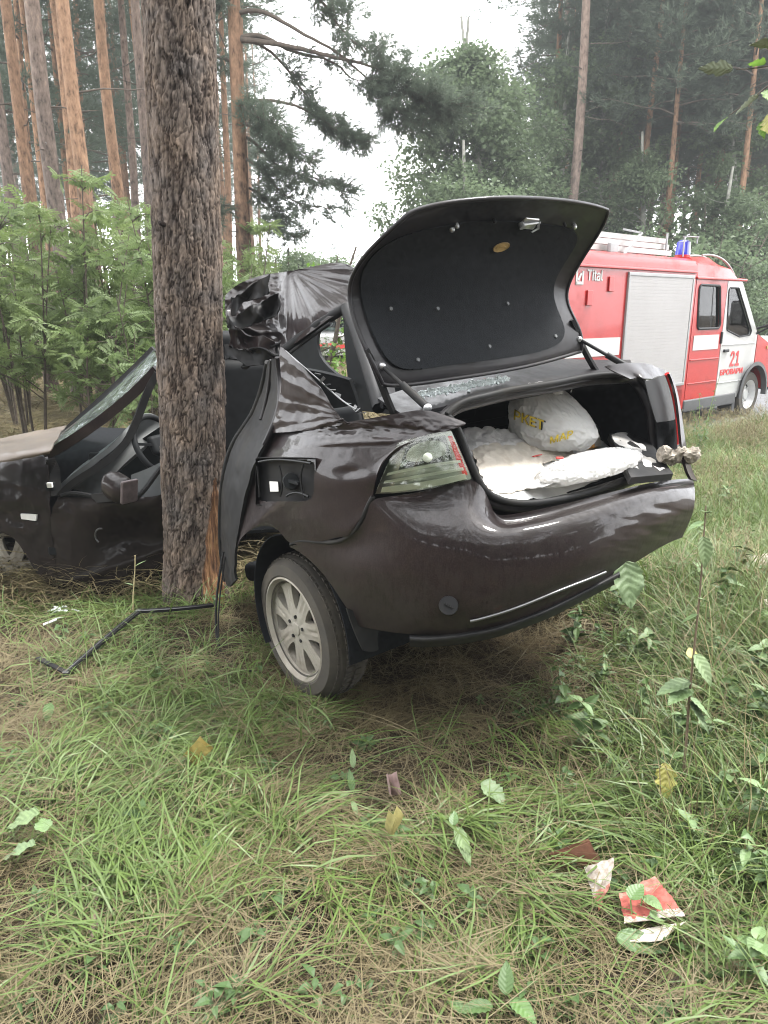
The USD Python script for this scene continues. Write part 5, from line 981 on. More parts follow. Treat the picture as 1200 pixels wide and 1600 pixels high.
# cab: two doors, roof cap, nose
cab_o = [(-2.0, .34), (-2.0, 1.98), (-1.2, 1.98), (-.72, 1.95), (-.10, 1.26), (.02, 1.22), (.62, 1.02), (.74, .86), (.78, .42), (.42, .40), (.40, .44)] + [(.42 * math.cos(t_), .36 + .42 * math.sin(t_)) for t_ in np.linspace(.15, PI - .15, 14)] + [(-.46, .34)]
rw_ = rounded([(-1.86, 1.33), (-1.93, 1.88), (-1.36, 1.88), (-1.22, 1.33)], .06)
fw_ = rounded([(-1.02, 1.30), (-1.10, 1.86), (-.80, 1.86), (-.18, 1.22), (-.60, 1.20)], .05)
front_poly = Polygon(cab_o).intersection(Polygon([(-1.13, 0), (-1.13, 3), (-.28, 3), (-.02, 1.24), (-.02, 0)])).difference(Polygon(fw_))
rear_poly = Polygon(cab_o).intersection(Polygon([(-2.02, 0), (-2.02, 3), (-1.15, 3), (-1.15, 0)])).difference(Polygon(rw_))
nose_poly = Polygon(cab_o).intersection(Polygon([(0.0, 0), (0.0, 3), (2, 3), (2, 0)])).buffer(-.003)
def poly_panel(p, y0, y1): return cat([panel(list(g_.exterior.coords), y0, y1, [list(i.coords) for i in g_.interiors]) for g_ in getattr(p, 'geoms', [p]) if g_.area > 1e-4])
rdoor = tp('rear_cab_door', poly_panel(rear_poly, .0, .06), red, False)
fdoor = tp('front_cab_door', poly_panel(front_poly, .0, .06), wht, False)
tp('far_side', poly_panel(Polygon(cab_o).intersection(Polygon([(-2.02, 0), (-2.02, 3), (-.02, 1.5), (-.02, 0)])).difference(Polygon(rw_)).difference(Polygon(fw_)), W_ - .06, W_), red, False)
tp('front_wing', poly_panel(nose_poly, .0, .16), red, False)
tp('front_wing', poly_panel(nose_poly, W_ - .16, W_), red, False)
tp('window', panel(rw_, .020, .024), dark_glass, False, rdoor); tp('window', panel(fw_, .020, .024), dark_glass, False, fdoor)
def edge_tube(poly, y, r): p = np.array(poly); return tube(np.stack([p[:, 0], np.full(len(p), y), p[:, 1]], -1), r, 6, False)
tp('window_seal', edge_tube(rw_, .0, .018), black_trim, 40, rdoor); tp('window_seal', edge_tube(fw_, .0, .012), black_trim, 40, fdoor)
tp('window_bar', bar((-1.45, .03, 1.35), (-1.50, .03, 1.87), .02, .03), black_trim, 30, rdoor)
tp('stripe', xf(trimesh.creation.box((.70, .004, .19)), (-1.58, -.004, 1.15)), stripe, False, rdoor)
tp('door_crease', xf(rbox((.80, .016, .02), .006), (-1.57, -.004, .93)), red, 30, rdoor); tp('door_crease', xf(rbox((.80, .012, .016), .005), (-1.57, -.003, .62)), red, 30, rdoor)
tp('door_handle', xf(rbox((.14, .03, .04), .01), (-.98, -.012, 1.02)), black_trim, 40, fdoor); tp('door_handle', xf(rbox((.04, .03, .16), .01), (-1.16, -.006, 1.2)), black_trim, 40, rdoor)
tp('crease', xf(rbox((1.05, .012, .016), .005), (-.58, -.002, 1.10)), wht, 30, fdoor); tp('crease', xf(rbox((.85, .012, .016), .005), (-.70, -.002, .58)), wht, 30, fdoor)
def side_text(s, h, x, z, mat, name, sx=1.0, par=None):
    m = meshkit.text_mesh(s, h, .004, True); m.apply_transform(np.array([[sx, 0, 0, 0], [0, 0, -1, 0], [0, 1, 0, 0], [0, 0, 0, 1.0]])); return tp(name, xf(m, (x, -.003, z)), mat, False, par)
side_text('21', .20, -.83, .80, letter_red, 'number', .9, fdoor)
side_text('БРОВАРИ', .075, -1.08, .685, letter_red, 'lettering', 1.45, fdoor)
cap_ = [(-2.0, [(0.0, 1.98), (.02, 2.14), (.14, 2.22), (1.86, 2.22), (1.98, 2.14), (2.0, 1.98)]), (-1.45, [(0.0, 1.98), (.02, 2.12), (.16, 2.24), (1.84, 2.24), (1.98, 2.12), (2.0, 1.98)]), (-1.0, [(0.02, 1.98), (.05, 2.10), (.24, 2.17), (1.76, 2.17), (1.95, 2.10), (1.98, 1.98)]), (-.66, [(0.06, 1.96), (.10, 1.99), (.3, 2.01), (1.7, 2.01), (1.9, 1.99), (1.94, 1.96)])]
tp('roof_cap', loft_x(cap_), red, 30)
tp('roof_gutter', xf(rbox((1.42, .05, .035), .012), (-1.32, .0, 1.965)), red)
tp('windscreen', sheet(np.array([[(-.70, .1, 1.95), (-.70, 1.0, 1.96), (-.70, 1.9, 1.95)], [(-.06, .06, 1.26), (.02, 1.0, 1.26), (-.06, 1.94, 1.26)]]), .01, True), dark_glass, 40)
for y_ in (.035, W_ - .035): tp('screen_pillar', bar((-.76, y_, 1.96), (-.06, y_, 1.24), .06, .07), wht, 30)
tp('bonnet', sheet(refine(np.array([[(-.05, .15, 1.25), (.0, 1.0, 1.28), (-.05, 1.85, 1.25)], [(.3, .15, 1.14), (.36, 1.0, 1.18), (.3, 1.85, 1.14)], [(.66, .16, .98), (.74, 1.0, 1.0), (.66, 1.84, .98)]]), 8, 12), .02, True), red, 40)
tp('front_bumper', cat(xf(rbox((.22, 2.02, .28), .05), (.78, 1.0, .50)), xf(rbox((.10, 1.7, .34), .03), (.74, 1.0, .80))), grey_pl)
tp('headlamp', xf(rbox((.08, .30, .17), .03), (.75, .28, .83)), lamp_refl); tp('indicator', xf(rbox((.03, .02, .05), .008), (.36, -.006, 1.02)), amber)
an = np.linspace(-.1, PI + .1, 22); ar = np.stack([np.stack([np.cos(an) * q_, np.full(22, y_), .36 + np.sin(an) * q_], -1) for q_, y_ in ((.47, -.045), (.415, -.05), (.40, .02))])
tp('wheel_arch_flare', sheet(ar, .006, True), grey_pl, 40)
tp('sill', xf(rbox((1.5, .06, .16), .02), (-1.28, .01, .33)), grey_pl)
tp('cab_floor', xf(rbox((2.7, 1.8, .12), .03), (-.72, 1.0, .46)), dark_plastic); tp('chassis', xf(rbox((4.9, .8, .22), .03), (-2.3, 1.0, .40)), dark_plastic)
for y_ in (.5, 1.5): tp('seat', cat(xf(rbox((.45, .5, .14), .05), (-.95, y_, .86)), xf(rbox((.14, .5, .62), .05), (-1.18, y_, 1.2)), xf(rbox((.10, .26, .2), .04), (-1.2, y_, 1.58))), dark_plastic)
tp('seat', cat(xf(rbox((.45, 1.6, .14), .05), (-1.72, 1.0, .82)), xf(rbox((.12, 1.6, .6), .05), (-1.96, 1.0, 1.1))), dash_m)
tp('mudguard', xf(rbox((.10, .22, .36), .02), (-.50, .12, .30)), grey_pl)
def truck_wheel(x, y, r=.34, w=.2, out=-1):
    T = lambda m: xf(m, (x, y, r), rot([1, 0, 0], 90) if out < 0 else rot([1, 0, 0], -90))
    pr = np.array([(.20, -w / 2), (.31, -w / 2), (r - .01, -w / 2 + .02), (r, -w / 2 + .05), (r, w / 2 - .05), (r - .01, w / 2 - .02), (.31, w / 2), (.215, w / 2 - .004), (.20, w / 2 - .02)])
    wl = tp('wheel', T(trimesh.creation.revolve(pr, sections=48)), tyre_m)
    tp('rim', T(trimesh.creation.revolve(np.array([(0, .055), (.07, .055), (.085, .03), (.15, .015), (.17, .05), (.205, .09), (.215, .10), (.2, .06), (.19, -.06)]), sections=40)), wht, 40, wl)
    tp('hub', T(cat(*[xf(trimesh.creation.cylinder(.012, .03, sections=8), (math.cos(k) * .11, math.sin(k) * .11, .035)) for k in np.arange(6) * PI / 3])), steel, 30, wl)
truck_wheel(0, .12); truck_wheel(0, W_ - .12, out=1); truck_wheel(-3.15 - .75, .14); truck_wheel(-3.9, W_ - .14, out=1)
# mirror, beacon, ladders, roof rails
mr = tp('wing_mirror', xf(rbox((.09, .22, .36), .04), (.02, -.30, 1.52)), black_trim); tp('mirror_glass', xf(rbox((.01, .17, .30), .004), (-.030, -.30, 1.52)), steel, False, mr); tp('mirror_arm', cat(tube([(.0, -.28, 1.40), (-.04, .02, 1.30)], .016, 8), tube([(.0, -.22, 1.36), (-.06, .02, 1.22)], .012, 8)), black_trim, 40, mr)
bc = tp('beacon', trimesh.creation.revolve(np.array([(0, 2.46), (.05, 2.455), (.085, 2.43), (.095, 2.30), (.095, 2.26)]), sections=32), blue, 40)
bc.GetAttribute('points').Set(Vt.Vec3fArray([Gf.Vec3f(p_[0] - 1.72, p_[1] + .38, p_[2]) for p_ in bc.GetAttribute('points').Get()]))
tp('beacon_base', xf(trimesh.creation.cylinder(.10, .05, sections=32), (-1.72, .38, 2.245)), red, 40, bc)
tp('beacon_guard', cat(bar((-1.86, .30, 2.24), (-1.86, .30, 2.49), .015, .015, (1, 0, 0)), bar((-1.86, .30, 2.49), (-1.52, .30, 2.50), .05, .012), bar((-1.52, .30, 2.50), (-1.52, .30, 2.42), .014, .014, (1, 0, 0))), frame_m, 30)
for y_ in (.16, .34): tp('roof_rail', tube(curve([(-1.62, y_, 2.26), (-1.30, y_, 2.27), (-1.0, y_, 2.22), (-.66, y_, 2.05)], 14), .014, 8), ladder_m)
for li, (y_, z_) in enumerate(((.30, 2.265), (.34, 2.34), (.38, 2.415))):
    rails = [bar((-4.65, y_ + o_, z_), (-2.18, y_ + o_, z_), .025, .06) for o_ in (0, .38)]
    ld = tp('ladder', cat(rails), ladder_m, 30)
    for k in range(10): tp('rung', tube([(-4.55 + k * .25, y_, z_), (-4.55 + k * .25, y_ + .38, z_)], .014, 8), ladder_m, 40, ld)
tp('ladder_bracket', cat(bar((-3.35, .24, 2.20), (-3.0, .24, 2.46), .03, .02), bar((-3.02, .24, 2.46), (-2.98, .5, 2.52), .03, .02), xf(rbox((.18, .05, .12), .02), (-3.62, .22, 2.26)), bar((-2.3, .3, 2.2), (-2.3, .3, 2.5), .02, .02, (1, 0, 0)), bar((-4.7, .3, 2.2), (-4.7, .3, 2.5), .02, .02, (1, 0, 0))), frame_m, 30)

# ---------------------------------------------------------------- a white car beyond, and a van on the far verge
def simple_car(name, label, loc, yaw, mat, L=4.3, W=1.75, H=1.5, van=False):
    t = thing(name, label, 'van' if van else 'car', loc, yaw)
    low = [(-L / 2, .35), (-L / 2 + .02, .85), (-L / 2 + .2, 1.0), (L / 2 - 1.2, .98), (L / 2 - .25, .82), (L / 2 - .02, .65), (L / 2, .35)]
    for xw in (L / 2 - .85, -L / 2 + .8): pass
    pol = Polygon(low)
    for xw in (L / 2 - .85, -L / 2 + .8): pol = pol.difference(Point(xw, .32).buffer(.38))
    o = lambda n_, m_, mt, par=None, sm=30: obj(n_, m_, mt, par or t, sm)
    o('body', poly_panel(pol.buffer(-.04).buffer(.04), -W / 2, W / 2), mat, None, False)
    top = [(-L / 2 + .1, 1.0), (-L / 2 + (.2 if van else .7), H), (L / 2 - (1.3 if van else 2.0), H), (L / 2 - (.75 if van else 1.2), 1.0)]
    cabn = Polygon(top); win = cabn.buffer(-.10); m_ = None
    wins = [win.intersection(Polygon([(a, 0), (a, 3), (b, 3), (b, 0)])) for a, b in ((-L, -.62), (-.56, .40), (.46, L))]
    cp = cabn
    for w_ in wins: cp = cp.difference(w_)
    for s in (-1, 1): o('cabin_side', poly_panel(cp, s * (W / 2 - .14), s * (W / 2 - .10)), mat, None, False)
    for s in (-1, 1):
        for w_ in wins:
            if not w_.is_empty: o('window', poly_panel(w_, s * (W / 2 - .125), s * (W / 2 - .120)), dark_glass, None, False)
    (x0, z0), (x1, z1), (x2, z2), (x3, z3) = top; y_ = W / 2 - .12
    o('roof', sheet(refine(np.array([[(x1, -y_, z1), (x1, 0, z1 + .03), (x1, y_, z1)], [((x1 + x2) / 2, -y_, z1 + .03), ((x1 + x2) / 2, 0, z1 + .06), ((x1 + x2) / 2, y_, z1 + .03)], [(x2, -y_, z2), (x2, 0, z2 + .03), (x2, y_, z2)]]), 8, 8), .03, True), mat)
    o('windscreen', sheet(np.array([[(x2, -y_, z2), (x2, y_, z2)], [(x3, -y_, z3), (x3, y_, z3)]]), .01, True), dark_glass); o('rear_window', sheet(np.array([[(x1, -y_, z1), (x1, y_, z1)], [(x0, -y_, z0), (x0, y_, z0)]]), .01), dark_glass)
    for xw in (L / 2 - .85, -L / 2 + .8):
        for s in (-1, 1):
            T = lambda m: xf(m, (xw, s * (W / 2 - .1), .32), rot([1, 0, 0], -90 * s))
            w_ = o('wheel', T(trimesh.creation.revolve(np.array([(.19, -.1), (.29, -.1), (.32, -.06), (.32, .06), (.29, .1), (.2, .095)]), sections=36)), tyre_m); o('rim', T(cat(trimesh.creation.revolve(np.array([(0, .05), (.05, .06), (.06, .03), (.1, .0), (.17, .03), (.2, .09), (.19, -.05)]), sections=30), *[bar((math.cos(a) * .05, math.sin(a) * .05, .05), (math.cos(a) * .18, math.sin(a) * .18, .06), .05, .02) for a in np.arange(5) * 1.2566])), alloy, w_)
    for s in (-1, 1): o('headlamp', xf(rbox((.12, .32, .14), .04), (L / 2 - .07, s * (W / 2 - .22), .68)), lamp_refl); o('tail_lamp', xf(rbox((.06, .16, .3), .02), (-L / 2 + .02, s * (W / 2 - .12), .8)), lamp_red)
    o('bumper', xf(rbox((.12, W - .1, .22), .05), (L / 2 + .0, 0, .42)), grey_pl); o('underside', xf(rbox((L - .4, W - .3, .15), .03), (0, 0, .36)), dark_plastic)
    return t
f_ = at(1196, 575, 17.0)
simple_car('parked_car', 'white car cut by the right picture edge, parked on the road beyond the fire truck', (f_[0] + 1.25, 17.0, 0.0), math.radians(200), wht)
v_ = simple_car('parked_van', 'white van with a red stripe glimpsed through the wrecked cabin windows', (-1.38, 22.0, float(gz(-1.38, 22.0)) + .02), math.radians(96), wht, 4.2, 1.6, 1.6, True)
for s in (-1, 1): obj('red_stripe', xf(trimesh.creation.box((2.4, .004, .16)), (-.2, s * .806, .78)), letter_red, v_, False)
obj('rear_door_stripe', xf(trimesh.creation.box((.004, 1.2, .14)), (-2.103, 0, .60)), letter_red, v_, False)

# ---------------------------------------------------------------- grass, dry thatch and weeds
def blades(n, g, L, W, elev, az=None, az_sd=PI, spread=0.1, droop=1.2, seg=4, z0=(0, 0.0), comb=None):
    "curved tapering blades rising from a patch of radius spread"
    a0 = g.uniform(0, 2 * PI, n); r0 = spread * np.sqrt(g.uniform(0, 1, n))
    root = np.stack([np.cos(a0) * r0, np.sin(a0) * r0, g.uniform(z0[0], z0[1], n)], -1)
    th = (g.uniform(-PI, PI, n) if az is None else az + g.normal(0, az_sd, n)); e = np.radians(g.uniform(elev[0], elev[1], n)); l = g.uniform(L[0], L[1], n); w = g.uniform(W[0], W[1], n)
    dr = g.uniform(0.3, 1.0, n) * droop; tw = g.normal(0, 0.5, n)
    P = [root]; 
    for k in range(seg):
        ee = e - dr * (k + 0.5) / seg * 1.6; tt = th + tw * k / seg
        d = np.stack([np.cos(ee) * np.cos(tt), np.cos(ee) * np.sin(tt), np.sin(ee)], -1); q = P[-1] + d * (l / seg)[:, None]
        q[:, 2] = np.maximum(q[:, 2], 0.004 + 0.4 * root[:, 2]); P.append(q)
    side = np.stack([-np.sin(th), np.cos(th), g.normal(0, 0.35, n)], -1)
    V, F = [], []
    ws = np.array([0.75, 1.0, 0.9, 0.6, 0.0])[:seg + 1] if seg == 4 else np.linspace(1, 0, seg + 1)
    for k in range(seg + 1):
        V += [P[k] - side * (w * ws[k] / 2)[:, None], P[k] + side * (w * ws[k] / 2)[:, None]]
    V = np.stack(V, 1).reshape(-1, 3); m = 2 * (seg + 1); base = np.arange(n) * m
    for k in range(seg):
        a = base + 2 * k
        F.append(np.stack([a, a + 1, a + 3], 1)); 
        if k < seg - 1: F.append(np.stack([a, a + 3, a + 2], 1))
    return trimesh.Trimesh(V, np.vstack(F), process=False)
straw_m = leafy('dry_grass', [(0, (0.09, 0.07, 0.036)), (0.35, (0.32, 0.27, 0.135)), (0.7, (0.62, 0.55, 0.31)), (0.92, (0.74, 0.68, 0.42)), (1, (0.76, 0.71, 0.47))], 0.10, 0.6)
green_m = leafy('green_grass', [(0, (0.06, 0.10, 0.026)), (0.4, (0.18, 0.24, 0.058)), (0.75, (0.35, 0.41, 0.12)), (0.9, (0.52, 0.53, 0.21)), (1, (0.56, 0.52, 0.28))], 0.24, 0.45)
weed_m = leafy('weed_leaves', [(0, (0.065, 0.115, 0.04)), (0.5, (0.125, 0.19, 0.068)), (1, (0.20, 0.27, 0.11))], 0.4, 0.5)
litter_m = leafy('brown_litter', [(0, (0.03, 0.022, 0.015)), (0.5, (0.085, 0.062, 0.040)), (0.85, (0.19, 0.135, 0.085)), (1, (0.32, 0.235, 0.155))], 0.15, 0.8)
g = rng(808)
def protos(kind, n):
    out = []
    for i in range(n):
        if kind == 'thatch': m = cat(blades(34, g, (.07, .24), (.0018, .0042), (-4, 16), spread=.13, droop=.5, z0=(.0, .05)), blades(12, g, (.03, .10), (.002, .004), (-10, 50), spread=.13, droop=.4, z0=(0, .045)))
        if kind == 'swept': a = g.uniform(0, 6); m = blades(34, g, (.16, .36), (.0026, .0062), (8, 50), az=a, az_sd=.55, spread=.06, droop=1.3, z0=(0, .03))
        if kind == 'tuft': m = blades(36, g, (.14, .34), (.0026, .006), (35, 85), spread=.05, droop=1.5)
        if kind == 'short': m = cat(blades(40, g, (.05, .15), (.002, .0045), (15, 80), spread=.09, droop=1.0, z0=(0, .02)))
        if kind == 'tall': m = cat(blades(16, g, (.35, .70), (.003, .007), (55, 85), spread=.06, droop=1.0, seg=4), blades(20, g, (.2, .4), (.003, .007), (35, 80), spread=.07, droop=1.5))
        if kind == 'seed':
            st = [blades(7, g, (.45, .85), (.0022, .003), (62, 86), spread=.07, droop=.5, seg=4)]
            for _ in range(7):
                a = g.uniform(0, 6.28); c_ = np.array([math.cos(a) * .12, math.sin(a) * .12, g.uniform(.4, .7)])
                st.append(xf(blades(10, g, (.02, .05), (.003, .005), (20, 85), spread=.012, droop=.5, seg=2, z0=(0, .07)), c_))
            m = cat(st)
        if kind == 'weed':
            ms = []
            for k in range(9):
                a = k * 2.4 + g.uniform(-.3, .3); zz = .01 + .014 * k; ms.append(xf(leaf_mesh(g.uniform(.035, .07), .55, .15, .18), (math.cos(a) * .008, math.sin(a) * .008, zz), rot([0, 0, 1], math.degrees(a)) @ rot([0, 1, 0], g.uniform(-35, 15))))
            m = cat(ms)
        if kind == 'litter':
            ms = []
            for k in range(16): ms.append(xf(quad_leaf(g.uniform(.012, .035), .5), (g.uniform(-.12, .12), g.uniform(-.12, .12), g.uniform(.004, .03)), rot([0, 0, 1], g.uniform(0, 360)) @ rot([0, 1, 0], g.uniform(-40, 40))))
            m = cat(cat(ms), blades(16, g, (.03, .12), (.0014, .0030), (-5, 12), spread=.13, droop=.2, z0=(0, .03)))
        out.append(m)
    return out
def instancer(name, label, category, ps, mat, pos, scale, ang=None, tilt=0.12):
    pi = UsdGeom.PointInstancer.Define(stage, path_for(name)); tag(pi, label, category, None, 'stuff'); base = str(pi.GetPath()); rel = pi.CreatePrototypesRel()
    UsdGeom.Scope.Define(stage, base + '/kinds')
    for m in ps:
        o = obj(name.rstrip('s') + '_piece', m, mat, base + '/kinds', False); rel.AddTarget(o.GetPath())
    n = len(pos); gg = rng(n); pi.CreateProtoIndicesAttr(Vt.IntArray.FromNumpy(gg.integers(0, len(ps), n).astype(np.int32)))
    pi.CreatePositionsAttr(Vt.Vec3fArray.FromNumpy(pos.astype(np.float32)))
    a = gg.uniform(0, 2 * PI, n) if ang is None else ang; ax = gg.normal(0, tilt, n); ay = gg.normal(0, tilt, n)
    q = np.stack([np.cos(a / 2), ax / 2, ay / 2, np.sin(a / 2)], -1); q /= np.linalg.norm(q, axis=1, keepdims=True)
    pi.CreateOrientationsAttr(Vt.QuathArray([Gf.Quath(float(w), float(x), float(y), float(z)) for w, x, y, z in q]))
    pi.CreateScalesAttr(Vt.Vec3fArray.FromNumpy(np.repeat(scale[:, None], 3, 1).astype(np.float32)))
    return pi
from shapely import contains_xy
tree_ex = lambda x, y: (np.hypot(x - TREE[0], y - TREE[1]) < .2)
# how green, how dry, how bare: soft patches of the bank, placed where they lie
def blob(x, y, cx, cy, rx, ry): return np.exp(-(((x - cx) / rx) ** 2 + ((y - cy) / ry) ** 2))
def greenness(x, y):
    p = np.stack([x, y, 0 * x], -1); n = meshkit.fbm(p * 1.6, 3, 41) - .5; n2 = meshkit.fbm(p * 5.0, 2, 42) - .5
    v = .47 + 1.9 * n + 1.1 * n2
    v = v + .55 * blob(x, y, -.85, 2.15, .45, .4) + .5 * blob(x, y, -.75, 2.75, .45, .3) + .40 * blob(x, y, .95, 2.4, .5, .7) + .45 * blob(x, y, 1.7, 3.0, .7, 1.2) + .25 * blob(x, y, -.6, 3.4, .3, .25)
    v = v - .35 * blob(x, y, -.35, 1.95, .3, .35) - .35 * blob(x, y, .25, 2.45, .45, .22) - .45 * blob(x, y, .4, 3.0, .8, .3) - .3 * blob(x, y, -.3, 1.45, .35, .2) - .5 * blob(x, y, -2.0, 3.75, .5, .4) - .25 * blob(x, y, -.2, 2.6, .3, .2)
    forest = np.clip((y - 5.2) / 2, 0, 1) * np.clip((-0.4 - x + (y - 5) * .1) / 1.2, 0, 1)
    return np.clip(v, 0, 1) * (1 - .8 * forest), forest
def wedge(n, y0, y1, power, kx0=-.62, kx1=.62, pad=.35):
    y = y0 + (y1 - y0) * g.uniform(0, 1, n) ** power; x = g.uniform(kx0, kx1, n) * (y + .3) + g.uniform(-pad, pad, n); return x, y
def drop(x, y, keep):
    k = keep & ~contains_xy(road_poly.buffer(-.05), x, y) & ~tree_ex(x, y); return np.stack([x[k], y[k], gz(x[k], y[k])], -1), k
# under the car the growth is flattened
def under_car(x, y):
    p = (np.stack([x, y, 0 * x], -1) - REAR[1]) @ REAR[0]; f_ = (np.stack([x, y, 0 * x], -1) - FRONT[1]) @ FRONT[0]
    return ((np.abs(p[:, 0]) < .80) & (p[:, 1] > -.30) & (p[:, 1] < 1.6)) | ((np.abs(f_[:, 0]) < .75) & (np.abs(f_[:, 1]) < 2))
def ok(x, y): return ~contains_xy(road_poly.buffer(-.05), x, y) & ~tree_ex(x, y)
def one_by_one(x, y, g, L, W, elev, az, droop, seg, lift):
    "single blades rooted where they stand on the bank"
    n = len(x); m = blades(n, g, L, W, elev, az=0.0 if az is not None else None, az_sd=0.0, spread=0.0, droop=droop, seg=seg)
    v = m.vertices.reshape(n, 2 * (seg + 1), 3).copy()
    if az is not None:
        c, s_ = np.cos(az), np.sin(az); vx = v[..., 0] * c[:, None] - v[..., 1] * s_[:, None]; vy = v[..., 0] * s_[:, None] + v[..., 1] * c[:, None]; v[..., 0], v[..., 1] = vx, vy
    z = np.maximum(v[..., 2], 0.003) + lift[:, None]
    X, Y = v[..., 0] + x[:, None], v[..., 1] + y[:, None]
    v = np.stack([X, Y, z + GZI(X.ravel(), Y.ravel()).reshape(z.shape)], -1)
    return trimesh.Trimesh(v.reshape(-1, 3), m.faces, process=False)
_a, _b = np.arange(-5, 7.01, .08), np.arange(.4, 10.01, .08); _A, _B = np.meshgrid(_a, _b, indexing='ij')
_S = RectBivariateSpline(_a, _b, gz(_A.ravel(), _B.ravel()).reshape(_A.shape), kx=1, ky=1)
def GZI(x, y): return _S.ev(x, y)
NEAR = 4.7
def near_pts(n, y0=1.1, y1=NEAR, power=1.12): 
    y = y0 + (y1 - y0) * g.uniform(0, 1, n) ** power; x = g.uniform(-.84, .84, n) * (y + .35) + g.uniform(-.1, .1, n); k = ok(x, y); return x[k], y[k]
def swirl(x, y, f=1.3, seed=61): return 9.0 * (meshkit.fbm(np.stack([x, y, 0 * x], -1) * f, 2, seed) - .5)
U = lambda x: g.uniform(0, 1, len(x))
def clumpy(x, y, f, seed, lo=.40, hi=.56, least=.12): return np.clip((meshkit.fbm(np.stack([x, y, 0 * x], -1) * f, 2, seed) - lo) / (hi - lo), least, 1)   # growth in clumps, bare soil between
# dead thatch: thin stalks in every direction, most of them lying
x, y = near_pts(125120); gr, fo = greenness(x, y); k = U(x) < (1.0 - .60 * gr) * clumpy(x, y, 8, 301); x, y = x[k], y[k]
hump = lambda x, y: np.clip((meshkit.fbm(np.stack([x, y, 0 * x], -1) * 7, 2, 91) - .40) * .40, 0, .09)
d1 = one_by_one(x, y, g, (.05, .21), (.0012, .0036), (-8, 28), swirl(x, y, 2.2, 64) + g.normal(0, 1.1, len(x)), .5, 3, .02 * U(x) + hump(x, y) * U(x) ** .5)
x, y = near_pts(10880); gr, fo = greenness(x, y)
d2 = one_by_one(x, y, g, (.22, .45), (.0012, .0026), (0, 20), g.uniform(0, 2 * PI, len(x)), .5, 4, .02 + .05 * U(x))
tag(obj('dry_grass', cat(d1, d2), straw_m, smooth=False), 'trampled straw-coloured grass lying flat over the bank', 'dry grass', None, 'stuff')
x, y = near_pts(46240); gr, fo = greenness(x, y); k = U(x) < 1.1 - gr; x, y = x[k], y[k]
m1 = one_by_one(x, y, g, (.02, .09), (.0014, .004), (-4, 30), g.uniform(0, 2 * PI, len(x)), .3, 2, .035 * U(x))
x, y = near_pts(7072); n_ = len(x)
m2 = scatter_shared(quad_leaf(1, .5), basis(np.stack([g.normal(0, 1, n_), g.normal(0, 1, n_), g.normal(0, .25, n_)], -1), g), np.stack([x, y, GZI(x, y) + .008 + .03 * U(x)], -1), g.uniform(.010, .032, n_))
tag(obj('leaf_litter', cat(m1, m2), litter_m, smooth=False), 'brown dead leaf and stalk litter between the blades', 'litter', None, 'stuff')
# green: combed swathes, thin upright blades, tufts
x, y = near_pts(70720); gr, fo = greenness(x, y); uc = under_car(x, y); k = (U(x) < np.clip(gr * 1.5 - .16, 0, 1) * clumpy(x, y, 6.5, 302)) & ~uc; x, y = x[k], y[k]
e1 = one_by_one(x, y, g, (.10, .32), (.0025, .0064), (0, 34), swirl(x, y) + g.normal(0, .6, len(x)), 1.0, 4, .02 * U(x) + hump(x, y) * U(x))
x, y = near_pts(40800); gr, fo = greenness(x, y); uc = under_car(x, y); k = (U(x) < (.15 + .6 * gr) * clumpy(x, y, 9, 303, least=.2)) & ~uc; x, y = x[k], y[k]
e2 = one_by_one(x, y, g, (.04, .14), (.0011, .0026), (15, 85), g.uniform(0, 2 * PI, len(x)), 1.0, 3, .02 * U(x))
tx, ty = near_pts(2720); gr, fo = greenness(tx, ty); k = (U(tx) < gr * np.clip(.12 + 1.1 * blob(tx, ty, -1.0, 2.4, .7, .7) + .9 * np.clip((tx - .55) / .5, 0, 1) + .8 * np.clip((ty - 3.1) / .4, 0, 1) * (tx < -.4), 0, 1)) & ~under_car(tx, ty); tx, ty = tx[k], ty[k]; cnt = g.integers(8, 30, len(tx)); x = np.repeat(tx, cnt) + g.normal(0, .020, cnt.sum()); y = np.repeat(ty, cnt) + g.normal(0, .022, cnt.sum())
e3 = one_by_one(x, y, g, (.12, .36), (.0024, .0058), (22, 80), g.uniform(0, 2 * PI, len(x)), 1.6, 4, .01 * U(x))
tx = np.r_[onz(250, 1010)[0] + g.normal(0, .10, 26), onz(430, 1010)[0] + g.normal(0, .06, 12), g.uniform(-1.75, -1.15, 22)]; tra = g.uniform(0, 6.28, 34); tx = np.r_[tx, TREE[0] + np.cos(tra) * .27]; ty = np.r_[onz(250, 1040)[1] + g.normal(0, .07, 26), onz(430, 1010)[1] + g.normal(0, .05, 12), g.uniform(3.38, 3.55, 22), TREE[1] + np.sin(tra) * .27]; cnt = g.integers(8, 18, len(tx)); x = np.repeat(tx, cnt) + g.normal(0, .03, cnt.sum()); y = np.repeat(ty, cnt) + g.normal(0, .03, cnt.sum())
e4 = one_by_one(x, y, g, (.12, .28), (.002, .005), (30, 82), g.uniform(0, 2 * PI, len(x)), 1.5, 4, .01 * U(x))
tag(obj('green_grass', cat(e1, e2, e3, e4), green_m, smooth=False), 'green grass of the bank, pressed into swathes and standing in tufts', 'grass', None, 'stuff')
x, y = near_pts(2040, 1.3); k = (U(x) < .22 + .75 * np.clip((x - .3) / 1.0, 0, 1)) & ~under_car(x, y); x, y = x[k], y[k]; wp = protos('weed', 8); ids = g.integers(0, 8, len(x))
tag(obj('low_weeds', cat([scatter_shared(wp[i], basis(np.stack([g.normal(0, 1, (ids == i).sum()), g.normal(0, 1, (ids == i).sum()), g.normal(0, .15, (ids == i).sum())], -1), g), np.stack([x, y, GZI(x, y) + .01], -1)[ids == i], g.uniform(.3, .75, (ids == i).sum())) for i in range(8)]), weed_m, smooth=False), 'low leafy weeds growing through the grass at right', 'weeds', None, 'stuff')
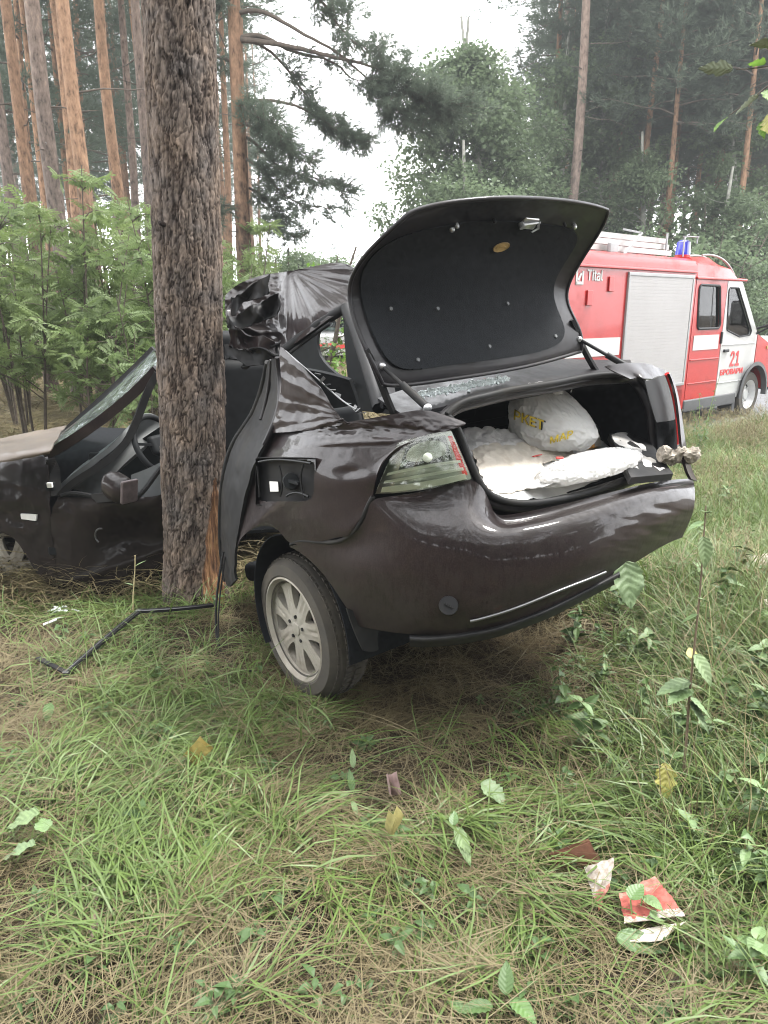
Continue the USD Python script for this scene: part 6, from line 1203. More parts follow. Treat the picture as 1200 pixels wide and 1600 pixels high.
# farther off: dense clumps, few and wide
def drop(x, y, keep):
    k = keep & ok(x, y); return np.stack([x[k], y[k], gz(x[k], y[k])], -1), k
def clumps(n, R, parts):
    return [cat([blades(c_, g, L, W, e, spread=R, droop=dr, seg=sg, z0=(0, zt)) for c_, L, W, e, dr, sg, zt in parts]) for _ in range(n)]
tall_p = clumps(6, .34, [(150, (.25, .55), (.004, .008), (45, 85), 1.2, 4, 0), (130, (.10, .3), (.004, .008), (20, 80), 1.4, 3, 0)])
thin_p = clumps(6, .40, [(240, (.08, .26), (.003, .006), (-3, 30), .6, 3, .04)])
tuft_p = clumps(6, .30, [(130, (.10, .30), (.004, .008), (25, 85), 1.4, 3, 0)])
def seeds():
    st = [blades(40, g, (.45, .85), (.003, .004), (62, 86), spread=.3, droop=.4, seg=3)]
    for _ in range(40):
        a, r_ = g.uniform(0, 6.28), .32 * math.sqrt(g.uniform()); st.append(xf(blades(10, g, (.02, .05), (.004, .006), (20, 85), spread=.012, droop=.5, seg=2, z0=(0, .07)), (math.cos(a) * r_, math.sin(a) * r_, g.uniform(.38, .68))))
    return cat(st)
seed_p = [seeds() for _ in range(4)]
ex, ey = g.uniform(.8, 2.8, 520), g.uniform(1.8, 3.9, 520); kx = (ex > .36 * ey + .05) & ~under_car(ex, ey) & (U(ex) < .35 + .9 * np.clip((ex - .4 * ey) / .35, 0, 1)); epos = np.stack([ex, ey, gz(ex, ey)], -1)[kx]
loose_p = clumps(6, .20, [(26, (.20, .45), (.003, .007), (40, 85), 1.4, 4, 0), (34, (.10, .26), (.003, .006), (20, 80), 1.4, 3, 0)])
instancer('edge_grass', 'taller loose grass along the right side of the bank', 'grass', loose_p, green_m, epos, g.uniform(.65, 1.15, len(epos)))
ks = U(epos[:, 0]) < .5; instancer('edge_straw', 'dry stalks standing among the taller grass at right', 'dry grass', clumps(5, .20, [(16, (.25, .5), (.0018, .004), (35, 85), .9, 4, 0)]), straw_m, epos[ks], g.uniform(.7, 1.2, ks.sum()))
x = g.uniform(.4, 8, 3600); y = g.uniform(3.0, 13, 3600); nn = meshkit.fbm(np.stack([x, y, 0 * x], -1) * 1.2, 2, 77); vg = (x < .62 * (y + .8)) & (x > .20 * y + .35) & ~under_car(x, y) & ~((y < 3.6) & (x < 1.55))
pos, k = drop(x, y, vg & (U(x) < .95)); instancer('verge_grass', 'tall soft grass of the verge between the car and the road', 'grass', tall_p, green_m, pos, g.uniform(.45, .80, len(pos)))
pos, k = drop(x, y, vg & (U(x) < .55)); instancer('verge_straw', 'dry pale stalks lying through the verge grass', 'dry grass', thin_p, straw_m, pos, g.uniform(.8, 1.2, len(pos)))
pos, k = drop(x, y, vg & (U(x) < .12 + .3 * np.clip((nn - .5) * 6, 0, 1))); instancer('seeding_grass', 'pale seeding grass heads on the verge', 'grass', seed_p, straw_m, pos, g.uniform(.45, .75, len(pos)))
# floor of the wood at left and beyond
y = 4.5 + 34 * g.uniform(0, 1, 5200) ** 1.6; x = g.uniform(-.68, .08, 5200) * y; nn = meshkit.fbm(np.stack([x, y, 0 * x], -1) * .8, 3, 79)
pos, k = drop(x, y, U(x) < .7 + 1.0 * (nn - .5)); instancer('forest_floor_grass', 'dry pale grass on the floor of the wood', 'dry grass', thin_p, straw_m, pos, g.uniform(.9, 1.5, len(pos)) * (1 + pos[:, 1] / 25))
pos, k = drop(x, y, U(x) < .08 + .5 * (nn - .42)); instancer('forest_floor_green', 'green tufts of low growth on the floor of the wood', 'undergrowth', tuft_p, green_m, pos, g.uniform(.6, 1.2, len(pos)))
y = 11 + 30 * g.uniform(0, 1, 1800); x = g.uniform(.1, .75, 1800) * y; pos, k = drop(x, y, np.ones(1800, bool)); instancer('far_verge_grass', 'grass and low growth at the foot of the wood across the road', 'grass', tall_p, green_m, pos, g.uniform(.8, 1.5, len(pos)))

# ---------------------------------------------------------------- things in the boot
def on_floor(px, py, z=0.74):   # on the heap that fills the boot, higher towards the back
    p = hit(REAR, px, py, 1, float(np.interp(py, [655, 672, 700, 735, 768, 790], [-.38, -.44, -.54, -.68, -.80, -.875]))); return toward(p, np.array(z - .74))
plastic = usdkit.material(stage, '/World/Looks/white_plastic_film', {'g': ('geometry', {}), 'n': ('noise_texture', {'scale': 30.0, 'detail': 5.0, 'roughness': 0.6, 'distortion': 0.6}), 'b': ('bump', {'strength': 0.35, 'distance': 0.01}), 'p': ('principled_bsdf', {'base_color': (0.74, 0.735, 0.72), 'roughness': 0.38, 'specular_ior_level': 0.5}), 't': ('translucent_bsdf', {'color': (0.70, 0.69, 0.67)}), 'm': ('mix_closure', {'fac': 0.45})},
    [('g.position', 'n.vector'), ('n.fac', 'b.height'), ('b.normal', 'p.normal'), ('p.BSDF', 'm.closure1'), ('t.BSDF', 'm.closure2')], surface='m.closure')
paper = plain('dirty_paper', (0.52, 0.475, 0.41), 0.75, var=0.12, scale=14, bump=0.3, bscale=60, dust=(0.34, 0.285, 0.225), dust_amt=0.4, dust_scale=9)
cloth_m = plain('pale_cloth', (0.46, 0.445, 0.44), 0.9, var=0.12, scale=12, bump=0.4, bscale=160)
yellow = plain('yellow_print', (0.62, 0.46, 0.03), 0.45, var=0.08); black_p = plain('black_print', (0.02, 0.02, 0.02), 0.45)
red_p = plain('red_print', (0.55, 0.07, 0.06), 0.55, var=0.15, scale=30); orange_p = plain('orange_print', (0.60, 0.28, 0.06), 0.5)
XR, YR, ZR = REAR[0][:, 0], REAR[0][:, 1], REAR[0][:, 2]
# floor of loose things lies on the boot mat
tag(obj('boot_mat', rear_box(0, -.22, .665, 1.16, 1.15, .03, .012), felt, smooth=40), 'dark felt mat on the boot floor under the bags', 'mat')
def crease(P, amp, sc, seed): 
    n = meshkit.fbm(P * sc, 4, seed); return amp * (1 - np.abs(2 * n - 1) ** .7 * 2)
def lumpy(c, size, axes_, seed, sub=5, amp=.02, sc=14, e=2.6, flat=-.75):
    m = trimesh.creation.icosphere(sub, 1.0); v = m.vertices; p = np.sign(v) * np.abs(v) ** (2 / e); p /= (np.abs(p) ** e).sum(1, keepdims=True) ** (1 / e)
    p[:, 2] = np.maximum(p[:, 2], flat); w = p * np.asarray(size) / 2; n = v * 1.0
    w = w + n * crease(w + seed, amp, sc, seed)[:, None]
    return trimesh.Trimesh(w @ axes_.T + c, m.faces, process=False), w
# the standing bag
bc_ = hit(REAR, 860, 656, 1, -.57); eye_d = (EYE - bc_); eye_d[2] = 0; eye_d /= np.linalg.norm(eye_d)
BA = np.stack([np.cross([0, 0, 1], eye_d) , eye_d, [0, 0, 1]], 1); BA = np.stack([np.cross(eye_d, [0, 0, 1]) * -1, eye_d * -1, np.array([0, 0, 1.0])], 1)
if np.linalg.det(BA) < 0: BA[:, 0] *= -1
if BA[0, 0] < 0: BA[:, 0] *= -1; BA[:, 1] *= -1
def bag_shape(w):
    a_ = np.arctan2(w[:, 1], w[:, 0] + .05); kt = np.clip((w[:, 2] + .02) / .14, 0, 1); w = w * (1 + .075 * kt * (meshkit.fbm(np.stack([a_ * 4.5, w[:, 2] * 9, 0 * a_], -1), 3, 77) - .5) * 2)[:, None]; w[:, 2] += .015 * kt ** 3 * np.exp(-((w[:, 0] - .03) / .05) ** 2)
    z = w[:, 2]; k = np.clip((z + .06) / .20, 0, 1); w = w.copy(); w[:, 0] = w[:, 0] * (1 - .30 * k) - .075 * k + .02; w[:, 1] *= (1 - .35 * k); return w
bagm, bw = lumpy(np.zeros(3), (.36, .26, .27), np.eye(3), 3, 6, .013, 13, 2.4, -.8)
bv = bag_shape(bw); bag = thing('plastic_bag', 'knotted white plastic shopping bag with yellow lettering standing in the boot', 'plastic bag', bc_)
bagtm = trimesh.Trimesh(bv @ BA.T, bagm.faces, process=False)
obj('bag_body', bagtm, plastic, bag, smooth=True)
def ear(c, a, tilt, r0=.030, w=.013):
    t_ = np.linspace(-.2, PI + .2, 14); pts_ = np.stack([np.cos(t_) * r0 * 1.25, 0 * t_, np.sin(t_) * r0 * .8], -1) @ rot([0, 1, 0], tilt).T @ rot([0, 0, 1], a).T + c
    up_ = np.array([0, 1, .3]) * w; return sheet(np.stack([(pts_ - up_ / 2) @ BA.T, (pts_ + up_ / 2) @ BA.T]), .002)
tpz = bv[bv[:, 2].argmax()] 
obj('handle', ear(np.array([.045, -.05, .140]), 20, 25), plastic, bag, smooth=40); obj('handle', ear(np.array([.005, -.04, .145]), -40, -20, .024), plastic, bag, smooth=40)
obj('knot', xf(lumpy(np.zeros(3), (.045, .04, .04), np.eye(3), 9, 3, .005, 60)[0], BA @ np.array([.02, -.04, .128])), plastic, bag, smooth=True)
def wrap_text(s, h, x0, z0, mat, name, off=.0035, shear=.0, bold=True):
    "letters printed on the bag: thin, following its bulge"
    m = meshkit.text_mesh(s, h, .0015, bold); m = m.subdivide_to_size(.012)
    v = np.asarray(m.vertices); tgt = np.stack([v[:, 0] + x0, z0 + v[:, 1] + shear * v[:, 0]], -1)
    fr = bv[:, 1] < 0; tr = cKDTree(bv[fr][:, [0, 2]]); dd, ii = tr.query(tgt, k=6); yv = (bv[fr][:, 1][ii] / (dd + .002)).sum(1) / (1 / (dd + .002)).sum(1)
    w = np.stack([tgt[:, 0], yv - off - v[:, 2], tgt[:, 1]], -1); obj(name, trimesh.Trimesh(w @ BA.T, m.faces, process=False), mat, bag, smooth=False)
wrap_text('РКЕТ', .036, -.150, .012, yellow, 'lettering', .004, -.28); wrap_text('РКЕТ', .038, -.150, .011, black_p, 'lettering_edge', .0022, -.28)
wrap_text('МАР', .030, .0, -.080, yellow, 'lettering', .004, .35)
# the bag lying flat
b2 = thing('plastic_bag', 'limp white plastic bag lying over the boot sill, faint print on it', 'plastic bag', hit(REAR, 922, 730, 1, -.80))
A2 = np.stack([XR, YR, ZR], 1)
m2_, w2_ = lumpy(np.zeros(3), (.60, .30, .095), A2 @ rot([0, 0, 1], 12), 21, 6, .016, 15, 2.0, -.5); obj('bag_body', m2_, plastic, b2, smooth=True)
obj('red_print', xf(rbox((.03, .012, .008), .003), A2 @ np.array([-.07, .08, .055])), red_p, b2); obj('handle', sheet(crumple(refine(np.array([[(-.22, -.06, .0), (-.30, -.08, -.01), (-.36, -.05, -.01)], [(-.22, .05, .01), (-.30, .03, .0), (-.35, .03, -.01)]]) @ A2.T, 10, 16), .02, 20, 3), .002), plastic, b2, smooth=True)
def flap(name, label, cat_, px, z, mat, rough=.02, sc=10, seed=0, th=.004, k=2):
    Gd = np.array([[on_floor(a, b, zz) for a, b, zz in row] for row in px]); o = Gd.mean((0, 1)); t = thing(name, label, cat_, o); P_ = crumple(refine(Gd, 40, 50, k), rough, sc, seed); obj('sheet', sheet(P_ - o, th, face_eye(P_)), mat, t, smooth=40); return t, o
flap('plastic_sheet', 'thin white plastic sheeting spread under the bags over the whole boot floor', 'plastic sheet', [[(724, 676, .73), (790, 670, .73), (850, 670, .73), (920, 672, .73), (985, 680, .73), (1004, 692, .73)], [(734, 705, .735), (800, 700, .735), (860, 700, .735), (920, 700, .735), (985, 705, .735), (1012, 712, .73)], [(748, 738, .735), (800, 735, .735), (860, 735, .735), (920, 733, .735), (980, 730, .735), (1022, 726, .73)], [(766, 770, .73), (810, 778, .73), (860, 778, .73), (920, 766, .73), (980, 750, .73), (1030, 736, .73)]], .74, plastic, .026, 13, 15)
flap('crumpled_paper', 'cream crumpled paper lying at the left front of the boot', 'paper', [[(738, 700, .775), (790, 690, .80), (836, 694, .79)], [(748, 730, .765), (800, 722, .79), (852, 735, .78)], [(764, 764, .745), (805, 768, .745), (856, 748, .755)]], .74, paper, .018, 16, 5)
t_, o_ = flap('crumpled_paper', 'white paper sheet with a red mark between the two bags', 'paper', [[(800, 692, .775), (840, 690, .785), (890, 692, .78)], [(815, 708, .775), (850, 704, .785), (895, 704, .78)], [(830, 726, .77), (865, 720, .775), (900, 714, .77)]], .74, paper, .014, 18, 6)
obj('red_mark', xf(rbox((.05, .02, .004), .002), on_floor(838, 712, .80) - o_, A2), red_p, t_)
flap('pale_cloth', 'grey-white cloth heaped at the back left of the boot', 'cloth', [[(724, 672, .78), (760, 668, .82), (800, 674, .81), (836, 684, .79)], [(730, 690, .775), (765, 686, .81), (800, 690, .80), (836, 694, .78)], [(740, 714, .76), (780, 706, .77), (810, 702, .77), (838, 704, .77)]], .74, cloth_m, .03, 14, 7)
t = thing('folded_umbrella', 'dark grey long folded umbrella lying slantwise behind the lying bag', 'umbrella', on_floor(920, 680, .76)); o = on_floor(920, 680, .76)
pA, pB = on_floor(888, 696, .80) - o, on_floor(950, 658, .80) - o; obj('cover', tube([pA, pA * .6 + pB * .4, pB * .9, pB], [.022, .026, .020, .012], 9), grey_pl, t, smooth=50); obj('tip', tube([pB, pB * 1.12], [.008, .006], 8), steel, t)
t = thing('food_carton', 'small orange and white carton beside the umbrella', 'carton', on_floor(925, 690, .80)); obj('box', xf(rbox((.09, .05, .05), .006), (0, 0, 0), A2 @ rot([0, 0, 1], 20)), paper, t); obj('orange_panel', xf(rbox((.04, .053, .053), .004), A2 @ np.array([-.03, -.008, 0]), A2 @ rot([0, 0, 1], 20)), orange_p, t)
t = thing('flat_case', 'flat black case with a white cover sticking out over the right of the boot sill', 'case', on_floor(1000, 715, .78)); o = on_floor(1000, 715, .78)
cs = [hit(REAR, a, b, 1, y_) - o for a, b, y_ in ((952, 678, -.64), (1003, 672, -.64), (1052, 740, -.99), (986, 746, -.99))]; cm = np.array([[cs[0], cs[1]], [cs[3], cs[2]]])
obj('case', sheet(cm, .028, face_eye(cm + o)), black_trim, t, smooth=False); cw = cm * .96 + np.array([0, 0, .004]); obj('cover', sheet(crumple(refine(cw, 12, 12), .008, 15, 3), .003, face_eye(cw + o)), plain('white_cover', (0.44, 0.43, 0.415), .6, var=.06, dust=(.4, .36, .3), dust_amt=.3), t, smooth=40)
# torn leaves and foam at the right corner of the bumper
g = rng(5); t = thing('torn_padding', 'crumpled grey-brown torn padding on the right corner of the bumper', 'padding', shell(1062, 712, .97))
obj('lump', cat([lumpy(np.array([g.uniform(-.075, .05), g.uniform(-.03, .03), g.uniform(-.02, .012)]), (.055, .045, .018), rand_rot(1, g)[0], 40 + i, 3, .014, 45)[0] for i in range(9)]), plain('torn_felt', (0.30, 0.265, 0.22), .9, var=.4, scale=60), t, smooth=30)

# ---------------------------------------------------------------- on the grass
def gat(px, py, z=0.0): p = onz(px, py, z); return np.array([p[0], p[1], float(gz(p[0], p[1]))])
strip = thing('window_trim_strip', 'bent black window trim strip lying on the grass left of the rear wheel', 'trim strip', gat(200, 1030))
o = gat(200, 1030); pts_ = [gat(a, b) + [0, 0, h_] - o for a, b, h_ in ((62, 1050, .07), (85, 1062, .07), (106, 1069, .07), (160, 1042, .10), (222, 1004, .12), (280, 996, .12), (335, 985, .13))]
def flatrod(P_, w, h): return cat([bar(P_[i], P_[i + 1] + (P_[i + 1] - P_[i]) * .04, w, h) for i in range(len(P_) - 1)])
obj('strip', cat(flatrod(curve(pts_[:3], 6), .022, .010), flatrod(curve(pts_[2:5], 14), .026, .012), flatrod(curve(pts_[4:], 12), .030, .012)), black_trim, strip, smooth=30)
obj('chrome_edge', cat(tube(curve([p_ + np.array([0, -.012, .008]) for p_ in pts_[2:5]], 12), .003, 6), tube(curve([p_ + np.array([0, -.014, .008]) for p_ in pts_[4:]], 12), .003, 6)), inner_chrome, strip); obj('bent_joint', cat(xf(rbox((.03, .03, .02), .006), pts_[2]), xf(rbox((.03, .025, .02), .006), pts_[4])), inner_chrome, strip)
def litterbit(name, label, cat_, px, py, size, mat, yaw=0, tilt=0, rough=.01, curl=.0, h=.05):
    o = gat(px, py); t = thing(name, label, cat_, o, 0); u_ = np.linspace(-.5, .5, 9); U_, V_ = np.meshgrid(u_, u_, indexing='ij'); P_ = np.stack([U_ * size[0], V_ * size[1], curl * (U_ ** 2) + h], -1) @ (rot([0, 0, 1], yaw) @ rot([1, 0, 0], tilt)).T
    obj('sheet', sheet(crumple(P_, rough, 30, int(px)), .0015, True), mat, t, smooth=True); return t
gb = thing('glass_shards', 'scatter of pale plastic and glass shards on the grass below the front door', 'debris', gat(100, 975)); o = gat(100, 975)
shard_m = plain('clear_plastic_shard', (.50, .52, .51), .2)
for _ in range(12): obj('shard', xf(trimesh.creation.box((g.uniform(.02, .07), g.uniform(.01, .025), .004)), gat(100 + g.normal(0, 12), 978 + g.normal(0, 14)) + [0, 0, .06] - o, rot(g.normal(size=3), g.uniform(0, 60))), shard_m, gb, smooth=False)
scr = usdkit.material(stage, '/World/Looks/red_white_print', {'tc': ('texture_coordinate', {}), 'sx': ('separate_xyz', {}), 'g': ('geometry', {}), 'n': ('noise_texture', {'scale': 26.0, 'detail': 6.0, 'roughness': .7}), 'ad': ('math', {'math_type': 'multiply_add', 'value2': .10}), 'r': ('rgb_ramp', {'interpolate': False, 'ramp': [(0.0, (.34, .30, .26)), (.30, (.33, .075, .055)), (.58, (.36, .15, .115)), (.72, (.36, .32, .28))]}), 'mr': ('map_range', {'from_min': -.12, 'from_max': .14, 'clamp': True}), 'n2': ('noise_texture', {'scale': 60.0, 'detail': 5.0}), 'd': ('rgb_ramp', {'ramp': [(.35, (.55, .5, .45)), (.6, (1, 1, 1))]}), 'm': ('mix_color', {'blend_type': 'multiply', 'fac': 1.0}), 'p': ('principled_bsdf', {'roughness': .7})},
    [('tc.object', 'sx.vector'), ('g.position', 'n.vector'), ('n.fac', 'ad.value1'), ('sx.y', 'ad.value3'), ('ad.value', 'mr.value'), ('mr.result', 'r.fac'), ('g.position', 'n2.vector'), ('n2.fac', 'd.fac'), ('r.color', 'm.a'), ('d.color', 'm.b'), ('m.result', 'p.base_color')], surface='p.BSDF')
ct = thing('torn_carton', 'torn red and white printed carton in the grass at lower right', 'carton', gat(1000, 1430)); o = gat(1000, 1430)
def quad_at(pp, hs):
    pp = [(a - 4, b + 26) for a, b in pp]
    return np.array([[gat(*pp[0]) + [0, 0, hs[0]] - o, gat(*pp[1]) + [0, 0, hs[1]] - o], [gat(*pp[3]) + [0, 0, hs[3]] - o, gat(*pp[2]) + [0, 0, hs[2]] - o]])
for nm, pp, hs in (('flap', ((913, 1362), (958, 1368), (952, 1400), (938, 1415)), (.09, .13, .11, .07)), ('panel', ((968, 1404), (1022, 1398), (1068, 1460), (976, 1452)), (.09, .12, .11, .09)), ('lower_panel', ((976, 1456), (1068, 1463), (1032, 1484), (985, 1478)), (.07, .095, .08, .07))):
    Q_ = refine(quad_at(pp, hs), 14, 14); obj(nm, sheet(crumple(Q_, .010, 28, 4), .002, face_eye(Q_ + o)), scr if nm != 'lower_panel' else paper, ct, smooth=40)
litterbit('dry_leaf', 'pinkish-brown dead leaf below the rear wheel, middle of the bank', 'leaf', 600, 1216, (.035, .07), plain('pink_dead_leaf', (.20, .135, .12), .8, var=.2, scale=60), 15, 50, .012, .3, .10)
litterbit('dry_leaf', 'reddish curled dry leaf standing in the grass left of the torn carton', 'leaf', 822, 1352, (.018, .09), plain('red_dead_leaf', (.17, .075, .045), .8, var=.25, scale=60), 80, 60, .008, .5, .10)
litterbit('dry_leaf', 'small pale yellow leaf in the trampled straw below the car', 'leaf', 598, 1306, (.035, .035), plain('pale_yellow_leaf', (.26, .23, .085), .7, var=.2, scale=60), 40, 20, .008, .4, .09)
litterbit('dry_leaf', 'narrow yellow leaf in the grass, left of centre', 'leaf', 274, 1208, (.02, .06), plain('yellow_leaf', (.27, .21, .06), .7, var=.2, scale=60), 80, 40, .006, .4, .09)
t = thing('dead_stick', 'short grey-brown stick lying in the grass at lower left', 'stick', gat(148, 1450)); o = gat(148, 1450); obj('stick', tube(curve([gat(150, 1408) + [0, 0, .06] - o, gat(149, 1450) + [0, 0, .06] - o, gat(146, 1492) + [0, 0, .055] - o], 8), [.009] * 4 + [.011] * 4, 9), plain('grey_stick', (.17, .13, .095), .85, var=.25, scale=40, bump=.5, bscale=80), t)
cl = thing('cloth_bundle', 'pale pinkish cloth bundle on the verge at the right picture edge', 'cloth', gat(1188, 935)); obj('bundle', lumpy(np.array([.06, .05, .07]), (.30, .24, .16), np.eye(3), 61, 4, .03, 12)[0], plain('pink_cloth', (.36, .30, .27), .9, var=.12), cl, smooth=True)
litterbit('paper_scrap', 'white paper scrap in the grass at the right picture edge', 'paper', 1185, 1000, (.16, .08), paper, 20, 30, .02, .2, .10)
# ---------------------------------------------------------------- single plants one can pick out
burdock = plain('burdock_leaf', (0.095, 0.14, 0.062), 0.6, var=0.22, scale=14, bump=.4, bscale=30); nettle = plain('nettle_leaf', (0.095, 0.15, 0.055), 0.6, var=0.25, scale=18, bump=.3, bscale=60)
yleaf = plain('yellowed_leaf', (0.24, 0.225, 0.055), 0.6, var=0.2, scale=22); stem_m = plain('brown_stem', (0.13, 0.095, 0.06), 0.8, var=.2); gstem = plain('green_stem', (0.16, 0.22, 0.07), 0.7, var=.2); dkleaf = plain('dark_leaf', (0.06, 0.11, 0.03), 0.5, var=.25, scale=20); paleleaf = plain('pale_leaf', (0.10, 0.145, 0.058), 0.65, var=.2, scale=25)
def toothed(L, W, teeth=9, amp=.08, fold=.10, droop=.12, wav=.0, seed=0, n=36, lobes=0):
    "a leaf blade along +x with a toothed edge, veins pressed in"
    s = np.linspace(0, 1, n); prof = np.sin(PI * s ** .75) ** .8 * (1 - .25 * s); prof = prof * (1 + amp * np.abs((s * teeth) % 1 - .5) * 2 - amp); 
    if lobes: prof = prof * (1 - .28 * np.abs(np.sin(s * PI * lobes)) ** 4)
    cols = np.linspace(-1, 1, 13); P_ = np.stack([np.repeat(s[:, None] * L, 13, 1), prof[:, None] * cols[None] * W / 2, np.abs(cols)[None] * prof[:, None] * W * fold - droop * L * s[:, None] ** 2 + wav * L * np.sin(s[:, None] * 14 + seed) * np.abs(cols)[None] ** 2 + .012 * L * np.sin(s[:, None] * 40 - np.abs(cols)[None] * 9)], -1)
    return sheet(P_, 0.0, True)
def dirs(az, el, roll=0): return rot([0, 0, 1], az) @ rot([0, 1, 0], -el) @ rot([1, 0, 0], roll)
def leafthing(name, label, cat_, base_px, leaves, stem=True, stem_mat=None):
    "leaves: (photograph pixel of the leaf's foot, height, length, width, azimuth, elevation, roll, material, kw)"
    o = gat(*base_px); t = thing(name, label, cat_, o)
    for (px, py, h_, L, W, az, el, ro, mt, kw) in leaves:
        d = ray(px, py); k_ = (h_ - EYE_HEIGHT) / d[2]; p_ = EYE + d * k_ - o
        obj('leaf', xf(toothed(L, W, **kw), p_, dirs(az, el, ro)), mt, t, smooth=True)
        if stem: obj('leaf_stalk', tube(curve([np.array([0, 0, -.02]), p_ * np.array([.5, .5, .6]), p_], 8), .0022, 5), stem_mat or gstem, t)
    return t
leafthing('burdock_plant', 'single big pale green burdock leaf hanging before the right end of the bumper', 'plant', (985, 960), [(975, 876, 0.740, 0.170, 0.140, -75, -62, 0, burdock, dict(teeth=11, amp=.10, wav=.03, droop=.1))])
leafthing('oak_leaf_plant', 'light green toothed leaf lying open in the straw right of the centre', 'plant', (770, 1245), [(752, 1222, 0.060, 0.111, 0.093, -38, -18, 0, burdock, dict(teeth=7, amp=.16, wav=.03))], False)
leafthing('chewed_leaf_plant', 'long pale green leaf with small holes lying in the lower middle', 'plant', (715, 1330), [(714, 1292, 0.050, 0.136, 0.047, -78, -10, 10, paleleaf, dict(teeth=8, amp=.10, wav=.02)), (708, 1290, 0.050, 0.051, 0.034, 80, 30, 0, dkleaf, dict(teeth=5))], False)
leafthing('plantain_plant', 'narrow upright plantain leaves below the middle of the bumper', 'plant', (545, 1240), [(552, 1200, 0.050, 0.085, 0.025, 95, 25, 0, paleleaf, dict(teeth=4, amp=.03)), (550, 1236, 0.040, 0.072, 0.030, 100, 55, 20, dkleaf, dict(teeth=4, amp=.03)), (546, 1240, 0.035, 0.060, 0.024, 215, 5, 0, paleleaf, dict(teeth=4, amp=.03)), (551, 1252, 0.035, 0.068, 0.021, -75, -5, 0, paleleaf, dict(teeth=4, amp=.03))], False)
leafthing('serrated_plant', 'dark green serrated leaf half over the torn carton', 'plant', (990, 1470), [(962, 1466, 0.070, 0.136, 0.072, -8, -4, 15, dkleaf, dict(teeth=16, amp=.10)), (985, 1405, 0.120, 0.060, 0.051, 40, 20, 0, dkleaf, dict(teeth=9, amp=.06)), (1005, 1400, 0.110, 0.064, 0.043, -60, 10, 0, nettle, dict(teeth=9, amp=.06)), (1015, 1430, 0.100, 0.051, 0.043, 0, -10, 0, nettle, dict(teeth=9, amp=.06))])
leafthing('coltsfoot_plant', 'faded grey-green drooping leaves at the left picture edge, lower part', 'plant', (40, 1310), [(62, 1270, 0.080, 0.102, 0.085, 200, -12, 0, paleleaf, dict(teeth=7, amp=.12, wav=.04)), (55, 1320, 0.070, 0.102, 0.085, 190, -15, 10, burdock, dict(teeth=7, amp=.12, wav=.04)), (70, 1300, 0.070, 0.076, 0.060, 120, 5, 0, nettle, dict(teeth=7, amp=.12, wav=.04))])
leafthing('young_plant', 'small dark green leaf standing in the grass at left below the trim strip', 'plant', (78, 1118), [(78, 1098, 0.050, 0.085, 0.051, -85, -40, 0, dkleaf, dict(teeth=6, amp=.1))], True)
leafthing('lettuce_plant', 'cluster of broad green leaves at the bottom edge right of centre', 'plant', (790, 1575), [(800, 1560, 0.040, 0.085, 0.051, -60, 12, 0, dkleaf, dict(teeth=6, amp=.08)), (770, 1570, 0.040, 0.093, 0.043, 200, 15, 0, weed_m, dict(teeth=6, amp=.08)), (790, 1555, 0.050, 0.076, 0.043, 80, 30, 0, weed_m, dict(teeth=6, amp=.08)), (745, 1590, 0.035, 0.076, 0.043, 150, 10, 0, dkleaf, dict(teeth=6, amp=.08))], False)
leafthing('dock_plant', 'blue-green pointed leaves at the right picture edge near the bottom', 'plant', (1180, 1530), [(1162, 1525, 0.060, 0.102, 0.047, -5, 5, 0, burdock, dict(teeth=8, amp=.08)), (1170, 1500, 0.070, 0.085, 0.043, 30, 15, 0, nettle, dict(teeth=8, amp=.08)), (1175, 1560, 0.050, 0.085, 0.034, -40, 0, 0, burdock, dict(teeth=8, amp=.08))], False)
# the tall nettle stalk at right
o = gat(1062, 1250); nt = thing('nettle_stalk', 'tall thin dark nettle stalk with drooping leaves rising beside the bumper', 'plant', o); Yn = o[1]
sp_px = [(1062, 1252), (1072, 1160), (1078, 1080), (1086, 1000), (1094, 920), (1099, 850), (1103, 790)]
SP = np.array([at(a, b, Yn + .05 * i / 6) - o for i, (a, b) in enumerate(sp_px)]); SP[0] = [0, 0, -.02]; SC = curve(SP, 30); obj('stem', tube(SC, np.linspace(.0050, .0022, 30), 7), stem_m, nt)
for px, py, L, W, az, el, mt in ((1098, 838, .10, .065, -70, -70, paleleaf), (1102, 800, .07, .04, 60, -10, nettle), (1100, 815, .06, .035, 190, -20, nettle), (1085, 1022, .11, .075, -55, -45, paleleaf), (1082, 1030, .05, .04, 80, 30, yleaf), (1079, 1065, .12, .08, 185, -15, burdock), (1079, 1075, .12, .07, 215, -5, nettle), (1077, 1090, .10, .05, -20, -35, nettle), (1076, 1095, .12, .05, -40, -45, burdock), (1092, 935, .05, .03, 20, -20, nettle), (1090, 960, .06, .03, 170, -30, nettle)):
    p_ = at(px, py, Yn + .02) - o; obj('leaf', xf(toothed(L, W, teeth=10, amp=.07), p_, dirs(az, el)), mt, nt, smooth=True)
def nettle_plant(seed, h):
    g_ = rng(seed); o_ = thing('nettle', 'leafy nettle-like weed standing in the grass of the right-hand bank', 'plant', (0, 0, 0), 0, 'nettle-like weeds on the right-hand bank'); C_ = curve([[0, 0, -.03], [g_.normal(0, .02), g_.normal(0, .02), h * .5], [g_.normal(0, .05), g_.normal(0, .05), h]], 16)
    obj('stem', tube(C_, np.linspace(.0032, .0014, 16), 5), gstem, o_)
    for k in range(9):
        i_ = 3 + int(k * 1.45); a_ = 90 * (k % 2) + g_.normal(0, 30)
        for s_ in (0, 180): obj('leaf', xf(toothed(g_.uniform(.06, .105) * (1.15 - .06 * k), g_.uniform(.028, .05), teeth=8, amp=.1, fold=.16, droop=.25, n=18), C_[i_], dirs(a_ + s_, g_.uniform(-30, 40), g_.normal(0, 30))), (nettle, dkleaf, weed_m, nettle)[(k + seed) % 4], o_, smooth=True)
    return o_
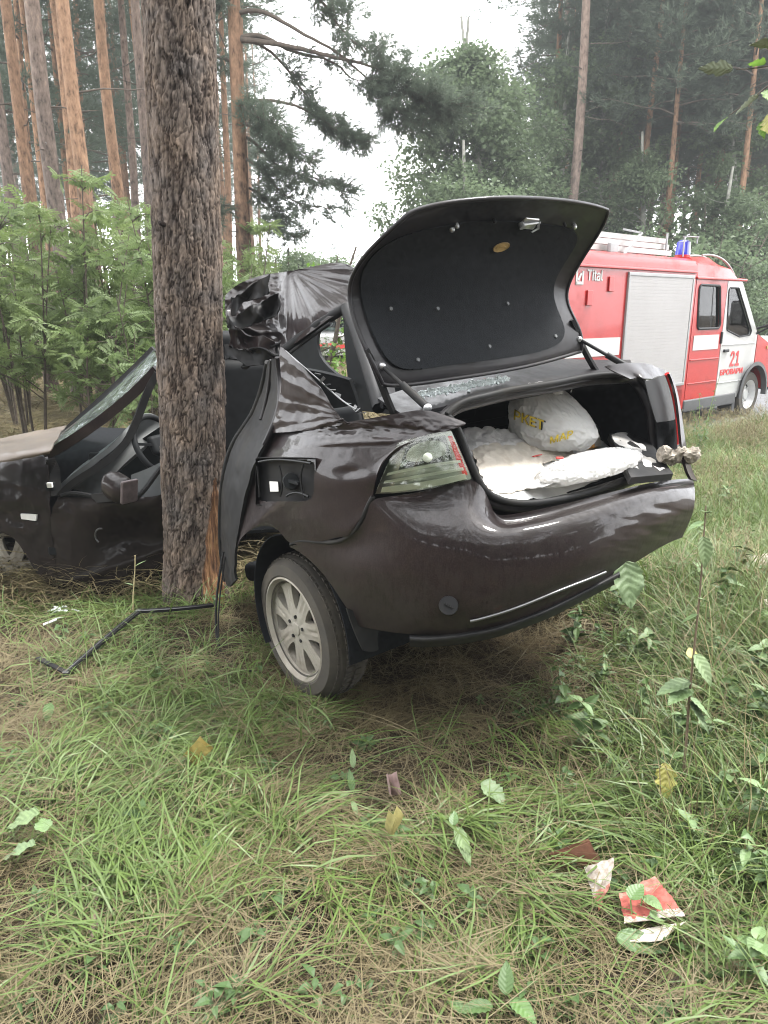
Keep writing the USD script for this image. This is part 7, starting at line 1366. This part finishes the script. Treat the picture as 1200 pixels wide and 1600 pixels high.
np_ = [nettle_plant(31, .24), nettle_plant(32, .19), nettle_plant(33, .29)]; g = rng(66)
for i_, (a, b) in enumerate([(900, 1020), (1012, 1062), (1130, 1010), (1160, 1105), (1105, 1190), (1000, 1140), (1180, 1255), (1085, 1335), (1150, 1405), (962, 990), (1122, 935), (1172, 870), (1135, 815), (1145, 1560), (872, 1130), (1190, 1340), (1040, 945), (1090, 880), (1195, 1180), (1030, 1240), (940, 1080), (1150, 950), (1050, 1010), (1115, 1075), (1175, 1040), (1095, 965), (1140, 1150), (1060, 1180), (1185, 1110), (980, 1050), (1160, 905), (1120, 1270), (1195, 1420), (920, 1180), (1185, 960)]):
    q_ = gat(a, b)
    if i_ < 3: place(np_[i_], q_, g.uniform(0, 6), g.uniform(.7, 1.1))
    else: dup(np_[i_ % 3], q_, g.uniform(0, 6), g.uniform(.6, 1.15))
yl = thing('yellow_leaf_plant', 'yellow-green toothed leaf on a thin stalk in the grass at right', 'plant', gat(1042, 1262)); o = gat(1042, 1262); p_ = at(1040, 1192, o[1] - .02) - o; obj('leaf', xf(toothed(.12, .085, teeth=6, amp=.2, wav=.02, lobes=4), p_, dirs(-100, -58)), yleaf, yl, smooth=True); obj('leaf_stalk', tube(curve([np.array([.01, 0, -.02]), p_ * .5 + [.02, .01, 0], p_], 8), .002, 5), stem_m, yl)
for a, b, L_ in ((1015, 985, .13), (1010, 1012, .08)):
    o = gat(a, b + 12); t = thing('grass_leaf', 'broad bent grass leaf lying right of the burdock leaf' if L_ > .1 else 'short broad leaf under the bent grass leaf right of the car', 'plant', o); p_ = at(a - 5, b, o[1]) - o; obj('leaf', xf(toothed(L_, .03, teeth=3, amp=.02), p_, dirs(10, 5)), paleleaf, t, smooth=True); obj('leaf_stalk', tube([np.array([-.02, 0, -.02]), p_], .002, 5), gstem, t)
o = gat(205, 985); wd = thing('plantain_seed_stalk', 'upright dry seed stalk against the dark front door', 'plant', o); Yw = o[1]; SP = np.array([at(a, b, Yw) - o for a, b in ((212, 950), (209, 915), (211, 885), (211, 868))]); SP[0, 2] = -.05; obj('stem', tube(curve(SP, 14), .003, 6), plain('dry_stalk', (.34, .29, .16), .8, var=.2), wd); obj('leaf', xf(toothed(.06, .015, teeth=3, amp=.02), SP[2], dirs(20, 30)), paleleaf, wd, smooth=True); obj('leaf', xf(toothed(.05, .015, teeth=3, amp=.02), SP[1], dirs(170, 20)), paleleaf, wd, smooth=True)
# weed on the verge before the truck
o = at(1100, 640, 7.6); o[2] = float(gz(o[0], o[1])); wv = thing('goldenrod_plant', 'tall green leafy weed on the verge in front of the fire truck cab', 'plant', o); g = rng(12); ms, st_ = [], []
for s_ in range(4):
    h_ = (.95, .75, .6, .68)[s_]; a = s_ * 1.7; e_ = np.array([math.cos(a) * .12, math.sin(a) * .12, h_]); C_ = curve([np.array([0, 0, -.05]), e_ * [.4, .4, .55], e_], 14); st_.append(tube(C_, np.linspace(.005, .002, 14), 5))
    for k in range(46):
        q_ = C_[int(g.integers(3, 14))]; ms.append(xf(leaf_mesh(g.uniform(.05, .11) * (1.15 - q_[2]), .28, .1, .1), q_, dirs(g.uniform(0, 360), g.uniform(-20, 50))))
obj('stems', cat(st_), gstem, wv); obj('leaves', cat(ms), weed_m, wv, smooth=False)
# twig hanging into the picture at upper right
o = np.array([2.05, 2.75, 1.6]); tw = thing('maple_branch', 'yellow-green leafy twig hanging in from the upper right picture edge', 'branch', o); Yt = 2.6
for pxs in ([(1290, 60), (1230, 110), (1180, 150), (1140, 180)], [(1290, 60), (1240, 90), (1190, 105), (1150, 108)], [(1280, 110), (1240, 150), (1205, 170)]):
    obj('twig', tube(curve([at(a, b, Yt) - o for a, b in pxs], 14), np.linspace(.004, .0015, 14), 5), twig_bark, tw)
pale_under = plain('silvery_leaf', (0.20, 0.23, 0.155), 0.7, var=.15)
for px, py, L, W, az, el, ro, mt in ((1145, 108, .11, .055, 175, 4, 60, pale_under), (1195, 100, .07, .05, 200, 0, 20, lime_leaf), (1185, 150, .12, .04, 205, -28, 50, pale_under), (1135, 185, .08, .045, 215, -30, 20, lime_leaf), (1205, 175, .11, .075, 240, -40, 40, yleaf), (1200, 140, .08, .05, 250, -30, 10, lime_leaf), (1215, 120, .09, .06, 10, -30, 0, lime_leaf), (1190, 190, .07, .04, 260, -50, 30, lime_leaf), (1225, 70, .10, .06, 160, 10, 30, pale_under)):
    obj('leaf', xf(toothed(L, W, teeth=5, amp=.12, lobes=3), at(px, py, Yt) - o, dirs(az, el, ro)), mt, tw, smooth=True)
